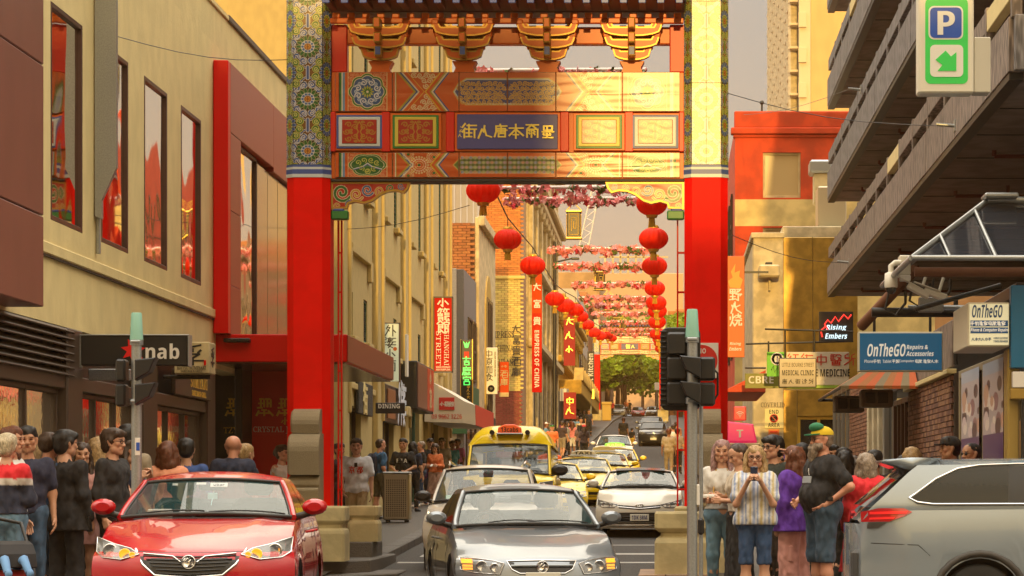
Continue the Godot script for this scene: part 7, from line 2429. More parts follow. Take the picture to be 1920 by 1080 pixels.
	car_body(o, c, wht, true, M.clear)
	wheels(o, c, alloy)
	car_mirror(o, c, wht, dark)
	interior(o, c, true)
	wiper(o, c, -0.05, 0.85)
	wiper(o, c, -0.6, 0.05)
	lamp(o, c, P2([0.4, 0.655, 0.6, 0.7, 0.84, 0.775, 0.84, 0.66, 0.72, 0.6, 0.5, 0.6]), [[0.7, 0.67, 0.045], [0.58, 0.645, 0.035]], dark)
	for q in [[0.655, 0.62], [0.615, 0.585]]: obj("grille_slot", cpatch(c, P2([-0.42, q[0], 0, q[0] - 0.04, 0.42, q[0], 0.4, q[1], 0, q[1] - 0.035, -0.4, q[1]]), 0.004), M.black, o)
	obj("chrome_trim", edge(c, P2([-0.42, 0.612, 0, 0.575, 0.42, 0.612]), 0.012, 0.01, false), M.chrome, o)
	badge(o, c, 0.61, 0.085, 1)
	obj("lower_grille", cpatch(c, P2([-0.42, 0.5, 0.42, 0.5, 0.56, 0.28, -0.56, 0.28]), 0.004), M.black, o)
	for k in 3: obj("grille_bar", edge(c, P2([-0.48, 0.32 + k * 0.05, 0.48, 0.32 + k * 0.05]), 0.01, 0.01, false), dark, o)
	obj("chrome_lip", edge(c, P2([-0.62, 0.25, 0.62, 0.25]), 0.012, 0.014, false), M.chrome, o)
	plate(o, c, 0.4, "1DK 3RM", 0.03)
	var rp := S(1)
	var rr := []
	for k in 5:
		var z := lerpf(c.zt + 0.02, c.zr, k / 4.0)
		rr.append(PackedVector3Array([V(-0.5, c.gtop(z) + 0.045, z), V(0, c.gtop(z) + 0.064, z), V(0.5, c.gtop(z) + 0.045, z)]))
	grid(rp, rr, V(0, 1, 0))
	obj("roof_panel", rp, M.cglass, o)
	place(o, 1199.0, 52.4, 0.0, 0.0)
	var yel := paintm(0.85, 0.6, 0.008)
	o = thing("yellow_van_taxi", "tall yellow van taxi with an orange roof sign", "van")
	c = Car.new()
	c.face = [[0.25, -0.1, 0.84], [0.4, -0.02, 0.9], [0.6, 0.0, 0.93], [0.85, -0.02, 0.93], [1.05, -0.1, 0.92], [1.15, -0.16, 0.91]]
	c.bow = 0.3
	c.top = [[-0.35, 1.22, 0.91], [-0.5, 1.25, 0.91]]
	c.w = 0.94
	c.length = 5.2
	c.belt = 1.25
	c.roof = 1.95
	c.gr = 0.8
	c.zc = -0.52
	c.zt = -1.0
	c.zr = -4.9
	c.zd = -5.1
	c.deck = 1.3
	c.fw = -0.9
	c.rw = -4.2
	c.wbow = 0.16
	car_body(o, c, yel, true, M.clear)
	wheels(o, c, alloy)
	car_mirror(o, c, dark, dark, 1.5)
	interior(o, c, false)
	wiper(o, c, 0.1, 0.9)
	simple_face(o, c, 0.75, 0.95, P2([0.55, 0.9, 0.65, 1.08, 0.9, 1.12, 0.9, 0.85, 0.65, 0.8]), 1)
	var hr := S(1)
	var rows := []
	for q in [[-0.98, 1.9, 0.8, 0.0], [-1.04, 2.06, 0.83, 0.0], [-1.22, 2.2, 0.83, 0.02], [-1.6, 2.26, 0.82, 0.03], [-4.7, 2.26, 0.82, 0.03], [-4.95, 2.1, 0.76, 0], [-5.0, 1.9, 0.78, 0]]:
		var r := PackedVector3Array()
		for i in 15:
			var u := -1.0 + i / 7.0
			var k := pow(absf(u), 8.0)
			r.append(V(u * q[2] * (1.0 + 0.04 * k), lerpf(q[1], 1.86, k) + q[3] * (1 - u * u), q[0] - 0.2 * u * u * (1.0 if q[0] > -2 else 0.0)))
		rows.append(r)
	grid(hr, rows, V(0, 1, 0))
	obj("high_roof", hr, yel, o)
	var rs := mat(0.7, 0.1, 0.02, 0.4, 0, {"emit": V(0.7, 0.08, 0.01), "en": 0.06})
	roof_sign(o, V(0.0, 2.08, -1.0), 0.5, 0.2, rs, "13cabs", M.steel)
	for sg in [-1, 1]:
		var st := S()
		cyl(st, V(sg * 0.36, 2.12, -0.95), V(sg * 0.36, 2.12, -1.1), 0.05)
		obj("roof_lamp", st, M.black, o)
	place(o, 950.0, 53.0, 0.0)
	o = thing("taxi", "yellow taxi sedan half hidden behind the yellow van, first in its queue", "taxi", Vector3.ZERO, 0, "yellow taxis queueing in the lane")
	c = sedan()
	car_body(o, c, yel, true, M.clear)
	wheels(o, c, alloy)
	car_mirror(o, c, yel, dark)
	interior(o, c, true)
	simple_face(o, c, 0.52, 0.62, P2([0.45, 0.58, 0.6, 0.65, 0.84, 0.69, 0.84, 0.57, 0.6, 0.5]), 0)
	place(o, 1032.0, 62.0, 3.0)
	var tx := [[1093, 72.0, 1.5, "yellow taxi sedan with a white lettered roof sign, second in the queue"], [1131, 81.0, 1.0, "yellow taxi sedan with a plain cream roof sign, third in the queue"], [1150, 89.0, 0.0, "yellow taxi sedan with a green roof sign, last in the queue"]]
	for k in 3:
		var t := copy(o, tx[k][3], Vector3.ZERO)
		place(t, tx[k][0], tx[k][1], tx[k][2])
		roof_sign(t, V(0, 1.47, -2.35), 0.72, 0.16, [mat(0.6, 0.55, 0.42, 0.5), mat(0.66, 0.55, 0.25, 0.5), mat(0.15, 0.5, 0.05, 0.4, 0, {"emit": V(0.15, 0.5, 0.03), "en": 0.09})][k], ["TAXI", "", "cabs"][k], M.steel)
	roof_sign(o, V(0, 1.47, -2.35), 0.6, 0.16, rs, "", M.steel)
	var far := [["white_sedan", "white sedan with two people inside behind the last taxi", 1150, 119.0, 0, "h", 0.68, 0.64, 0.56], ["black_crossover", "black crossover with its plate lit gold coming down the outer side", 1225, 160.0, 0, "u", 0.02, 0.021, 0.025], ["dark_wagon", "dark grey crossover close behind the black one", 1221, 180.0, 0, "u", 0.05, 0.055, 0.06], ["silver_family_sedan", "silver sedan just past the far gate on the kerb side", 1156, 288.0, -2, "s", 0.42, 0.4, 0.36], ["maroon_hatchback", "small dark red hatchback with lamps lit beyond the far gate", 1196, 352.0, 0, "h", 0.3, 0.012, 0.03], ["bronze_sedan", "dark bronze car beside the dark red hatchback", 1224, 330.0, 0, "s", 0.1, 0.08, 0.07], ["blue_wagon", "pale blue car parked under the trees, kerb side", 1180, 430.0, 0, "u", 0.2, 0.26, 0.34], ["pale_van", "pale square fronted car cresting the hill between two blue ones", 1204, 420.0, 0, "u", 0.42, 0.42, 0.4], ["blue_crossover", "deep blue car under the trees, outer side", 1218, 440.0, 0, "u", 0.03, 0.07, 0.2]]
	for q in far:
		o = thing(q[0], q[1], "car")
		c = suv() if q[5] == "u" else hatch() if q[5] == "h" else sedan()
		var pm := paintm(q[6], q[7], q[8])
		car_body(o, c, pm, q[3] < 130, M.clear if q[3] < 130 else M.cglass)
		wheels(o, c, alloy)
		car_mirror(o, c, pm, dark)
		if q[3] < 130: interior(o, c, true)
		if q[5] == "u": simple_face(o, c, 0.7, 0.84, P2([0.48, 0.8, 0.6, 0.88, 0.84, 0.94, 0.84, 0.8, 0.65, 0.74]), 1)
		else: simple_face(o, c, 0.52, 0.62, P2([0.45, 0.58, 0.6, 0.65, 0.84, 0.69, 0.84, 0.57, 0.6, 0.5]), 1)
		plate(o, c, 0.45, "")
		place(o, q[2], q[3], q[4])
	side_on_suv()
func roof_sign(o: Node3D, p: Vector3, w: float, h: float, m: Material, s: String, trim: Material) -> void:
	var st := S()
	prism(st, P2([-w / 2, 0, w / 2, 0, w / 2 * 0.92, h * 0.7, w * 0.2, h, -w * 0.2, h, -w / 2 * 0.92, h * 0.7]), -0.08, 0.08, at(p), 0.02)
	var r := obj("roof_sign", st, m, o)
	st = S()
	box(st, p + V(0, 0.01, 0), V(w * 1.08, 0.03, 0.2), 0.01)
	obj("sign_base", st, trim, r)
	if s: text(s, w * 0.7, h * 0.5, M.black if s != "cabs" else M.white, r, at(p + V(0, h * 0.48, 0.084)))
func door_lines(o: Node3D, c: Car, m: Material) -> void:
	for sg in [-1.0, 1.0]:
		var zm := lerpf(c.zc - c.wbow, c.zd, 0.52)
		for z in [c.zc - 0.18, zm, c.rw + 0.42]:
			obj("door_seam", edge(c, P2([z, 0.3, z + 0.01, 0.6, z + 0.02, c.belt - 0.04]), -0.002, 0.005, false, "side", sg), M.black, o)
		for z in [zm + 0.2, c.rw + 0.6]:
			var st := S()
			var x := c.sx(z, c.belt - 0.14)
			tube(st, [V(sg * (x - 0.01), c.belt - 0.14, z), V(sg * (x + 0.03), c.belt - 0.135, z - 0.04), V(sg * (x + 0.03), c.belt - 0.135, z - 0.16), V(sg * (x - 0.01), c.belt - 0.14, z - 0.2)], 0.014, 6)
			obj("door_handle", st, m, o)
func side_on_suv() -> void:
	var o := thing("silver_suv", "silver suv passing side on with its red tail lamp, in front of the corner shops", "car")
	var c := suv()
	c.length = 4.88
	c.w = 0.96
	c.belt = 1.23
	c.roof = 1.7
	c.zt = -2.2
	c.zr = -4.35
	c.zd = -4.82
	c.zc = -1.35
	c.deck = 1.2
	c.wr = 0.35
	c.fw = -0.98
	c.rw = -3.77
	c.gr = 0.68
	c.top = [[-0.5, 1.04, 0.86], [-0.9, 1.08, 0.87], [-1.3, 1.12, 0.87]]
	var m := paintm(0.29, 0.34, 0.38, 0.4, 0.24)
	car_body(o, c, m, false, M.cglass)
	for ch in o.get_children():
		if ch.name.begins_with("side_window"):
			o.remove_child(ch)
			ch.queue_free()
	wheels(o, c, mat(0.3, 0.3, 0.3, 0.3, 0.8))
	car_mirror(o, c, m, M.black)
	simple_face(o, c, 0.72, 0.86, P2([0.5, 0.82, 0.62, 0.9, 0.84, 0.95, 0.85, 0.8, 0.7, 0.74]), 1)
	for sg in [-1.0, 1.0]:
		var q1 := P2([-4.4, 1.325, -4.34, 1.36, -4.17, 1.485, -3.96, 1.58, -3.75, 1.615, -3.47, 1.63, -3.5, 1.275, -4.2, 1.275, -4.33, 1.29])
		obj("side_window", cpatch(c, q1, 0.008, "cabin", sg), M.cglass, o)
		obj("side_window", cpatch(c, P2([-3.28, 1.625, -2.4, 1.63, -2.4, 1.275, -3.3, 1.275]), 0.008, "cabin", sg), M.cglass, o)
		obj("side_window", cpatch(c, P2([-2.3, 1.62, -2.15, 1.61, -1.8, 1.38, -1.72, 1.275, -2.3, 1.275]), 0.008, "cabin", sg), M.cglass, o)
		obj("pillar_cover", cpatch(c, P2([-3.48, 1.625, -3.27, 1.625, -3.29, 1.275, -3.5, 1.275]), 0.006, "cabin", sg), M.black, o)
		obj("window_trim", edge(c, P2([-1.7, 1.268, -4.2, 1.262, -4.35, 1.28, -4.425, 1.325, -4.35, 1.37, -4.17, 1.5, -3.96, 1.597, -3.75, 1.632, -3.4, 1.645, -2.15, 1.645]), 0.01, 0.012, false, "cabin", sg), M.chrome, o)
		obj("tail_lamp", cpatch(c, P2([-4.875, 1.19, -4.72, 1.225, -4.48, 1.225, -4.4, 1.19, -4.48, 1.15, -4.62, 1.1, -4.875, 1.095]), 0.012, "side", sg), mat(0.45, 0.008, 0.012, 0.12, 0, {"coat": 1.0}), o)
		for q in [[-4.86, 1.165, -4.46, 1.2, 0.02], [-4.86, 1.115, -4.58, 1.145, 0.02]]: obj("lamp_bar", cpatch(c, P2([q[0], q[1], q[2], q[1] + 0.01, q[2] + 0.02, q[3], q[0], q[3] - 0.01]), q[4], "side", sg), mat(0.75, 0.02, 0.02, 0.3, 0, {"emit": V(0.7, 0.01, 0.01), "en": 0.07}), o)
		obj("lower_lens", cpatch(c, P2([-4.86, 1.09, -4.64, 1.09, -4.72, 1.04, -4.86, 1.03]), 0.01, "side", sg), M.lampbase, o)
		for wz in [c.fw, c.rw]:
			var pts := PackedVector2Array()
			for i in 15: pts.append(Vector2(wz + cos(PI * i / 14.0) * 0.44, 0.36 + sin(PI * i / 14.0) * 0.44))
			obj("arch_cladding", edge(c, pts, -0.005, 0.035, false, "side", sg), mat(0.045, 0.04, 0.035, 0.6), o)
		for z in [-3.33, -2.32, -1.45]: obj("door_seam", edge(c, P2([z, 0.5, z, 0.85, z + 0.02, 1.22]), -0.002, 0.006, false, "side", sg), M.black, o)
		obj("bumper_seam", edge(c, P2([-4.87, 0.9, -4.35, 0.88, -4.24, 0.78]), -0.002, 0.005, false, "side", sg), M.black, o)
		obj("sill_trim", edge(c, P2([-3.3, 0.3, -1.5, 0.3]), 0.01, 0.04, false, "side", sg), M.black, o)
		for z in [-3.02, -2.05]:
			var st := S()
			var x := c.sx(z, 1.08)
			tube(st, [V(sg * (x - 0.01), 1.08, z + 0.1), V(sg * (x + 0.035), 1.085, z + 0.06), V(sg * (x + 0.035), 1.085, z - 0.1), V(sg * (x - 0.01), 1.08, z - 0.14)], 0.02, 8)
			obj("door_handle", st, M.chrome, o)
			obj("handle_recess", cpatch(c, circ(Vector2(z - 0.02, 1.07), 0.09, 16, 0.05), 0.002, "side", sg), M.black, o)
	var st2 := S(1)
	prism(st2, P2([-4.1, 1.7, -4.4, 1.705, -4.63, 1.685, -4.61, 1.655, -4.5, 1.61, -4.35, 1.57]), -0.68, 0.68, Transform3D(Basis(V(0, 0, 1), Vector3.UP, Vector3.LEFT), Vector3.ZERO), 0.02)
	obj("spoiler", st2, m, o)
	var rb := S()
	box(rb, V(0, 0.66, -4.9), V(1.5, 0.36, 0.1), 0.04)
	obj("rear_bumper", rb, dark_trim(), o)
	plate(o, c, 0.5, "")
	o.rotation.y = PI / 2
	o.position = V(PX(1612, 25.0) + 4.9, 0.0, -25.96)
func dark_trim() -> StandardMaterial3D: return mat(0.06, 0.06, 0.06, 0.5)

class Net:
	var v := PackedVector3Array()
	var n := PackedVector3Array()
	var c := PackedColorArray()
	var idx := PackedInt32Array()
	func add(o: Net, xf: Transform3D) -> void:
		var base := v.size()
		var flip := xf.basis.determinant() < 0
		for i in o.v.size():
			v.append(xf * o.v[i])
			n.append((xf.basis * o.n[i]).normalized())
		c.append_array(o.c)
		for i in range(0, o.idx.size(), 3):
			idx.append(base + o.idx[i])
			idx.append(base + o.idx[i + (2 if flip else 1)])
			idx.append(base + o.idx[i + (1 if flip else 2)])
	func mesh() -> ArrayMesh:
		var a := []
		a.resize(Mesh.ARRAY_MAX)
		a[Mesh.ARRAY_VERTEX] = v
		a[Mesh.ARRAY_NORMAL] = n
		a[Mesh.ARRAY_COLOR] = c
		a[Mesh.ARRAY_INDEX] = idx
		var m := ArrayMesh.new()
		m.add_surface_from_arrays(Mesh.PRIMITIVE_TRIANGLES, a)
		return m

func net(bones: Array, cell: float, k: float, planes := [], balls := [], wrinkle := 0.0) -> Net:
	var lo := Vector3.INF
	var hi := -Vector3.INF
	for b in bones:
		var r := Vector3.ONE * maxf(b[2], b[3])
		lo = lo.min(b[0] - r).min(b[1] - r)
		hi = hi.max(b[0] + r).max(b[1] + r)
	lo -= Vector3.ONE * cell * 2.5
	hi += Vector3.ONE * cell * 2.5
	var nx := int((hi.x - lo.x) / cell) + 1
	var ny := int((hi.y - lo.y) / cell) + 1
	var nz := int((hi.z - lo.z) / cell) + 1
	var F := PackedFloat32Array()
	F.resize(nx * ny * nz)
	F.fill(1.0)
	for b in bones:
		var a: Vector3 = b[0]
		var e: Vector3 = b[1] - a
		var ra: float = b[2]
		var dr: float = b[3] - ra
		var el := maxf(e.length_squared(), 1e-9)
		var rr := maxf(b[2], b[3]) + k + cell * 1.5
		var l: Vector3 = (a.min(b[1]) - Vector3.ONE * rr - lo) / cell
		var h: Vector3 = (a.max(b[1]) + Vector3.ONE * rr - lo) / cell
		for z in range(maxi(0, int(l.z)), mini(nz, int(h.z) + 2)):
			for y in range(maxi(0, int(l.y)), mini(ny, int(h.y) + 2)):
				var at0 := (z * ny + y) * nx
				for x in range(maxi(0, int(l.x)), mini(nx, int(h.x) + 2)):
					var p := Vector3(lo.x + x * cell, lo.y + y * cell, lo.z + z * cell) - a
					var t := clampf(p.dot(e) / el, 0.0, 1.0)
					var d := (p - e * t).length() - ra - dr * t
					var f := F[at0 + x]
					var q := k - absf(d - f)
					F[at0 + x] = minf(d, f) - (q * q * 0.25 / k if q > 0.0 else 0.0)
	if planes.size() or balls.size():
		for z in nz:
			for y in ny:
				for x in nx:
					var i := (z * ny + y) * nx + x
					if F[i] > 0.1: continue
					var p := Vector3(lo.x + x * cell, lo.y + y * cell, lo.z + z * cell)
					var f := F[i]
					for q in planes: f = maxf(f, p.dot(q[0]) - q[1])
					for q in balls: f = maxf(f, q[1] - p.distance_to(q[0]))
					F[i] = f
	var o := Net.new()
	var id := PackedInt32Array()
	id.resize(nx * ny * nz)
	id.fill(-1)
	var lim := cell * 2.0
	var offs := [0, 1, nx, nx + 1, nx * ny, nx * ny + 1, nx * ny + nx, nx * ny + nx + 1]
	var ed := [[0, 1], [2, 3], [4, 5], [6, 7], [0, 2], [1, 3], [4, 6], [5, 7], [0, 4], [1, 5], [2, 6], [3, 7]]
	var cs := [Vector3(0, 0, 0), Vector3(1, 0, 0), Vector3(0, 1, 0), Vector3(1, 1, 0), Vector3(0, 0, 1), Vector3(1, 0, 1), Vector3(0, 1, 1), Vector3(1, 1, 1)]
	for z in nz - 1:
		for y in ny - 1:
			for x in nx - 1:
				var i := (z * ny + y) * nx + x
				if absf(F[i]) > lim: continue
				var neg := 0
				for q in 8:
					if F[i + offs[q]] < 0: neg += 1
				if neg == 0 or neg == 8: continue
				var s := Vector3.ZERO
				var m := 0
				for q in ed:
					var fa := F[i + offs[q[0]]]
					var fb := F[i + offs[q[1]]]
					if (fa < 0) != (fb < 0):
						s += cs[q[0]].lerp(cs[q[1]], fa / (fa - fb))
						m += 1
				id[i] = o.v.size()
				o.v.append(lo + (Vector3(x, y, z) + s / m) * cell)
				o.n.append(Vector3(F[i + 1] - F[i] + F[i + offs[7]] - F[i + offs[6]], F[i + offs[2]] - F[i] + F[i + offs[7]] - F[i + offs[5]], F[i + offs[4]] - F[i] + F[i + offs[7]] - F[i + offs[3]]).normalized())
	for z in range(1, nz - 1):
		for y in range(1, ny - 1):
			for x in range(1, nx - 1):
				var i := (z * ny + y) * nx + x
				var f := F[i]
				if absf(f) > lim: continue
				for ax in 3:
					var st: int = [1, nx, nx * ny][ax]
					if (f < 0) == (F[i + st] < 0): continue
					var u: int = [nx, nx * ny, 1][ax]
					var w: int = [nx * ny, 1, nx][ax]
					var a := id[i]
					var b := id[i - u]
					var c := id[i - u - w]
					var d := id[i - w]
					if a < 0 or b < 0 or c < 0 or d < 0: continue
					for t in ([a, b, c, a, c, d] if f >= 0 else [a, d, c, a, c, b]): o.idx.append(t)
	if wrinkle > 0:
		for i in o.v.size():
			if absf(o.n[i].y) > 0.8: continue
			var p := o.v[i]
			o.v[i] = p + o.n[i] * wrinkle * (noise.get_noise_3d(p.x * 9, p.y * 5, p.z * 9) + 0.7 * noise.get_noise_3d(p.x * 22 + 5, p.y * 9 + p.x * 6, p.z * 22))
			o.n[i] = (o.n[i] + Vector3(noise.get_noise_3d(p.x * 14, p.y * 9, p.z * 14), noise.get_noise_3d(p.x * 14 + 9, p.y * 9, p.z * 14), noise.get_noise_3d(p.x * 14, p.y * 9 + 9, p.z * 14)) * 0.7).normalized()
	o.c.resize(o.v.size())
	o.c.fill(Color.WHITE)
	return o

var nets := {}
func head_net(female: bool) -> Net:
	var key := "head%s" % female
	if nets.has(key): return nets[key]
	var j := 0.9 if female else 1.0
	var b := [[V(0, 0.035, -0.02), V(0, 0.04, 0.015), 0.088, 0.084], [V(0, -0.03, 0.02), V(0, -0.075 * 1.0, 0.045), 0.07 * j, 0.043 * j], [V(-0.03, -0.06, 0.02), V(0.03, -0.06, 0.02), 0.05 * j, 0.05 * j],
		[V(0, 0.015, 0.09), V(0, -0.025, 0.108), 0.009, 0.014], [V(-0.035, 0.03, 0.082), V(0.035, 0.03, 0.082), 0.013, 0.013], [V(-0.012, -0.03, 0.095), V(0.012, -0.03, 0.095), 0.011, 0.011], [V(-0.02, -0.058, 0.078), V(0.02, -0.058, 0.078), 0.012, 0.012], [V(0, -0.098, 0.066), V(0, -0.098, 0.066), 0.02 * j, 0.02 * j],
		[V(-0.045, -0.012, 0.062), V(-0.045, -0.012, 0.062), 0.026, 0.026], [V(0.045, -0.012, 0.062), V(0.045, -0.012, 0.062), 0.026, 0.026], [V(0.086, 0.015, -0.012), V(0.083, -0.025, -0.004), 0.018, 0.012], [V(-0.086, 0.015, -0.012), V(-0.083, -0.025, -0.004), 0.018, 0.012], [V(0, -0.05, -0.02), V(0, -0.16, -0.035), 0.052 * j, 0.058 * j]]
	var o := net(b, 0.0065, 0.018)
	for i in o.v.size():
		var p := o.v[i]
		var ax := absf(p.x)
		if p.z > 0.05:
			var e := Vector2((ax - 0.034) / 0.015, (p.y - 0.012) / 0.0075).length()
			if e < 1.0: o.c[i] = Color(0.12, 0.08, 0.06)
			elif e < 1.5 and p.y > 0.012: o.c[i] = Color(0.45, 0.35, 0.32)
			if Vector2((ax - 0.035) / 0.023, (p.y - 0.034) / 0.006).length() < 1.0: o.c[i] = Color(0.22, 0.17, 0.14)
			if Vector2(p.x / 0.024, (p.y + 0.06) / 0.009).length() < 1.0 and p.z > 0.07: o.c[i] = Color(0.75, 0.36, 0.34) if female else Color(0.8, 0.55, 0.5)
			if Vector2(p.x / 0.022, (p.y + 0.0595) / 0.003).length() < 1.0 and p.z > 0.07: o.c[i] = Color(0.35, 0.15, 0.14)
			if ax > 0.03 and p.y < 0.0 and p.y > -0.05: o.c[i] = o.c[i].lerp(Color(1.0, 0.82, 0.78), 0.4)
	nets[key] = o
	return o
func hand_net(grip: bool) -> Net:
	var key := "hand%s" % grip
	if nets.has(key): return nets[key]
	var b := [[V(0, 0.02, 0), V(0, -0.02, 0), 0.026, 0.026], [V(-0.022, -0.03, 0), V(-0.024, -0.085, 0), 0.017, 0.014], [V(0, -0.03, 0), V(0, -0.09, 0.0), 0.018, 0.015], [V(0.022, -0.03, 0), V(0.024, -0.085, 0), 0.017, 0.014]]
	var c := 1.5 if grip else 0.5
	for f in [[-0.031, 0.066, 0.0075], [-0.011, 0.08, 0.0085], [0.011, 0.086, 0.009], [0.031, 0.078, 0.0085]]:
		var p := V(f[0], -0.088 + absf(f[0]) * 0.15, 0.0)
		var a := 0.25
		for q in [0.45, 0.32, 0.23]:
			a += c * q
			var e: Vector3 = p + V(f[0] * 0.05, -cos(a), sin(a)) * f[1] * q
			b.append([p, e, f[2], f[2] * 0.9])
			p = e
	b.append_array([[V(0.02, -0.025, 0.005), V(0.045, -0.055, 0.018), 0.014, 0.011], [V(0.045, -0.055, 0.018), V(0.054, -0.085, 0.03), 0.0105, 0.008]])
	nets[key] = net(b, 0.0055, 0.009)
	return nets[key]
func hair_net(style: String) -> Net:
	if nets.has(style): return nets[style]
	var b := [[V(0, 0.045, -0.028), V(0, 0.06, 0.01), 0.099, 0.09]]
	var planes := []
	var balls := [[V(0, -0.055, 0.105), 0.112]]
	match style:
		"short": b.append_array([[V(0, -0.02, -0.05), V(0, 0.05, -0.04), 0.075, 0.09], [V(-0.04, 0.1, 0.06), V(0.045, 0.105, 0.05), 0.03, 0.03]])
		"mop": b.append_array([[V(0, -0.03, -0.05), V(0, 0.05, -0.04), 0.082, 0.096], [V(-0.06, 0.085, 0.065), V(0.06, 0.085, 0.065), 0.034, 0.034], [V(0.08, 0.03, 0.0), V(-0.08, 0.03, 0.0), 0.03, 0.03]])
		"bob": b.append_array([[V(-0.075, 0.03, -0.02), V(-0.095, -0.14, 0.0), 0.05, 0.045], [V(0.075, 0.03, -0.02), V(0.095, -0.14, 0.0), 0.05, 0.045], [V(0, 0.0, -0.06), V(0, -0.13, -0.065), 0.085, 0.075], [V(-0.05, -0.12, -0.05), V(0.05, -0.12, -0.05), 0.07, 0.07]])
		"long": b.append_array([[V(-0.075, 0.03, -0.02), V(-0.1, -0.26, 0.03), 0.045, 0.03], [V(0.075, 0.03, -0.02), V(0.1, -0.26, 0.03), 0.045, 0.03], [V(0, 0.0, -0.06), V(0, -0.28, -0.1), 0.085, 0.06], [V(-0.06, -0.1, -0.06), V(-0.07, -0.3, -0.08), 0.05, 0.03], [V(0.06, -0.1, -0.06), V(0.07, -0.3, -0.08), 0.05, 0.03]])
		"bun": b.append_array([[V(0, -0.02, -0.05), V(0, 0.05, -0.04), 0.072, 0.09], [V(0, 0.03, -0.13), V(0, 0.0, -0.14), 0.045, 0.04]])
		"crop": b = [[V(0, 0.042, -0.028), V(0, 0.05, 0.0), 0.095, 0.086], [V(0, -0.01, -0.05), V(0, 0.03, -0.04), 0.07, 0.085]]
		"beard":
			b = [[V(-0.05, -0.06, 0.05), V(0.05, -0.06, 0.05), 0.04, 0.04], [V(0, -0.09, 0.085), V(0, -0.2, 0.1), 0.05, 0.028], [V(-0.025, -0.04, 0.095), V(0.025, -0.04, 0.095), 0.013, 0.013]]
			balls = [[V(0, -0.055, 0.125), 0.018]]
	var o := net(b, 0.0085, 0.03, planes, balls, 0.022 if style in ["bob", "long", "mop", "beard"] else 0.011)
	for i in o.c.size():
		var q := 0.45 + 1.5 * absf(noise.get_noise_3d(o.v[i].x * 70, o.v[i].y * 12, o.v[i].z * 70))
		o.c[i] = Color(q, q, q)
	nets[style] = o
	return o

const ARMS := {
	"down": [Vector3(0.235, 1.13, -0.03), Vector3(0.25, 0.89, 0.05)], "phone": [Vector3(0.23, 1.13, 0.13), Vector3(0.075, 1.38, 0.3)], "fold": [Vector3(0.25, 1.13, 0.02), Vector3(0.02, 1.14, 0.24)], "hip": [Vector3(0.36, 1.17, -0.12), Vector3(0.21, 1.0, 0.06)],
	"head": [Vector3(0.33, 1.47, 0.12), Vector3(0.1, 1.66, 0.14)], "hold": [Vector3(0.24, 1.12, 0.0), Vector3(0.17, 1.13, 0.26)], "swing": [Vector3(0.23, 1.13, -0.1), Vector3(0.24, 0.9, -0.06)], "fore": [Vector3(0.24, 1.13, 0.06), Vector3(0.2, 0.93, 0.2)], "chin": [Vector3(0.22, 1.14, 0.14), Vector3(0.09, 1.36, 0.2)], "belly": [Vector3(0.27, 1.13, 0.02), Vector3(0.1, 1.02, 0.24)],
}
func skeleton(p: Dictionary) -> Dictionary:
	var f: bool = p.get("f", false)
	var sw := 0.158 if f else 0.185
	var j := {"sh": [V(sw, 1.415, -0.01), V(-sw, 1.415, -0.01)], "hip": [V(0.088, 0.92, 0), V(-0.088, 0.92, 0)]}
	j.knee = [V(0.1, 0.5, 0.02), V(-0.1, 0.5, 0.02)]
	j.ank = [V(0.105, 0.085, -0.02), V(-0.105, 0.085, -0.02)]
	if p.get("walk", 0.0) != 0.0:
		var w: float = p.walk
		j.knee = [V(0.095, 0.51, 0.16 * w + 0.03), V(-0.095, 0.51, -0.06 * w + 0.04)]
		j.ank = [V(0.09, 0.1, 0.24 * w), V(-0.09, 0.14, -0.28 * w)]
	var a: Array = ARMS[p.get("al", "down")]
	var b: Array = ARMS[p.get("ar", "down")]
	var k := 0.88 if f else 1.0
	j.el = [V(a[0].x * k, a[0].y, a[0].z), V(-b[0].x * k, b[0].y, b[0].z)]
	j.wr = [V(a[1].x * k, a[1].y, a[1].z), V(-b[1].x * k, b[1].y, b[1].z)]
	return j
func torso_bones(p: Dictionary, g: float, lo := 0.0) -> Array:
	var f: bool = p.get("f", false)
	var bu: float = p.get("bulk", 0.0) + g
	var b := [[V(-0.095, 1.33, 0.0), V(0.095, 1.33, 0.0), 0.1 + bu, 0.1 + bu], [V(-0.07, 1.12, 0.0), V(0.07, 1.12, 0.0), (0.088 if f else 0.1) + bu, (0.088 if f else 0.1) + bu], [V(-0.085, 0.95, -0.01), V(0.085, 0.95, -0.01), (0.112 if f else 0.103) + bu, (0.112 if f else 0.103) + bu], [V(0, 0.98, 0), V(0, 1.32, 0), 0.1 + bu, 0.1 + bu]]
	for s in [-1, 1]: b.append([V(0.1 * s, 1.36, -0.005), V((0.15 if f else 0.175) * s, 1.4, -0.01), 0.064 + g * 0.8, 0.05 + g * 0.6])
	if f: b.append([V(-0.06, 1.27, 0.065), V(0.06, 1.27, 0.065), 0.062 + bu, 0.062 + bu])
	if p.has("belly"): b.append([V(-0.05, 1.08, p.belly * 0.36), V(0.05, 1.08, p.belly * 0.36), 0.12 + p.belly * 0.2 + g, 0.12 + p.belly * 0.2 + g])
	b.append([V(0, 1.4, -0.015), V(0, 1.46, -0.015), 0.07 + g * 0.6, 0.056 + g * 0.4])
	return b
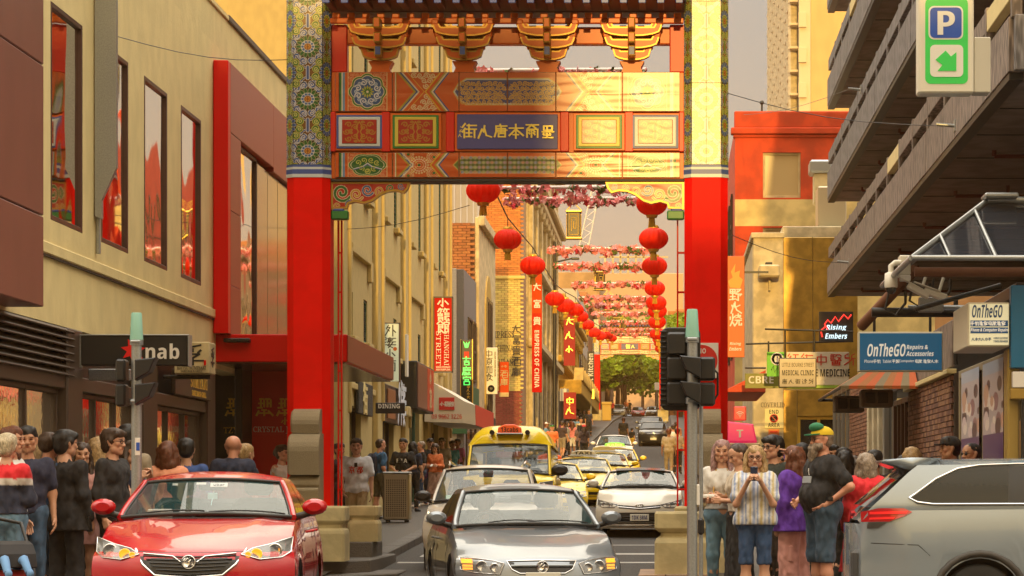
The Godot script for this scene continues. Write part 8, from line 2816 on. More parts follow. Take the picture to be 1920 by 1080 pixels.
func person(p: Dictionary) -> Node3D:
	var j := skeleton(p)
	var f: bool = p.get("f", false)
	var near: bool = p.get("near", true)
	var cell := 0.0175 if near else 0.032
	var s: float = p.h / 1.75
	var key := "%s|%s|%s|%s|%s|%s|%s|%s" % [f, p.get("al", "down"), p.get("ar", "down"), p.get("walk", 0), near, p.get("bulk", 0), p.get("belly", 0), p.get("turn", 0)]
	var o := thing("person", p.label, "person", p.pos, p.get("yaw", 0.0), p.get("group", "people on the pavements and road"))
	o.scale = Vector3.ONE * s
	if not nets.has("b" + key):
		var b := torso_bones(p, 0.0)
		for k in 2:
			b.append([j.sh[k], j.el[k], 0.05 if not f else 0.043, 0.038 if not f else 0.033])
			b.append([j.el[k], j.wr[k], 0.039 if not f else 0.034, 0.026])
			b.append([j.hip[k], j.knee[k], 0.085, 0.056])
			b.append([j.knee[k], j.ank[k].lerp(j.knee[k], 0.55), 0.055, 0.056])
			b.append([j.ank[k].lerp(j.knee[k], 0.55), j.ank[k], 0.054, 0.038])
			b.append([j.ank[k] + V(0, -0.03, -0.02), j.ank[k] + V(0.02 * (1 - 2 * k), -0.055, 0.15), 0.036, 0.03])
		b.append([V(0, 1.42, -0.015), V(0, 1.52, 0.0), 0.056, 0.052])
		var n := net(b, cell, 0.05)
		var turn: float = p.get("turn", 0.0)
		n.add(head_net(f), Transform3D(Basis(Vector3.UP, turn) * Basis(Vector3.RIGHT, p.get("nod", 0.0)), V(0, 1.63, 0.015)))
		for k in 2:
			var dir: Vector3 = (j.wr[k] - j.el[k]).normalized()
			var sg := 1.0 - 2.0 * k
			var pal := V(-sg, 0, 0.2)
			pal = (pal - dir * pal.dot(dir)).normalized()
			var ba := Basis((-dir).cross(pal).normalized() , -dir, pal)
			if ba.determinant() < 0: ba.x = -ba.x
			if ba.x.z < -0.2 or (absf(ba.x.z) <= 0.2 and ba.x.y < 0): ba.x = -ba.x
			n.add(hand_net(p.get("grip", false)), Transform3D(ba, j.wr[k]))
		nets["b" + key] = n.mesh()
	obj("body", nets["b" + key], skin(p.get("skin", 0)), o)
	var top: Dictionary = p.get("top", {})
	var cut: float = top.get("hem", 0.93)
	if top.size():
		var tk := "t%s%s%s" % [key, cut, top.get("sleeve", "short")]
		var g: float = top.get("loose", 0.017)
		if not nets.has(tk):
			var b := torso_bones(p, g)
			if cut < 0.85:
				for k in 2: b.append([V(0.07 * (1 - 2 * k), 0.95, 0), V(0.1 * (1 - 2 * k), cut - 0.05, 0.0), 0.125 + g, 0.13 + g + top.get("flare", 0.0)])
			for k in 2:
				match top.get("sleeve", "short"):
					"short": b.append([j.sh[k], j.sh[k].lerp(j.el[k], 0.72), 0.05 + g * 0.7, 0.05 + g])
					"long":
						b.append([j.sh[k], j.el[k], 0.05 + g * 0.7, 0.042 + g])
						b.append([j.el[k], j.el[k].lerp(j.wr[k], 0.92), 0.042 + g, 0.032 + g])
			var n := net(b, cell * 0.92, 0.045, [[Vector3.DOWN, -cut]], [[V(0, 1.55, 0.03), 0.092 if top.get("sleeve", "short") != "long" else 0.074]], 0.009)
			nets[tk] = n
		var n2: Net = nets[tk]
		if top.has("bands") or top.has("stripes"):
			for i in n2.v.size():
				if top.has("bands"):
					for q in top.bands:
						if n2.v[i].y >= q[0]:
							n2.c[i] = q[1]
							break
				else:
					n2.c[i] = top.stripes[posmod(int(floor(n2.v[i].x / 0.021)), top.stripes.size())]
			nets.erase(tk)
		obj(top.get("name", "shirt"), n2.mesh(), cloth(top.c), o)
	var bot: Dictionary = p.get("bottom", {})
	if bot.size():
		var to: float = bot.get("to", 0.1)
		var bk := "l%s%s%s" % [key, to, bot.get("skirt", false)]
		if not nets.has(bk):
			var g: float = bot.get("loose", 0.012)
			var b := [[V(-0.085, 0.95, -0.01), V(0.085, 0.95, -0.01), 0.11 + g + p.get("bulk", 0.0), 0.11 + g + p.get("bulk", 0.0)]]
			if bot.get("skirt", false):
				for k in 2: b.append([j.hip[k], V(j.knee[k].x, to, 0.0), 0.1 + g, 0.13 + g])
				b.append([V(0, 0.9, 0), V(0, to, 0), 0.1 + g, 0.14 + g])
			else:
				for k in 2:
					b.append([j.hip[k], j.knee[k], 0.088 + g, 0.06 + g])
					b.append([j.knee[k], j.ank[k], 0.06 + g, 0.045 + g + bot.get("flare", 0.0)])
			nets[bk] = net(b, cell, 0.035, [[Vector3.DOWN, -to], [Vector3.UP, 1.03]], [], 0.008).mesh()
		obj("trousers" if not bot.get("skirt", false) else "skirt", nets[bk], cloth(bot.c), o)
	var hd := Transform3D(Basis(Vector3.UP, p.get("turn", 0.0)) * Basis(Vector3.RIGHT, p.get("nod", 0.0)), V(0, 1.63, 0.015))
	if p.get("hair", "short") != "":
		var h := obj("hair", hair_mesh(p.get("hair", "short")), hairm(p.get("hc", 0)), o)
		h.transform = hd
	if p.has("beard"): obj("beard", hair_mesh("beard"), hairm(p.beard), o).transform = hd
	if p.has("cap"):
		var st := S(1)
		var rings := []
		for k in 7:
			var a := PI / 2 * k / 6.0
			rings.append(ring(V(0, 0.055 + sin(a) * 0.09, -0.015), 1.0, 18, V(cos(a) * 0.105 + 0.002, 0, 0), V(0, 0, cos(a) * 0.118 + 0.002)))
		loft(st, rings, true)
		var cm := obj("cap", st, cloth(p.cap[0]), o)
		cm.transform = hd
		st = S()
		prism(st, P2([-0.085, 0.05, -0.06, 0.16, 0, 0.185, 0.06, 0.16, 0.085, 0.05, 0, 0.1]), 0, 0.012, Transform3D(Basis(Vector3.RIGHT, PI / 2 + 0.1), V(0, 0.075, 0.0)))
		obj("peak", st, cloth(p.cap[1]), cm)
	if p.get("glasses", 0) > 0:
		var st := S()
		for sg in [-1, 1]:
			if p.glasses == 2: ball(st, V(0.034 * sg, 0.01, 0.092), V(0.027, 0.02, 0.012), 10, 5)
			else:
				var pts := []
				for i in 13: pts.append(V(0.034 * sg + cos(TAU * i / 12.0) * 0.025, 0.01 + sin(TAU * i / 12.0) * 0.019, 0.1))
				tube(st, pts, 0.0035, 5)
			tube(st, [V(0.058 * sg, 0.016, 0.092), V(0.088 * sg, 0.016, -0.01)], 0.003, 4)
		tube(st, [V(-0.012, 0.014, 0.108), V(0.012, 0.014, 0.108)], 0.003, 4)
		obj("glasses", st, M.black, o).transform = hd
	for k in 2:
		var st := S()
		var a: Vector3 = j.ank[k]
		var sh := []
		for q in [[-0.07, 0.03, 0.045], [-0.02, 0.036, 0.055], [0.06, 0.043, 0.038], [0.14, 0.046, 0.03], [0.19, 0.032, 0.022]]: sh.append(ring(a + V(0.014 * (1 - 2 * k), -0.085 + q[2] * 0.95, q[0]), 1.0, 10, V(q[1], 0, 0), V(0, q[2], 0)))
		loft(st, sh)
		obj("shoe", st, cloth(p.get("shoe", [0.03, 0.03, 0.03])), o)
	return o
func hair_mesh(style: String) -> ArrayMesh:
	if not meshes.has(style): meshes[style] = hair_net(style).mesh()
	return meshes[style]
var cl := {}
func skin(k: int) -> StandardMaterial3D:
	if not cl.has("s%d" % k):
		var c: Array = [[0.56, 0.3, 0.19], [0.5, 0.25, 0.14], [0.3, 0.14, 0.075], [0.6, 0.28, 0.18]][k]
		cl["s%d" % k] = mat(c[0], c[1], c[2], 0.5, 0, {"vc": 1})
		cl["s%d" % k].subsurf_scatter_enabled = true
		cl["s%d" % k].subsurf_scatter_strength = 0.06
	return cl["s%d" % k]
func hairm(k: int) -> StandardMaterial3D:
	if not cl.has("h%d" % k):
		var c: Array = [[0.012, 0.009, 0.008], [0.06, 0.03, 0.015], [0.5, 0.32, 0.14], [0.16, 0.045, 0.015], [0.34, 0.26, 0.19], [0.42, 0.24, 0.22], [0.62, 0.52, 0.34]][k]
		cl["h%d" % k] = mat(c[0], c[1], c[2], 0.55, 0, {"vc": 1})
	return cl["h%d" % k]
func cloth(c: Array) -> StandardMaterial3D:
	var k := str(c)
	if not cl.has(k): cl[k] = mat(c[0], c[1], c[2], 0.85, 0, {"vc": 1, "rim": 0.15})
	return cl[k]

const BLK := [0.014, 0.013, 0.014]
const NAVY := [0.015, 0.02, 0.045]
const JEAN := [0.05, 0.1, 0.17]
const DJEAN := [0.03, 0.055, 0.11]
const WHT := [0.68, 0.66, 0.62]
const TAN := [0.3, 0.24, 0.16]
func stand(px: float, d: float, g: float) -> Vector3: return V(PX(px, d), E(d) + g, -d)
func people() -> void:
	var D := func(a: float) -> float: return deg_to_rad(a)
	var g := 0.13
	var st: SurfaceTool
	person({"label": "woman with cropped blonde hair, seen from behind, in a red, white and navy jumper", "f": true, "h": 1.81, "pos": stand(13, 26.6, g), "yaw": D.call(176), "hair": "short", "hc": 6, "al": "fold", "ar": "fold", "top": {"c": [1, 1, 1], "sleeve": "long", "hem": 0.99, "loose": 0.024, "bands": [[1.33, Color(0.6, 0.015, 0.02)], [1.27, Color(0.6, 0.56, 0.5)], [0, Color(0.02, 0.025, 0.05)]]}, "bottom": {"c": [0.12, 0.22, 0.32]}})
	person({"label": "man in a dark navy t-shirt facing the lane, black hair brushed up", "h": 1.91, "pos": stand(51, 27.8, g), "yaw": D.call(14), "skin": 1, "al": "down", "ar": "hold", "top": {"c": [0.022, 0.024, 0.05]}, "bottom": {"c": JEAN}})
	person({"label": "red haired woman partly hidden behind the man in navy, in a white top", "f": true, "h": 1.90, "pos": stand(21, 27.4, g), "yaw": D.call(80), "hair": "bob", "hc": 3, "top": {"c": WHT}, "bottom": {"c": BLK}})
	person({"label": "man in a blue t-shirt and jeans carrying a black jacket, turned away", "h": 1.87, "pos": stand(92, 28.3, g), "yaw": D.call(150), "al": "down", "ar": "hold", "skin": 3, "hair": "crop", "hc": 1, "top": {"c": [0.03, 0.075, 0.17]}, "bottom": {"c": JEAN}})
	var o := person({"label": "man in a loose black suit and flared black trousers, seen from behind", "h": 1.88, "pos": stand(123, 28.2, g), "yaw": D.call(158), "hair": "mop", "hc": 0, "turn": -0.5, "al": "down", "ar": "down", "top": {"c": BLK, "sleeve": "long", "hem": 0.78, "loose": 0.018, "flare": 0.02, "name": "jacket"}, "bottom": {"c": BLK, "flare": 0.05, "loose": 0.02}, "glasses": 1})
	st = S()
	cyl(st, V(-0.26, 0.93, 0.0), V(-0.24, 0.78, 0.06), 0.03)
	obj("bottle", st, M.glassdark, o)
	person({"label": "woman with long brown hair in a short sparkling pink dress", "f": true, "h": 1.77, "pos": stand(153, 29.4, g), "yaw": D.call(20), "hair": "long", "hc": 1, "al": "fold", "ar": "fold", "top": {"c": [0.5, 0.25, 0.22], "hem": 0.66, "name": "dress", "loose": 0.014}})
	person({"label": "man in a black denim jacket and glasses looking along the street", "h": 1.90, "pos": stand(212, 28.4, g), "yaw": D.call(72), "hair": "mop", "hc": 1, "glasses": 1, "al": "down", "ar": "down", "top": {"c": [0.02, 0.019, 0.02], "sleeve": "long", "hem": 0.9, "loose": 0.02, "name": "jacket"}, "bottom": {"c": BLK}})
	person({"label": "dark haired woman in a black dress with one hand at her chin", "f": true, "h": 1.79, "pos": stand(243, 29.3, g), "yaw": D.call(65), "hair": "long", "hc": 1, "al": "chin", "ar": "chin", "top": {"c": NAVY, "sleeve": "none", "hem": 0.6, "name": "dress"}})
	person({"label": "man in a tan t-shirt standing behind the small signal pole", "h": 2.00, "pos": stand(240, 30.6, g), "yaw": D.call(165), "hair": "short", "hc": 0, "skin": 1, "top": {"c": TAN}, "bottom": {"c": BLK}})
	person({"label": "blonde woman with her back turned near the shop glass", "f": true, "h": 1.86, "pos": stand(184, 30.6, g), "yaw": D.call(170), "hair": "long", "hc": 2, "top": {"c": BLK}, "bottom": {"c": BLK}})
	person({"label": "woman in a peach t-shirt seen from behind beyond the red sedan", "f": true, "h": 1.82, "bulk": 0.02, "pos": stand(314, 31.1, g), "yaw": D.call(178), "hair": "bob", "hc": 3, "top": {"c": [0.66, 0.27, 0.15], "loose": 0.03}, "bottom": {"c": NAVY}})
	person({"label": "man in a bright blue jumper seen from behind beside the woman in peach", "h": 1.89, "pos": stand(349, 33.0, g), "yaw": D.call(190), "hair": "short", "hc": 0, "top": {"c": [0.03, 0.07, 0.22], "sleeve": "long"}, "bottom": {"c": NAVY}})
	person({"label": "broad bald man in a charcoal t-shirt seen from behind at the red entrance", "h": 1.98, "bulk": 0.03, "pos": stand(437, 35.0, g), "yaw": D.call(182), "hair": "", "skin": 3, "top": {"c": NAVY, "loose": 0.026}, "bottom": {"c": BLK}})
	person({"label": "woman in navy behind the broad bald man's shoulder", "f": true, "h": 1.87, "pos": stand(460, 36.3, g), "yaw": D.call(140), "hair": "bun", "hc": 2, "top": {"c": NAVY}, "bottom": {"c": BLK}})
	person({"label": "person in white half hidden behind the granite drum stones", "f": true, "h": 1.8, "pos": stand(529, 42.2, 0.13), "yaw": D.call(60), "hair": "bun", "hc": 1, "top": {"c": WHT, "sleeve": "none"}, "bottom": {"c": BLK}})
	o = person({"label": "moustached man in a white t-shirt with red characters and khaki trousers", "h": 1.87, "pos": stand(668, 46.0, 0.13), "yaw": D.call(4), "hair": "short", "hc": 1, "walk": 0.5, "al": "down", "ar": "fore", "top": {"c": [0.72, 0.74, 0.78], "hem": 0.88, "loose": 0.026}, "bottom": {"c": [0.42, 0.3, 0.15]}})
	st = S()
	for i in 2: han(st, "京都"[i], V(-0.065 + i * 0.13, 1.26, 0.148), 0.105, 0.014)
	obj("shirt_print", st, mat(0.6, 0.05, 0.02, 0.7), o)
	st = S()
	box(st, V(0, 1.34, 0.15), V(0.05, 0.07, 0.01), 0.004)
	obj("hanging_sunglasses", st, M.black, o)
	st = S()
	ball(st, V(0, 1.59, 0.115), V(0.028, 0.007, 0.01), 8, 4)
	obj("moustache", st, hairm(1), o)
	o = person({"label": "man in a blue t-shirt and olive shorts with a dark backpack, turned away", "h": 1.76, "pos": stand(713, 58.6, g), "yaw": D.call(120), "hair": "crop", "hc": 1, "skin": 3, "walk": -0.4, "top": {"c": [0.04, 0.12, 0.24]}, "bottom": {"c": [0.11, 0.09, 0.05], "to": 0.5}})
	st = S()
	box(st, V(0, 1.22, -0.2), V(0.32, 0.46, 0.2), 0.08)
	obj("backpack", st, cloth(NAVY), o)
	o = person({"label": "man in a black t-shirt with white lettering and a strap across his chest", "h": 1.76, "pos": stand(756, 60.0, g), "yaw": D.call(-8), "hair": "short", "hc": 0, "skin": 1, "al": "belly", "ar": "belly", "top": {"c": BLK}, "bottom": {"c": BLK, "to": 0.5}})
	text("FILA", 0.24, 0.09, M.white, o, at(V(0, 1.27, 0.128)))
	st = S()
	box(st, V(0.03, 1.18, 0.135), V(0.34, 0.07, 0.03), 0.01, Basis(Vector3.BACK, -0.9))
	obj("strap_bag", st, cloth(BLK), o)
	person({"label": "older balding man in a black polo and jeans walking across the pavement", "h": 1.66, "pos": stand(790, 67.0, g), "yaw": D.call(-75), "hair": "crop", "hc": 4, "skin": 3, "belly": 0.12, "walk": 0.5, "glasses": 1, "top": {"c": BLK}, "bottom": {"c": DJEAN}, "shoe": WHT})
	o = person({"label": "woman in an orange top and cream sleeves looking down at her phone", "f": true, "h": 1.58, "pos": stand(816, 69.0, g), "yaw": D.call(-14), "hair": "long", "hc": 1, "nod": 0.35, "al": "hold", "ar": "hold", "grip": true, "top": {"c": [0.62, 0.16, 0.05], "sleeve": "long"}, "bottom": {"c": [0.4, 0.24, 0.2], "to": 0.3, "skirt": true}})
	st = S()
	box(st, V(0, 1.14, 0.32), V(0.07, 0.02, 0.14), 0.006, Basis(Vector3.RIGHT, 0.5))
	obj("phone", st, M.white, o)
	st = S()
	ball(st, V(-0.26, 0.95, 0.05), V(0.06, 0.2, 0.14))
	obj("purple_bag", st, cloth([0.1, 0.02, 0.12]), o)
	var mids := [["man in a black cap behind the older man in the polo", 806, 72, 1.7, 0, BLK, NAVY, 0, 20], ["man in a tan cap and grey t-shirt by the awning", 829, 75, 1.7, 0, [0.4, 0.35, 0.28], TAN, 1, -20], ["man in a pink shirt beside the yellow van", 858, 80, 1.6, 2, [0.5, 0.14, 0.28], BLK, 0, -30], ["person in teal just behind the man in pink", 848, 78, 1.58, 2, [0.04, 0.2, 0.2], BLK, 0, 30], ["dark haired woman between the men by the lightbox sign", 774, 64, 1.66, 0, NAVY, BLK, 2, 160], ["man in dark clothes in the doorway under the stone sign", 636, 50, 1.74, 1, BLK, BLK, 0, 40]]
	for q in mids:
		var sp := {"label": q[0], "h": q[3], "pos": stand(q[1], q[2], g), "yaw": D.call(q[8]), "skin": q[4], "top": {"c": q[5]}, "bottom": {"c": q[6]}, "near": false, "hair": "long" if q[7] == 2 else "short", "hc": 0}
		if q[0].contains("black cap"): sp.cap = [BLK, BLK]
		if q[0].contains("tan cap"): sp.cap = [TAN, TAN]
		person(sp)
	o = person({"label": "woman with pink tinted hair in a white t-shirt and jeans holding a food tray", "f": true, "h": 1.83, "pos": stand(1354, 31.0, g), "yaw": D.call(-4), "hair": "long", "hc": 5, "al": "fold", "ar": "hold", "grip": true, "top": {"c": [0.62, 0.6, 0.55], "hem": 1.0}, "bottom": {"c": [0.13, 0.24, 0.33]}})
	st = S()
	tube(st, [V(-0.06, 1.44, 0.06), V(-0.09, 1.2, 0.15), V(-0.02, 1.05, 0.16), V(0.07, 1.2, 0.15), V(0.06, 1.44, 0.06)], 0.012, 5)
	obj("gold_strap", st, mat(0.5, 0.3, 0.08, 0.5), o)
	st = S()
	prism(st, P2([-0.14, -0.09, 0.14, -0.09, 0.16, 0.09, -0.16, 0.09]), 0, 0.035, Transform3D(Basis(Vector3.RIGHT, -PI / 2), V(-0.19, 1.13, 0.36)), 0.01)
	obj("food_tray", st, M.white, o)
	person({"label": "woman with brown hair tied back and a long black skirt, side on", "f": true, "h": 1.78, "pos": stand(1386, 30.6, g), "yaw": D.call(-70), "hair": "bun", "hc": 1, "al": "hold", "ar": "hold", "top": {"c": [0.5, 0.42, 0.32], "sleeve": "none", "hem": 1.0}, "bottom": {"c": BLK, "to": 0.12, "skirt": true}})
	o = person({"label": "woman in a striped blouse and denim shorts photographing with her phone", "f": true, "bulk": 0.018, "h": 1.73, "pos": stand(1416, 29.0, g), "yaw": D.call(-4), "hair": "bob", "hc": 2, "glasses": 1, "al": "phone", "ar": "phone", "grip": true, "top": {"c": [1, 1, 1], "loose": 0.034, "hem": 0.9, "stripes": [Color(0.6, 0.6, 0.6), Color(0.24, 0.31, 0.5), Color(0.62, 0.6, 0.56), Color(0.5, 0.4, 0.2), Color(0.6, 0.58, 0.55), Color(0.3, 0.36, 0.52)]}, "bottom": {"c": [0.025, 0.06, 0.14], "to": 0.46, "loose": 0.014}})
	st = S()
	box(st, V(0.0, 1.46, 0.345), V(0.078, 0.155, 0.012), 0.005)
	obj("phone", st, mat(0.02, 0.03, 0.07, 0.3), o)
	st = S()
	ball(st, V(0.02, 1.52, 0.352), V(0.012, 0.012, 0.004), 8, 4)
	obj("phone_camera", st, M.black, o)
	o = person({"label": "dark haired man in a green black hooded top with a black shoulder bag", "h": 1.89, "pos": stand(1450, 31.3, g), "yaw": D.call(-50), "hair": "mop", "hc": 0, "glasses": 1, "top": {"c": [0.022, 0.028, 0.02], "sleeve": "long", "loose": 0.034, "name": "hooded_top"}, "bottom": {"c": [0.06, 0.045, 0.035], "loose": 0.03}})
	st = S()
	ball(st, V(0.05, 1.0, 0.26), V(0.14, 0.18, 0.08))
	obj("shoulder_bag", st, mat(0.015, 0.014, 0.014, 0.4), o)
	o = person({"label": "woman in a purple coat and pink cargo trousers with her arm over her head", "f": true, "h": 1.75, "pos": stand(1490, 30.3, g), "yaw": D.call(-130), "hair": "long", "hc": 3, "al": "down", "ar": "head", "top": {"c": [0.1, 0.025, 0.3], "sleeve": "long", "hem": 0.8, "loose": 0.045, "flare": 0.03, "name": "coat"}, "bottom": {"c": [0.58, 0.28, 0.24], "loose": 0.05, "flare": 0.03}})
	for k in 2:
		st = S()
		box(st, V(0.17 * (1 - 2 * k), 0.55, -0.02), V(0.05, 0.2, 0.16), 0.02)
		obj("cargo_pocket", st, cloth([0.58, 0.28, 0.24]), o)
	st = S()
	tube(st, [V(0.15, 1.4, 0.1), V(0.2, 1.15, 0.17), V(0.2, 0.9, 0.14)], 0.025, 6)
	obj("yellow_scarf", st, cloth([0.6, 0.33, 0.02]), o)
	o = person({"label": "big bearded man in a black t-shirt, denim shorts and a green and yellow cap", "h": 1.95, "bulk": 0.018, "belly": 0.13, "pos": stand(1542, 29.5, g), "yaw": D.call(-66), "hair": "crop", "hc": 4, "beard": 4, "glasses": 1, "skin": 3, "cap": [[0.62, 0.42, 0.01], [0.02, 0.16, 0.07]], "al": "hip", "ar": "belly", "top": {"c": BLK, "hem": 0.86, "loose": 0.03}, "bottom": {"c": [0.04, 0.075, 0.12], "to": 0.42, "loose": 0.035}})
	text("ZA", 0.1, 0.07, M.white, o, Transform3D(Basis(Vector3.UP, -0.2), V(-0.02, 1.32, 0.15)))
	st = S()
	box(st, V(0.0, 1.24, 0.172), V(0.18, 0.07, 0.012), 0.004, Basis(Vector3.RIGHT, -0.15))
	obj("shirt_print", st, cloth([0.3, 0.32, 0.34]), o)
	st = S()
	lathe(st, [Vector2(0.04, -0.02), Vector2(0.042, 0), Vector2(0.04, 0.02)], 14, at(V(0.235, 1.05, 0.03)))
	obj("watch", st, M.black, o)
	st = S(1)
	ball(st, V(0, 0.13, 0.05), V(0.085, 0.05, 0.075), 12, 6)
	obj("cap_front", st, cloth([0.02, 0.16, 0.07]), o).transform = Transform3D(Basis(), V(0, 1.63, 0.015))
	o = person({"label": "woman with curly grey blonde hair in a flowing red tunic, seen from behind", "f": true, "bulk": 0.03, "h": 1.66, "pos": stand(1624, 29.6, g), "yaw": D.call(184), "hair": "bob", "hc": 4, "top": {"c": [0.66, 0.02, 0.03], "sleeve": "long", "hem": 0.38, "loose": 0.045, "flare": 0.05, "name": "tunic"}, "bottom": {"c": BLK}})
	st = S()
	tube(st, [V(0.1, 1.44, 0.0), V(0.02, 1.36, -0.17), V(-0.16, 1.15, -0.19), V(-0.25, 1.0, -0.05)], 0.016, 5)
	obj("bag_strap", st, M.black, o)
	var backs := [["woman in sunglasses and a spotted blouse behind the hooded man", 1469, 36.3, 1.79, 1, 1, "bob", 3, BLK, 10], ["man in a grey jacket behind the big bearded man", 1504, 34.1, 1.85, 0, 0, "short", 0, [0.06, 0.05, 0.06], 170], ["young man with black hair facing out beyond the bearded man", 1562, 40.0, 1.82, 0, 1, "short", 0, WHT, 0], ["person with dark hair far behind the woman in red", 1582, 38.0, 1.8, 0, 0, "mop", 0, WHT, 160], ["woman with long black hair and a navy top near the red tunic", 1584, 33.6, 1.75, 1, 0, "long", 0, NAVY, 175], ["woman with a brown ponytail and navy top near the red tunic", 1602, 35.2, 1.70, 1, 0, "bun", 1, NAVY, 190], ["man with black hair seen over the curly haired woman", 1640, 33.2, 1.75, 0, 1, "short", 0, BLK, 185], ["dark haired person at the shop doors", 1695, 34.1, 1.70, 1, 0, "long", 0, BLK, 170], ["person with fair hair seen over the roof of the suv", 1710, 32.3, 1.77, 1, 0, "bob", 2, TAN, 180], ["man in a black cap seen over the roof of the suv", 1783, 32.6, 1.90, 0, 1, "short", 0, BLK, -80], ["man with buzzed hair and sunglasses seen over the roof of the suv", 1822, 32.1, 1.82, 0, 1, "crop", 0, BLK, -60]]
	for q in backs:
		var sp := {"label": q[0], "f": q[4] == 1, "h": q[3], "pos": stand(q[1], q[2], g), "yaw": D.call(q[9]), "skin": q[5], "hair": q[6], "hc": q[7], "top": {"c": q[8]}, "bottom": {"c": BLK}}
		if q[0].contains("cap"): sp.cap = [BLK, BLK]
		if q[0].contains("sunglasses"): sp.glasses = 2
		person(sp)
	var P := [["man in an orange polo and green cap among the crowd up the hill", 1035, 111, 1.75, [0.66, 0.16, 0.04], TAN, 0], ["man in a brown shirt and shorts by the lamp post", 1054, 126, 1.75, [0.05, 0.03, 0.03], TAN, 160], ["person in a white cap and blue shirt near the kerb", 1024, 122, 1.75, [0.12, 0.25, 0.36], BLK, 90], ["woman in pink raising a phone in the crowd", 1056, 142, 1.7, [0.5, 0.1, 0.25], BLK, 180], ["man in navy walking up the pavement", 1069, 146, 1.75, NAVY, BLK, 180], ["man in a light blue shirt further up the pavement", 1082, 152, 1.75, [0.15, 0.3, 0.5], BLK, 170], ["large man in a sand coloured shirt walking down", 1089, 139, 1.8, [0.5, 0.36, 0.24], TAN, 5], ["person in a striped shirt near the woman with the pink pack", 1063, 129, 1.7, [0.35, 0.33, 0.3], BLK, 100], ["woman in shorts with a pink pack", 1073, 131, 1.68, [0.6, 0.2, 0.2], WHT, 175], ["woman in a straw hat and brown coat, from behind", 1087, 121, 1.68, [0.1, 0.06, 0.05], BLK, 180], ["woman in a red cap and dark coat with a pale strap, from behind", 1095, 116, 1.68, [0.06, 0.035, 0.03], BLK, 185], ["first of three dark figures outside the yellow awning", 1086, 182, 1.75, BLK, BLK, 10], ["woman in a green top between the dark figures at the awning", 1095, 184, 1.7, [0.1, 0.1, 0.05], BLK, 0], ["tall dark figure nearest the sign pole at the awning", 1104, 180, 1.8, NAVY, BLK, 20], ["heavy man in black crossing the road with a child", 1169, 150, 1.82, BLK, [0.05, 0.04, 0.03], 170], ["child in black and yellow crossing beside the heavy man", 1185, 149, 1.25, BLK, [0.6, 0.4, 0.05], 150], ["person with a white pack on the outer kerb", 1263, 112, 1.74, WHT, BLK, 180], ["man in a sand t-shirt from behind, on the outer kerb by the hatchback", 1254, 97, 1.74, [0.36, 0.3, 0.22], TAN, 180], ["person in grey beside the man in the sand t-shirt", 1270, 99, 1.72, [0.3, 0.24, 0.2], BLK, 170], ["person with auburn hair further along the outer kerb", 1268, 128, 1.7, [0.4, 0.16, 0.1], BLK, 190], ["small figure in orange past the far gate", 1174, 300, 1.75, [0.6, 0.2, 0.1], BLK, 0], ["small dark figure past the far gate beside the one in orange", 1180, 305, 1.75, BLK, BLK, 10], ["small figure in red by the far gate column", 1147, 262, 1.7, [0.6, 0.03, 0.03], BLK, 0]]
	var k := 0
	for q in P:
		var sp := {"label": q[0], "f": q[0].contains("woman"), "h": q[3], "pos": stand(q[1], q[2], 0.13 if not q[0].contains("cross") else 0.0), "yaw": D.call(q[6]), "near": false, "skin": k % 3, "walk": 0.5 if k % 2 else -0.4, "hair": "long" if q[0].contains("woman") else "short", "hc": [0, 1, 3][k % 3], "top": {"c": q[4]}, "bottom": {"c": q[5], "to": 0.5 if q[0].contains("shorts") else 0.1}}
		if q[0].contains("green cap"): sp.cap = [[0.05, 0.35, 0.05], [0.05, 0.35, 0.05]]
		if q[0].contains("white cap"): sp.cap = [WHT, WHT]
		if q[0].contains("red cap"): sp.cap = [[0.6, 0.02, 0.02], BLK]
		if q[0].contains("straw"): sp.cap = [[0.55, 0.38, 0.16], [0.55, 0.38, 0.16]]
		if q[0].contains("heavy"): sp.bulk = 0.03
		person(sp)
		k += 1
	var pc := thing("pushchair", "black pushchair with a red lining and a small child's legs showing", "pushchair", V(PX(10, 25.0), 0.13, -25.0), 0.5)
	st = S(1)
	var rings := []
	for i in 7:
		var a := PI * i / 6.0
		rings.append(PackedVector3Array([V(-0.22, 0.55 + sin(a) * 0.24, cos(a) * 0.3), V(0.22, 0.55 + sin(a) * 0.24, cos(a) * 0.3), V(0.22, 0.54 + sin(a) * 0.2, cos(a) * 0.27), V(-0.22, 0.54 + sin(a) * 0.2, cos(a) * 0.27)]))
	loft(st, rings, true, -1)
	obj("hood", st, cloth(BLK), pc)
	st = S()
	box(st, V(0, 0.42, 0.02), V(0.4, 0.2, 0.5), 0.06)
	obj("seat", st, cloth([0.3, 0.01, 0.01]), pc)
	st = S()
	tube(st, [V(0.22, 0.2, 0.3), V(0.23, 0.6, 0.1), V(0.23, 0.95, -0.3), V(0, 1.0, -0.36), V(-0.23, 0.95, -0.3), V(-0.23, 0.6, 0.1), V(-0.22, 0.2, 0.3)], 0.018, 8)
	obj("frame", st, M.black, pc)
	for q in [[-0.24, 0.3], [0.24, 0.3], [-0.24, -0.25], [0.24, -0.25]]:
		st = S()
		cyl(st, V(q[0] - 0.02, 0.11, q[1]), V(q[0] + 0.02, 0.11, q[1]), 0.11, 0.11, 16)
		obj("wheel", st, M.black, pc)
	for sg in [-1, 1]:
		st = S()
		tube(st, [V(0.08 * sg, 0.55, 0.1), V(0.09 * sg, 0.62, 0.32), V(0.1 * sg, 0.5, 0.46)], [0.05, 0.045, 0.035], 8)
		ball(st, V(0.1 * sg, 0.49, 0.5), V(0.035, 0.05, 0.06), 8, 5)
		obj("child_leg", st, cloth([0.12, 0.25, 0.45]), pc)

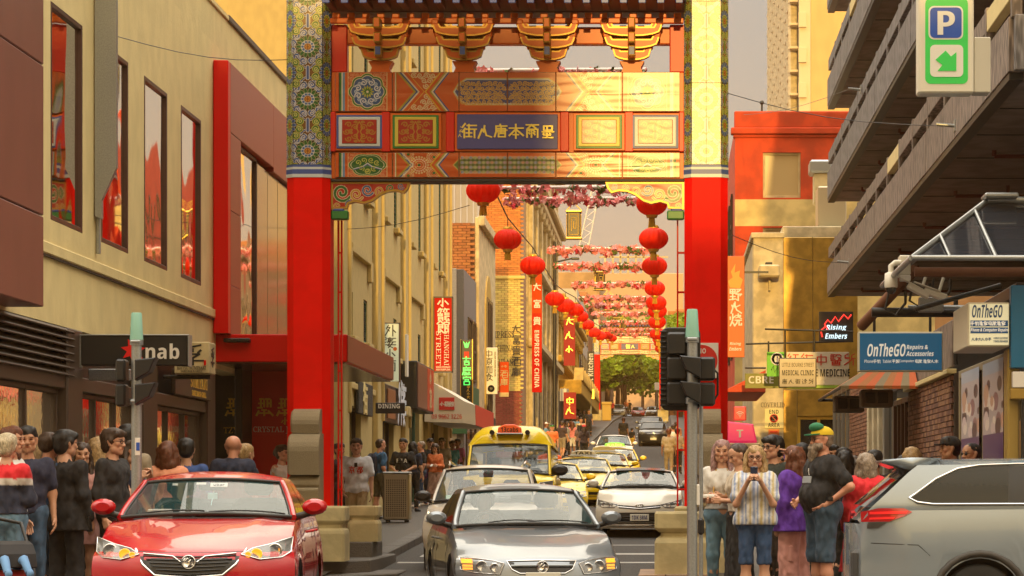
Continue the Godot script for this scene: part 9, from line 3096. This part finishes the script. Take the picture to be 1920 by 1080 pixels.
func small_things() -> void:
	var red := mat(0.85, 0.03, 0.008, 0.5, 0, {"back": V(0.8, 0.06, 0.01), "spec": 0.3})
	var st := S()
	var rings := []
	for j in 13:
		var a := PI * clampf(j / 12.0, 0.06, 0.94)
		var r := PackedVector3Array()
		for i in 64:
			var q := 1.0 - 0.1 * (1.0 - absf(cos(i * TAU / 64.0 * 8))) * sin(a)
			r.append(V(cos(TAU * i / 64) * sin(a) * 0.29 * q, cos(a) * 0.22, sin(TAU * i / 64) * sin(a) * 0.29 * q))
		rings.append(r)
	loft(st, rings, true)
	var ln := thing("red_lantern", "x", "lantern", Vector3.ZERO, 0, "red paper lanterns strung over the lane")
	obj("lantern_body", st, red, ln)
	for sg in [-1, 1]:
		st = S()
		lathe(st, [Vector2(0.1, -0.02), Vector2(0.11, 0.0), Vector2(0.09, 0.045)], 16, Transform3D(Basis(Vector3.RIGHT, 0.0 if sg > 0 else PI), V(0, 0.21 * sg, 0)))
		obj("lantern_cap", st, M.gold, ln)
	st = S()
	for i in 14: cyl(st, V(cos(TAU * i / 14) * 0.045, -0.25, sin(TAU * i / 14) * 0.045), V(cos(TAU * i / 14) * 0.06, -0.42, sin(TAU * i / 14) * 0.06), 0.009, -1, 4)
	obj("tassel", st, mat(0.7, 0.4, 0.03, 0.6), ln)
	st = S()
	cyl(st, V(0, 0.23, 0), V(0, 0.42, 0), 0.008, -1, 4)
	obj("hook", st, M.black, ln)
	var L := [[-3.08, 45, 6.46], [-3.08, 52, 6.3], [-3.04, 61, 6.55], [-3.12, 75, 6.8], [-3.08, 82, 7.1], [-3.06, 90.5, 7.55], [-3.08, 97, 7.75], [-3.08, 105, 7.95], [-3.1, 116, 8.3], [-3.1, 127, 8.8], [-3.08, 142, 9.7], [-3.1, 155, 10.3], [-0.24, 46.5, 6.4], [-0.23, 51, 6.22], [-0.25, 60, 6.46], [-0.28, 69, 6.64], [-0.26, 74, 6.62], [-0.25, 80, 6.8], [-0.28, 88, 6.98], [-0.28, 95, 7.0], [-0.26, 104, 7.5], [-0.28, 116, 8.0], [-0.27, 130, 8.6], [-0.3, 146, 9.2]]
	var ords := ["nearest", "second", "third", "fourth", "fifth", "sixth", "seventh", "eighth", "ninth", "tenth", "eleventh", "twelfth"]
	for i in L.size():
		var lab: String = "red ribbed lantern, %s up the lane on the %s string" % [ords[i % 12], "restaurant side" if i < 12 else "red building side"]
		if i == 0:
			ln.position = V(L[0][0], L[0][2], -L[0][1])
			ln.set_meta("label", lab)
		else: copy(ln, lab, V(L[i][0], L[i][2], -L[i][1]), rng.randf() * 3, 0.94 + rng.randf() * 0.1)
	for k in 2:
		var wire := thing("lantern_cable", "black cable carrying the lantern string %s" % ["nearer the restaurant signs", "nearer the red painted building"][k], "cable")
		var pts := []
		for i in 12: pts.append(V(L[k * 12 + i][0], L[k * 12 + i][2] + 0.42, -L[k * 12 + i][1]))
		st = S()
		tube(st, pts, 0.014, 5)
		obj("cable", st, M.black, wire)
	st = S()
	for k in 5:
		var b := Basis(Vector3.UP, TAU * k / 5)
		quad(st, b * V(0, 0, 0), b * V(0.03, 0.016, 0.03), b * V(0.07, 0.01, 0), b * V(0.03, 0.016, -0.03), Vector3.UP)
	var bm := commit(st)
	var bmat := mat(1, 1, 1, 0.7, 0, {"vc": 1, "back": V(0.2, 0.1, 0.08)})
	var G := [[-3.2, -0.5, 53, 7.2], [-3.2, -0.3, 43.5, 8.25], [-3.2, -0.6, 46, 6.62], [-3.1, -0.3, 71, 7.85], [-3.1, -0.3, 75, 7.75], [-3.1, -0.25, 88, 8.25], [-3.1, -0.25, 95, 8.3], [-3.1, -0.25, 103, 8.6], [-3.1, -0.25, 113, 8.95], [-3.1, -0.25, 125, 9.35], [-3.1, -0.25, 140, 9.9], [-3.1, -0.25, 156, 10.6]]
	var desc := ["just beyond the gate beam with red tips below", "showing through the open tier of the gate", "tucked under the lowest gate beam", "with a bright tube, above the second box lantern", "just below the bright tube", "sixth up the lane", "seventh up the lane", "eighth up the lane", "ninth up the lane", "tenth up the lane", "eleventh up the lane", "last before the far gate"]
	for i in G.size():
		var g: Array = G[i]
		var o := thing("blossom_garland", "pink blossom garland on a pale pole, " + desc[i], "garland", Vector3.ZERO, 0, "blossom garlands across the lane")
		st = S()
		cyl(st, V(g[0], g[3], -g[2]), V(g[1], g[3] + 0.02, -g[2]), 0.03, -1, 8)
		obj("pole", st, M.white, o)
		var xfs := []
		var cols := []
		for k in (150 if i == 2 else 230):
			var t := rng.randf()
			var clump: float = 0.5 + 0.5 * sin(t * 31 + i * 2) * sin(t * 13 + i)
			var y := -0.02 - rng.randf() * (0.05 + 0.17 * clump)
			if i == 1: y *= 1.6
			xfs.append(Transform3D(Basis.from_euler(V(rng.randf() * 6, rng.randf() * 6, rng.randf() * 6)).scaled(Vector3.ONE * (0.8 + rng.randf() * 0.6) * (0.9 if g[2] < 60 else 1.25)), V(lerpf(g[0], g[1], t), g[3] + y + 0.05, -g[2] + rng.randfn(0, 0.07))))
			var q := rng.randf()
			cols.append(Color(0.62, 0.02, 0.05) if q < 0.14 and y < -0.12 else Color(0.1, 0.16, 0.03) if q < 0.22 else Color(0.8, 0.17 + q * 0.2, 0.18 + q * 0.18))
		multi("blossom", bm, bmat, xfs, o, cols)
	var bl := thing("box_lantern", "x", "lantern", Vector3.ZERO, 0, "black box lanterns down the middle of the lane")
	st = S()
	for sg in [-1, 1]:
		for q in [[0.0, 0.0], [0.0, 0.0]]: pass
	box(st, Vector3.ZERO, V(0.34, 0.62, 0.34), 0.02)
	obj("lantern_box", st, mat(0.03, 0.02, 0.015, 0.4), bl)
	for q in [[0.33, 0.4], [-0.33, 0.4]]:
		st = S()
		box(st, V(0, q[0], 0), V(q[1], 0.05, q[1]), 0.015)
		obj("lantern_rim", st, M.gold, bl)
	st = S()
	for sg in [-1, 1]:
		for q in [[-0.11, -0.25, -0.11, 0.25], [0.11, -0.25, 0.11, 0.25], [-0.11, 0.25, 0.11, 0.25], [-0.11, -0.25, 0.11, -0.25], [-0.05, -0.16, -0.05, 0.16], [-0.05, 0.16, 0.06, 0.16], [0.06, 0.16, 0.06, -0.1], [0.06, -0.1, 0.0, -0.1], [0.0, -0.1, 0.0, 0.08]]:
			cyl(st, V(q[0], q[1], 0.175 * sg), V(q[2], q[3], 0.175 * sg), 0.009, -1, 4)
			cyl(st, V(0.175 * sg, q[1], q[0]), V(0.175 * sg, q[3], q[2]), 0.009, -1, 4)
	obj("fretwork", st, M.gold, bl)
	st = S()
	for sg in [-1, 1]: tube(st, [V(0.2 * sg, 0.35, 0), V(0.05 * sg, 0.5, 0), V(0.02 * sg, 0.62, 0)], 0.014, 5)
	obj("hanger", st, M.gold, bl)
	var B := [[-2.27, 66, 7.98, "nearest and largest"], [-2.45, 99, 9.2, "second"], [-2.5, 116, 9.6, "third"], [-2.45, 132, 10.3, "fourth"], [-2.4, 150, 10.7, "last"]]
	for i in B.size():
		var lab: String = "black box lantern with gold fretwork, %s along the lane" % B[i][3]
		if i == 0:
			bl.position = V(B[0][0], B[0][2], -B[0][1])
			bl.set_meta("label", lab)
		else: copy(bl, lab, V(B[i][0], B[i][2], -B[i][1]), 0.3)
	var teal := mat(0.25, 0.5, 0.4, 0.5)
	for k in 2:
		var d: float = [25.2, 26.0][k]
		var x: float = [PX(1298, 25.2), PX(256, 26.0)][k]
		var ty: float = [3.0, 3.02][k]
		var s := thing("signal_pole", ["galvanised signal pole with a teal cap and a large black signal back", "galvanised signal pole with a teal cap beside the bank sign"][k], "traffic signal", V(x, 0.1, -d))
		st = S()
		cyl(st, V(0, 0, 0), V(0, ty - 0.15, 0), 0.05, 0.05, 18)
		obj("pole", st, M.steel, s)
		st = S()
		lathe(st, [Vector2(0.066, -0.16), Vector2(0.062, -0.1), Vector2(0.052, 0.09), Vector2(0.046, 0.105)], 18, at(V(0, ty - 0.1, 0)))
		obj("cap", st, teal, s)
		for y in [ty - 0.28, ty - 0.86]:
			st = S()
			cyl(st, V(0, y - 0.03, 0), V(0, y + 0.03, 0), 0.065, 0.065, 14)
			box(st, V(0.0, y, 0.05), V(0.1, 0.03, 0.05), 0.008)
			obj("clamp", st, M.steel, s)
		if k == 0:
			st = S()
			prism(st, rrect(-0.3, ty - 0.95, 0.08, ty - 0.16, 0.07), -0.14, -0.11, Transform3D(), 0.008)
			obj("backing_board", st, M.black, s)
			for i in 3:
				st = S()
				prism(st, rrect(-0.24, ty - 0.9 + 0.235 * i, -0.05, ty - 0.68 + 0.235 * i, 0.03), -0.11, 0.0, Transform3D(), 0.02)
				obj("signal_housing", st, M.black, s)
			for i in 15:
				st = S()
				box(st, V(-0.275, ty - 0.9 + i * 0.05, -0.1), V(0.06, 0.015, 0.03), 0.004)
				obj("rib", st, M.black, s)
		var side: float = [0.11, -0.05][k]
		for i in 2:
			var y := ty - 0.8 + 0.24 * i
			st = S()
			box(st, V(side + (0.03 if k == 0 else -0.09), y, 0.0), V(0.15 if k == 0 else 0.1, 0.22, 0.2), 0.02)
			obj("signal_housing", st, M.black, s)
			st = S()
			var sg := -1.0 if k == 0 else 1.0
			prism(st, P2([0, 0.1, 0.2 * sg, 0.12, 0.14 * sg, -0.02, 0.0, -0.1]), -0.1, 0.1, at(V((side - 0.03) if k == 0 else 0.02, y, 0.1)), 0.01)
			obj("visor", st, M.black, s)
		if k == 0:
			st = S()
			tube(st, [V(0.19, ty - 0.55, 0), V(0.24, ty - 0.6, 0), V(0.24, ty - 0.8, 0), V(0.19, ty - 0.88, 0)], 0.012, 6)
			obj("cable", st, M.black, s)
			st = S()
			cyl(st, V(0.085, 0, -0.25), V(0.085, 2.2, -0.25), 0.022, -1, 10)
			obj("thin_post", st, M.steel, s)
			st = S()
			box(st, V(0.055, 1.25, 0.03), V(0.03, 0.2, 0.03), 0.008)
			obj("push_button", st, M.white, s)
			st = S()
			box(st, V(0.085, 0.95, -0.2), V(0.06, 0.16, 0.08), 0.02)
			obj("button_box", st, M.black, s)
		else:
			st = S()
			box(st, V(0.02, 1.72, 0.05), V(0.05, 0.17, 0.008), 0.002)
			obj("sticker", st, M.white, s)
			st = S()
			box(st, V(0.025, 1.72, 0.056), V(0.035, 0.08, 0.006), 0.002)
			obj("sticker_patch", st, mat(0.02, 0.08, 0.4, 0.5), s)
	var bn := thing("litter_bin", "perforated stainless steel litter bin on the pavement before the man in black", "bin", V(PX(745, 57), E(57) + 0.13, -57))
	var ss := mat(0.5, 0.43, 0.32, 0.32, 0.85)
	st = S()
	box(st, V(0, 0.55, 0), V(0.56, 1.0, 0.56), 0.03)
	obj("bin_body", st, ss, bn)
	st = S()
	box(st, V(0, 1.06, 0), V(0.58, 0.04, 0.58), 0.015)
	obj("bin_lid", st, M.steel, bn)
	var hx := []
	for i in 11:
		for j in 20: hx.append(Transform3D(Basis(), V(-0.2 + i * 0.04, 0.14 + j * 0.04, 0.279)))
	var hb := BoxMesh.new()
	hb.size = V(0.022, 0.022, 0.006)
	multi("perforation", hb, M.black, hx, bn)
	for q in [[-0.2, -0.2], [0.2, -0.2], [-0.2, 0.2], [0.2, 0.2]]:
		st = S()
		cyl(st, V(q[0], 0, q[1]), V(q[0], 0.06, q[1]), 0.03)
		obj("foot", st, M.black, bn)
	for q in [[W(208, 65, 33), W(540, 112, 40), "wire from the steel fin to the tiled gate column"], [W(1365, 175, 40), V(3.62, PY(236, 35.5), -35.5), "wire from the tiled gate column to the nearest anchor"], [W(1395, 215, 78), V(3.62, PY(168, 52.6), -52.6), "wire from the red building to the highest anchor"], [W(1370, 440, 41), V(3.62, PY(492, 56), -56), "low wire from the gate column to the farthest anchor"], [W(622, 430, 56), W(880, 385, 46), "slack wire between the louvred building and the first lantern"]]:
		var o := thing("overhead_wire", "thin dark " + q[2], "wire")
		st = S()
		var pts := []
		for i in 7: pts.append(q[0].lerp(q[1], i / 6.0) - V(0, 0.12 * sin(PI * i / 6.0), 0))
		tube(st, pts, 0.006, 5)
		obj("strand", st, M.black, o)
	var lp := thing("lamp_post", "tall black lamp post on the kerb before the restaurant banner", "lamp post", V(PX(1040, 130), E(130), -130))
	st = S()
	cyl(st, V(0, 0, 0), V(0, 10.6, 0), 0.11, 0.07, 10)
	obj("post", st, M.black, lp)
	st = S()
	cyl(st, V(0, 0, 0), V(0, 1.0, 0), 0.18, 0.14, 10)
	obj("post_base", st, M.black, lp)
	st = S()
	cyl(st, V(0, 9.6, 0), V(0.9, 9.8, 0), 0.04)
	box(st, V(1.0, 9.78, 0), V(0.4, 0.12, 0.2), 0.03)
	obj("lamp_arm", st, M.black, lp)
	for q in [[1108, 190, 3.2, "slim steel post with a yellow plate by the awning"], [1058, 150, 3.4, "slim steel post with a white plate near the lamp post"], [1232, 262, 3.5, "slim pale post on the outer kerb past the far gate"]]:
		var o := thing("sign_post", q[3], "sign post", V(PX(q[0], q[1]), E(q[1]) + 0.1, -q[1]))
		st = S()
		cyl(st, Vector3.ZERO, V(0, q[2], 0), 0.05, -1, 6)
		obj("post", st, M.steel, o)
		st = S()
		box(st, V(0, q[2] - 0.4, 0.06), V(0.5, 0.7, 0.03), 0.01)
		obj("plate", st, M.gold if q[0] == 1108 else M.white, o)
	for q in [[-4.99, -4.93, "kerb side"], [0.17, 0.23, "far kerb side"]]:
		var o := thing("red_channel_iron", "upright red channel iron beside the gate column, " + ("by the stepped island" if q[0] < 0 else "by the white hatchback"), "frame")
		for x in [q[0], q[1] - 0.012 + (0.1 if q[0] > 0 else 0.0)]:
			block(o, "rail", x, x + 0.025, 1.1, 6.0, 40.55, 40.62, M.redwall, 0.004)
		for k in 8: block(o, "rung", q[0], q[1] + (0.1 if q[0] > 0 else 0.0), 1.4 + k * 0.6, 1.43 + k * 0.6, 40.56, 40.6, M.redwall, 0.003)
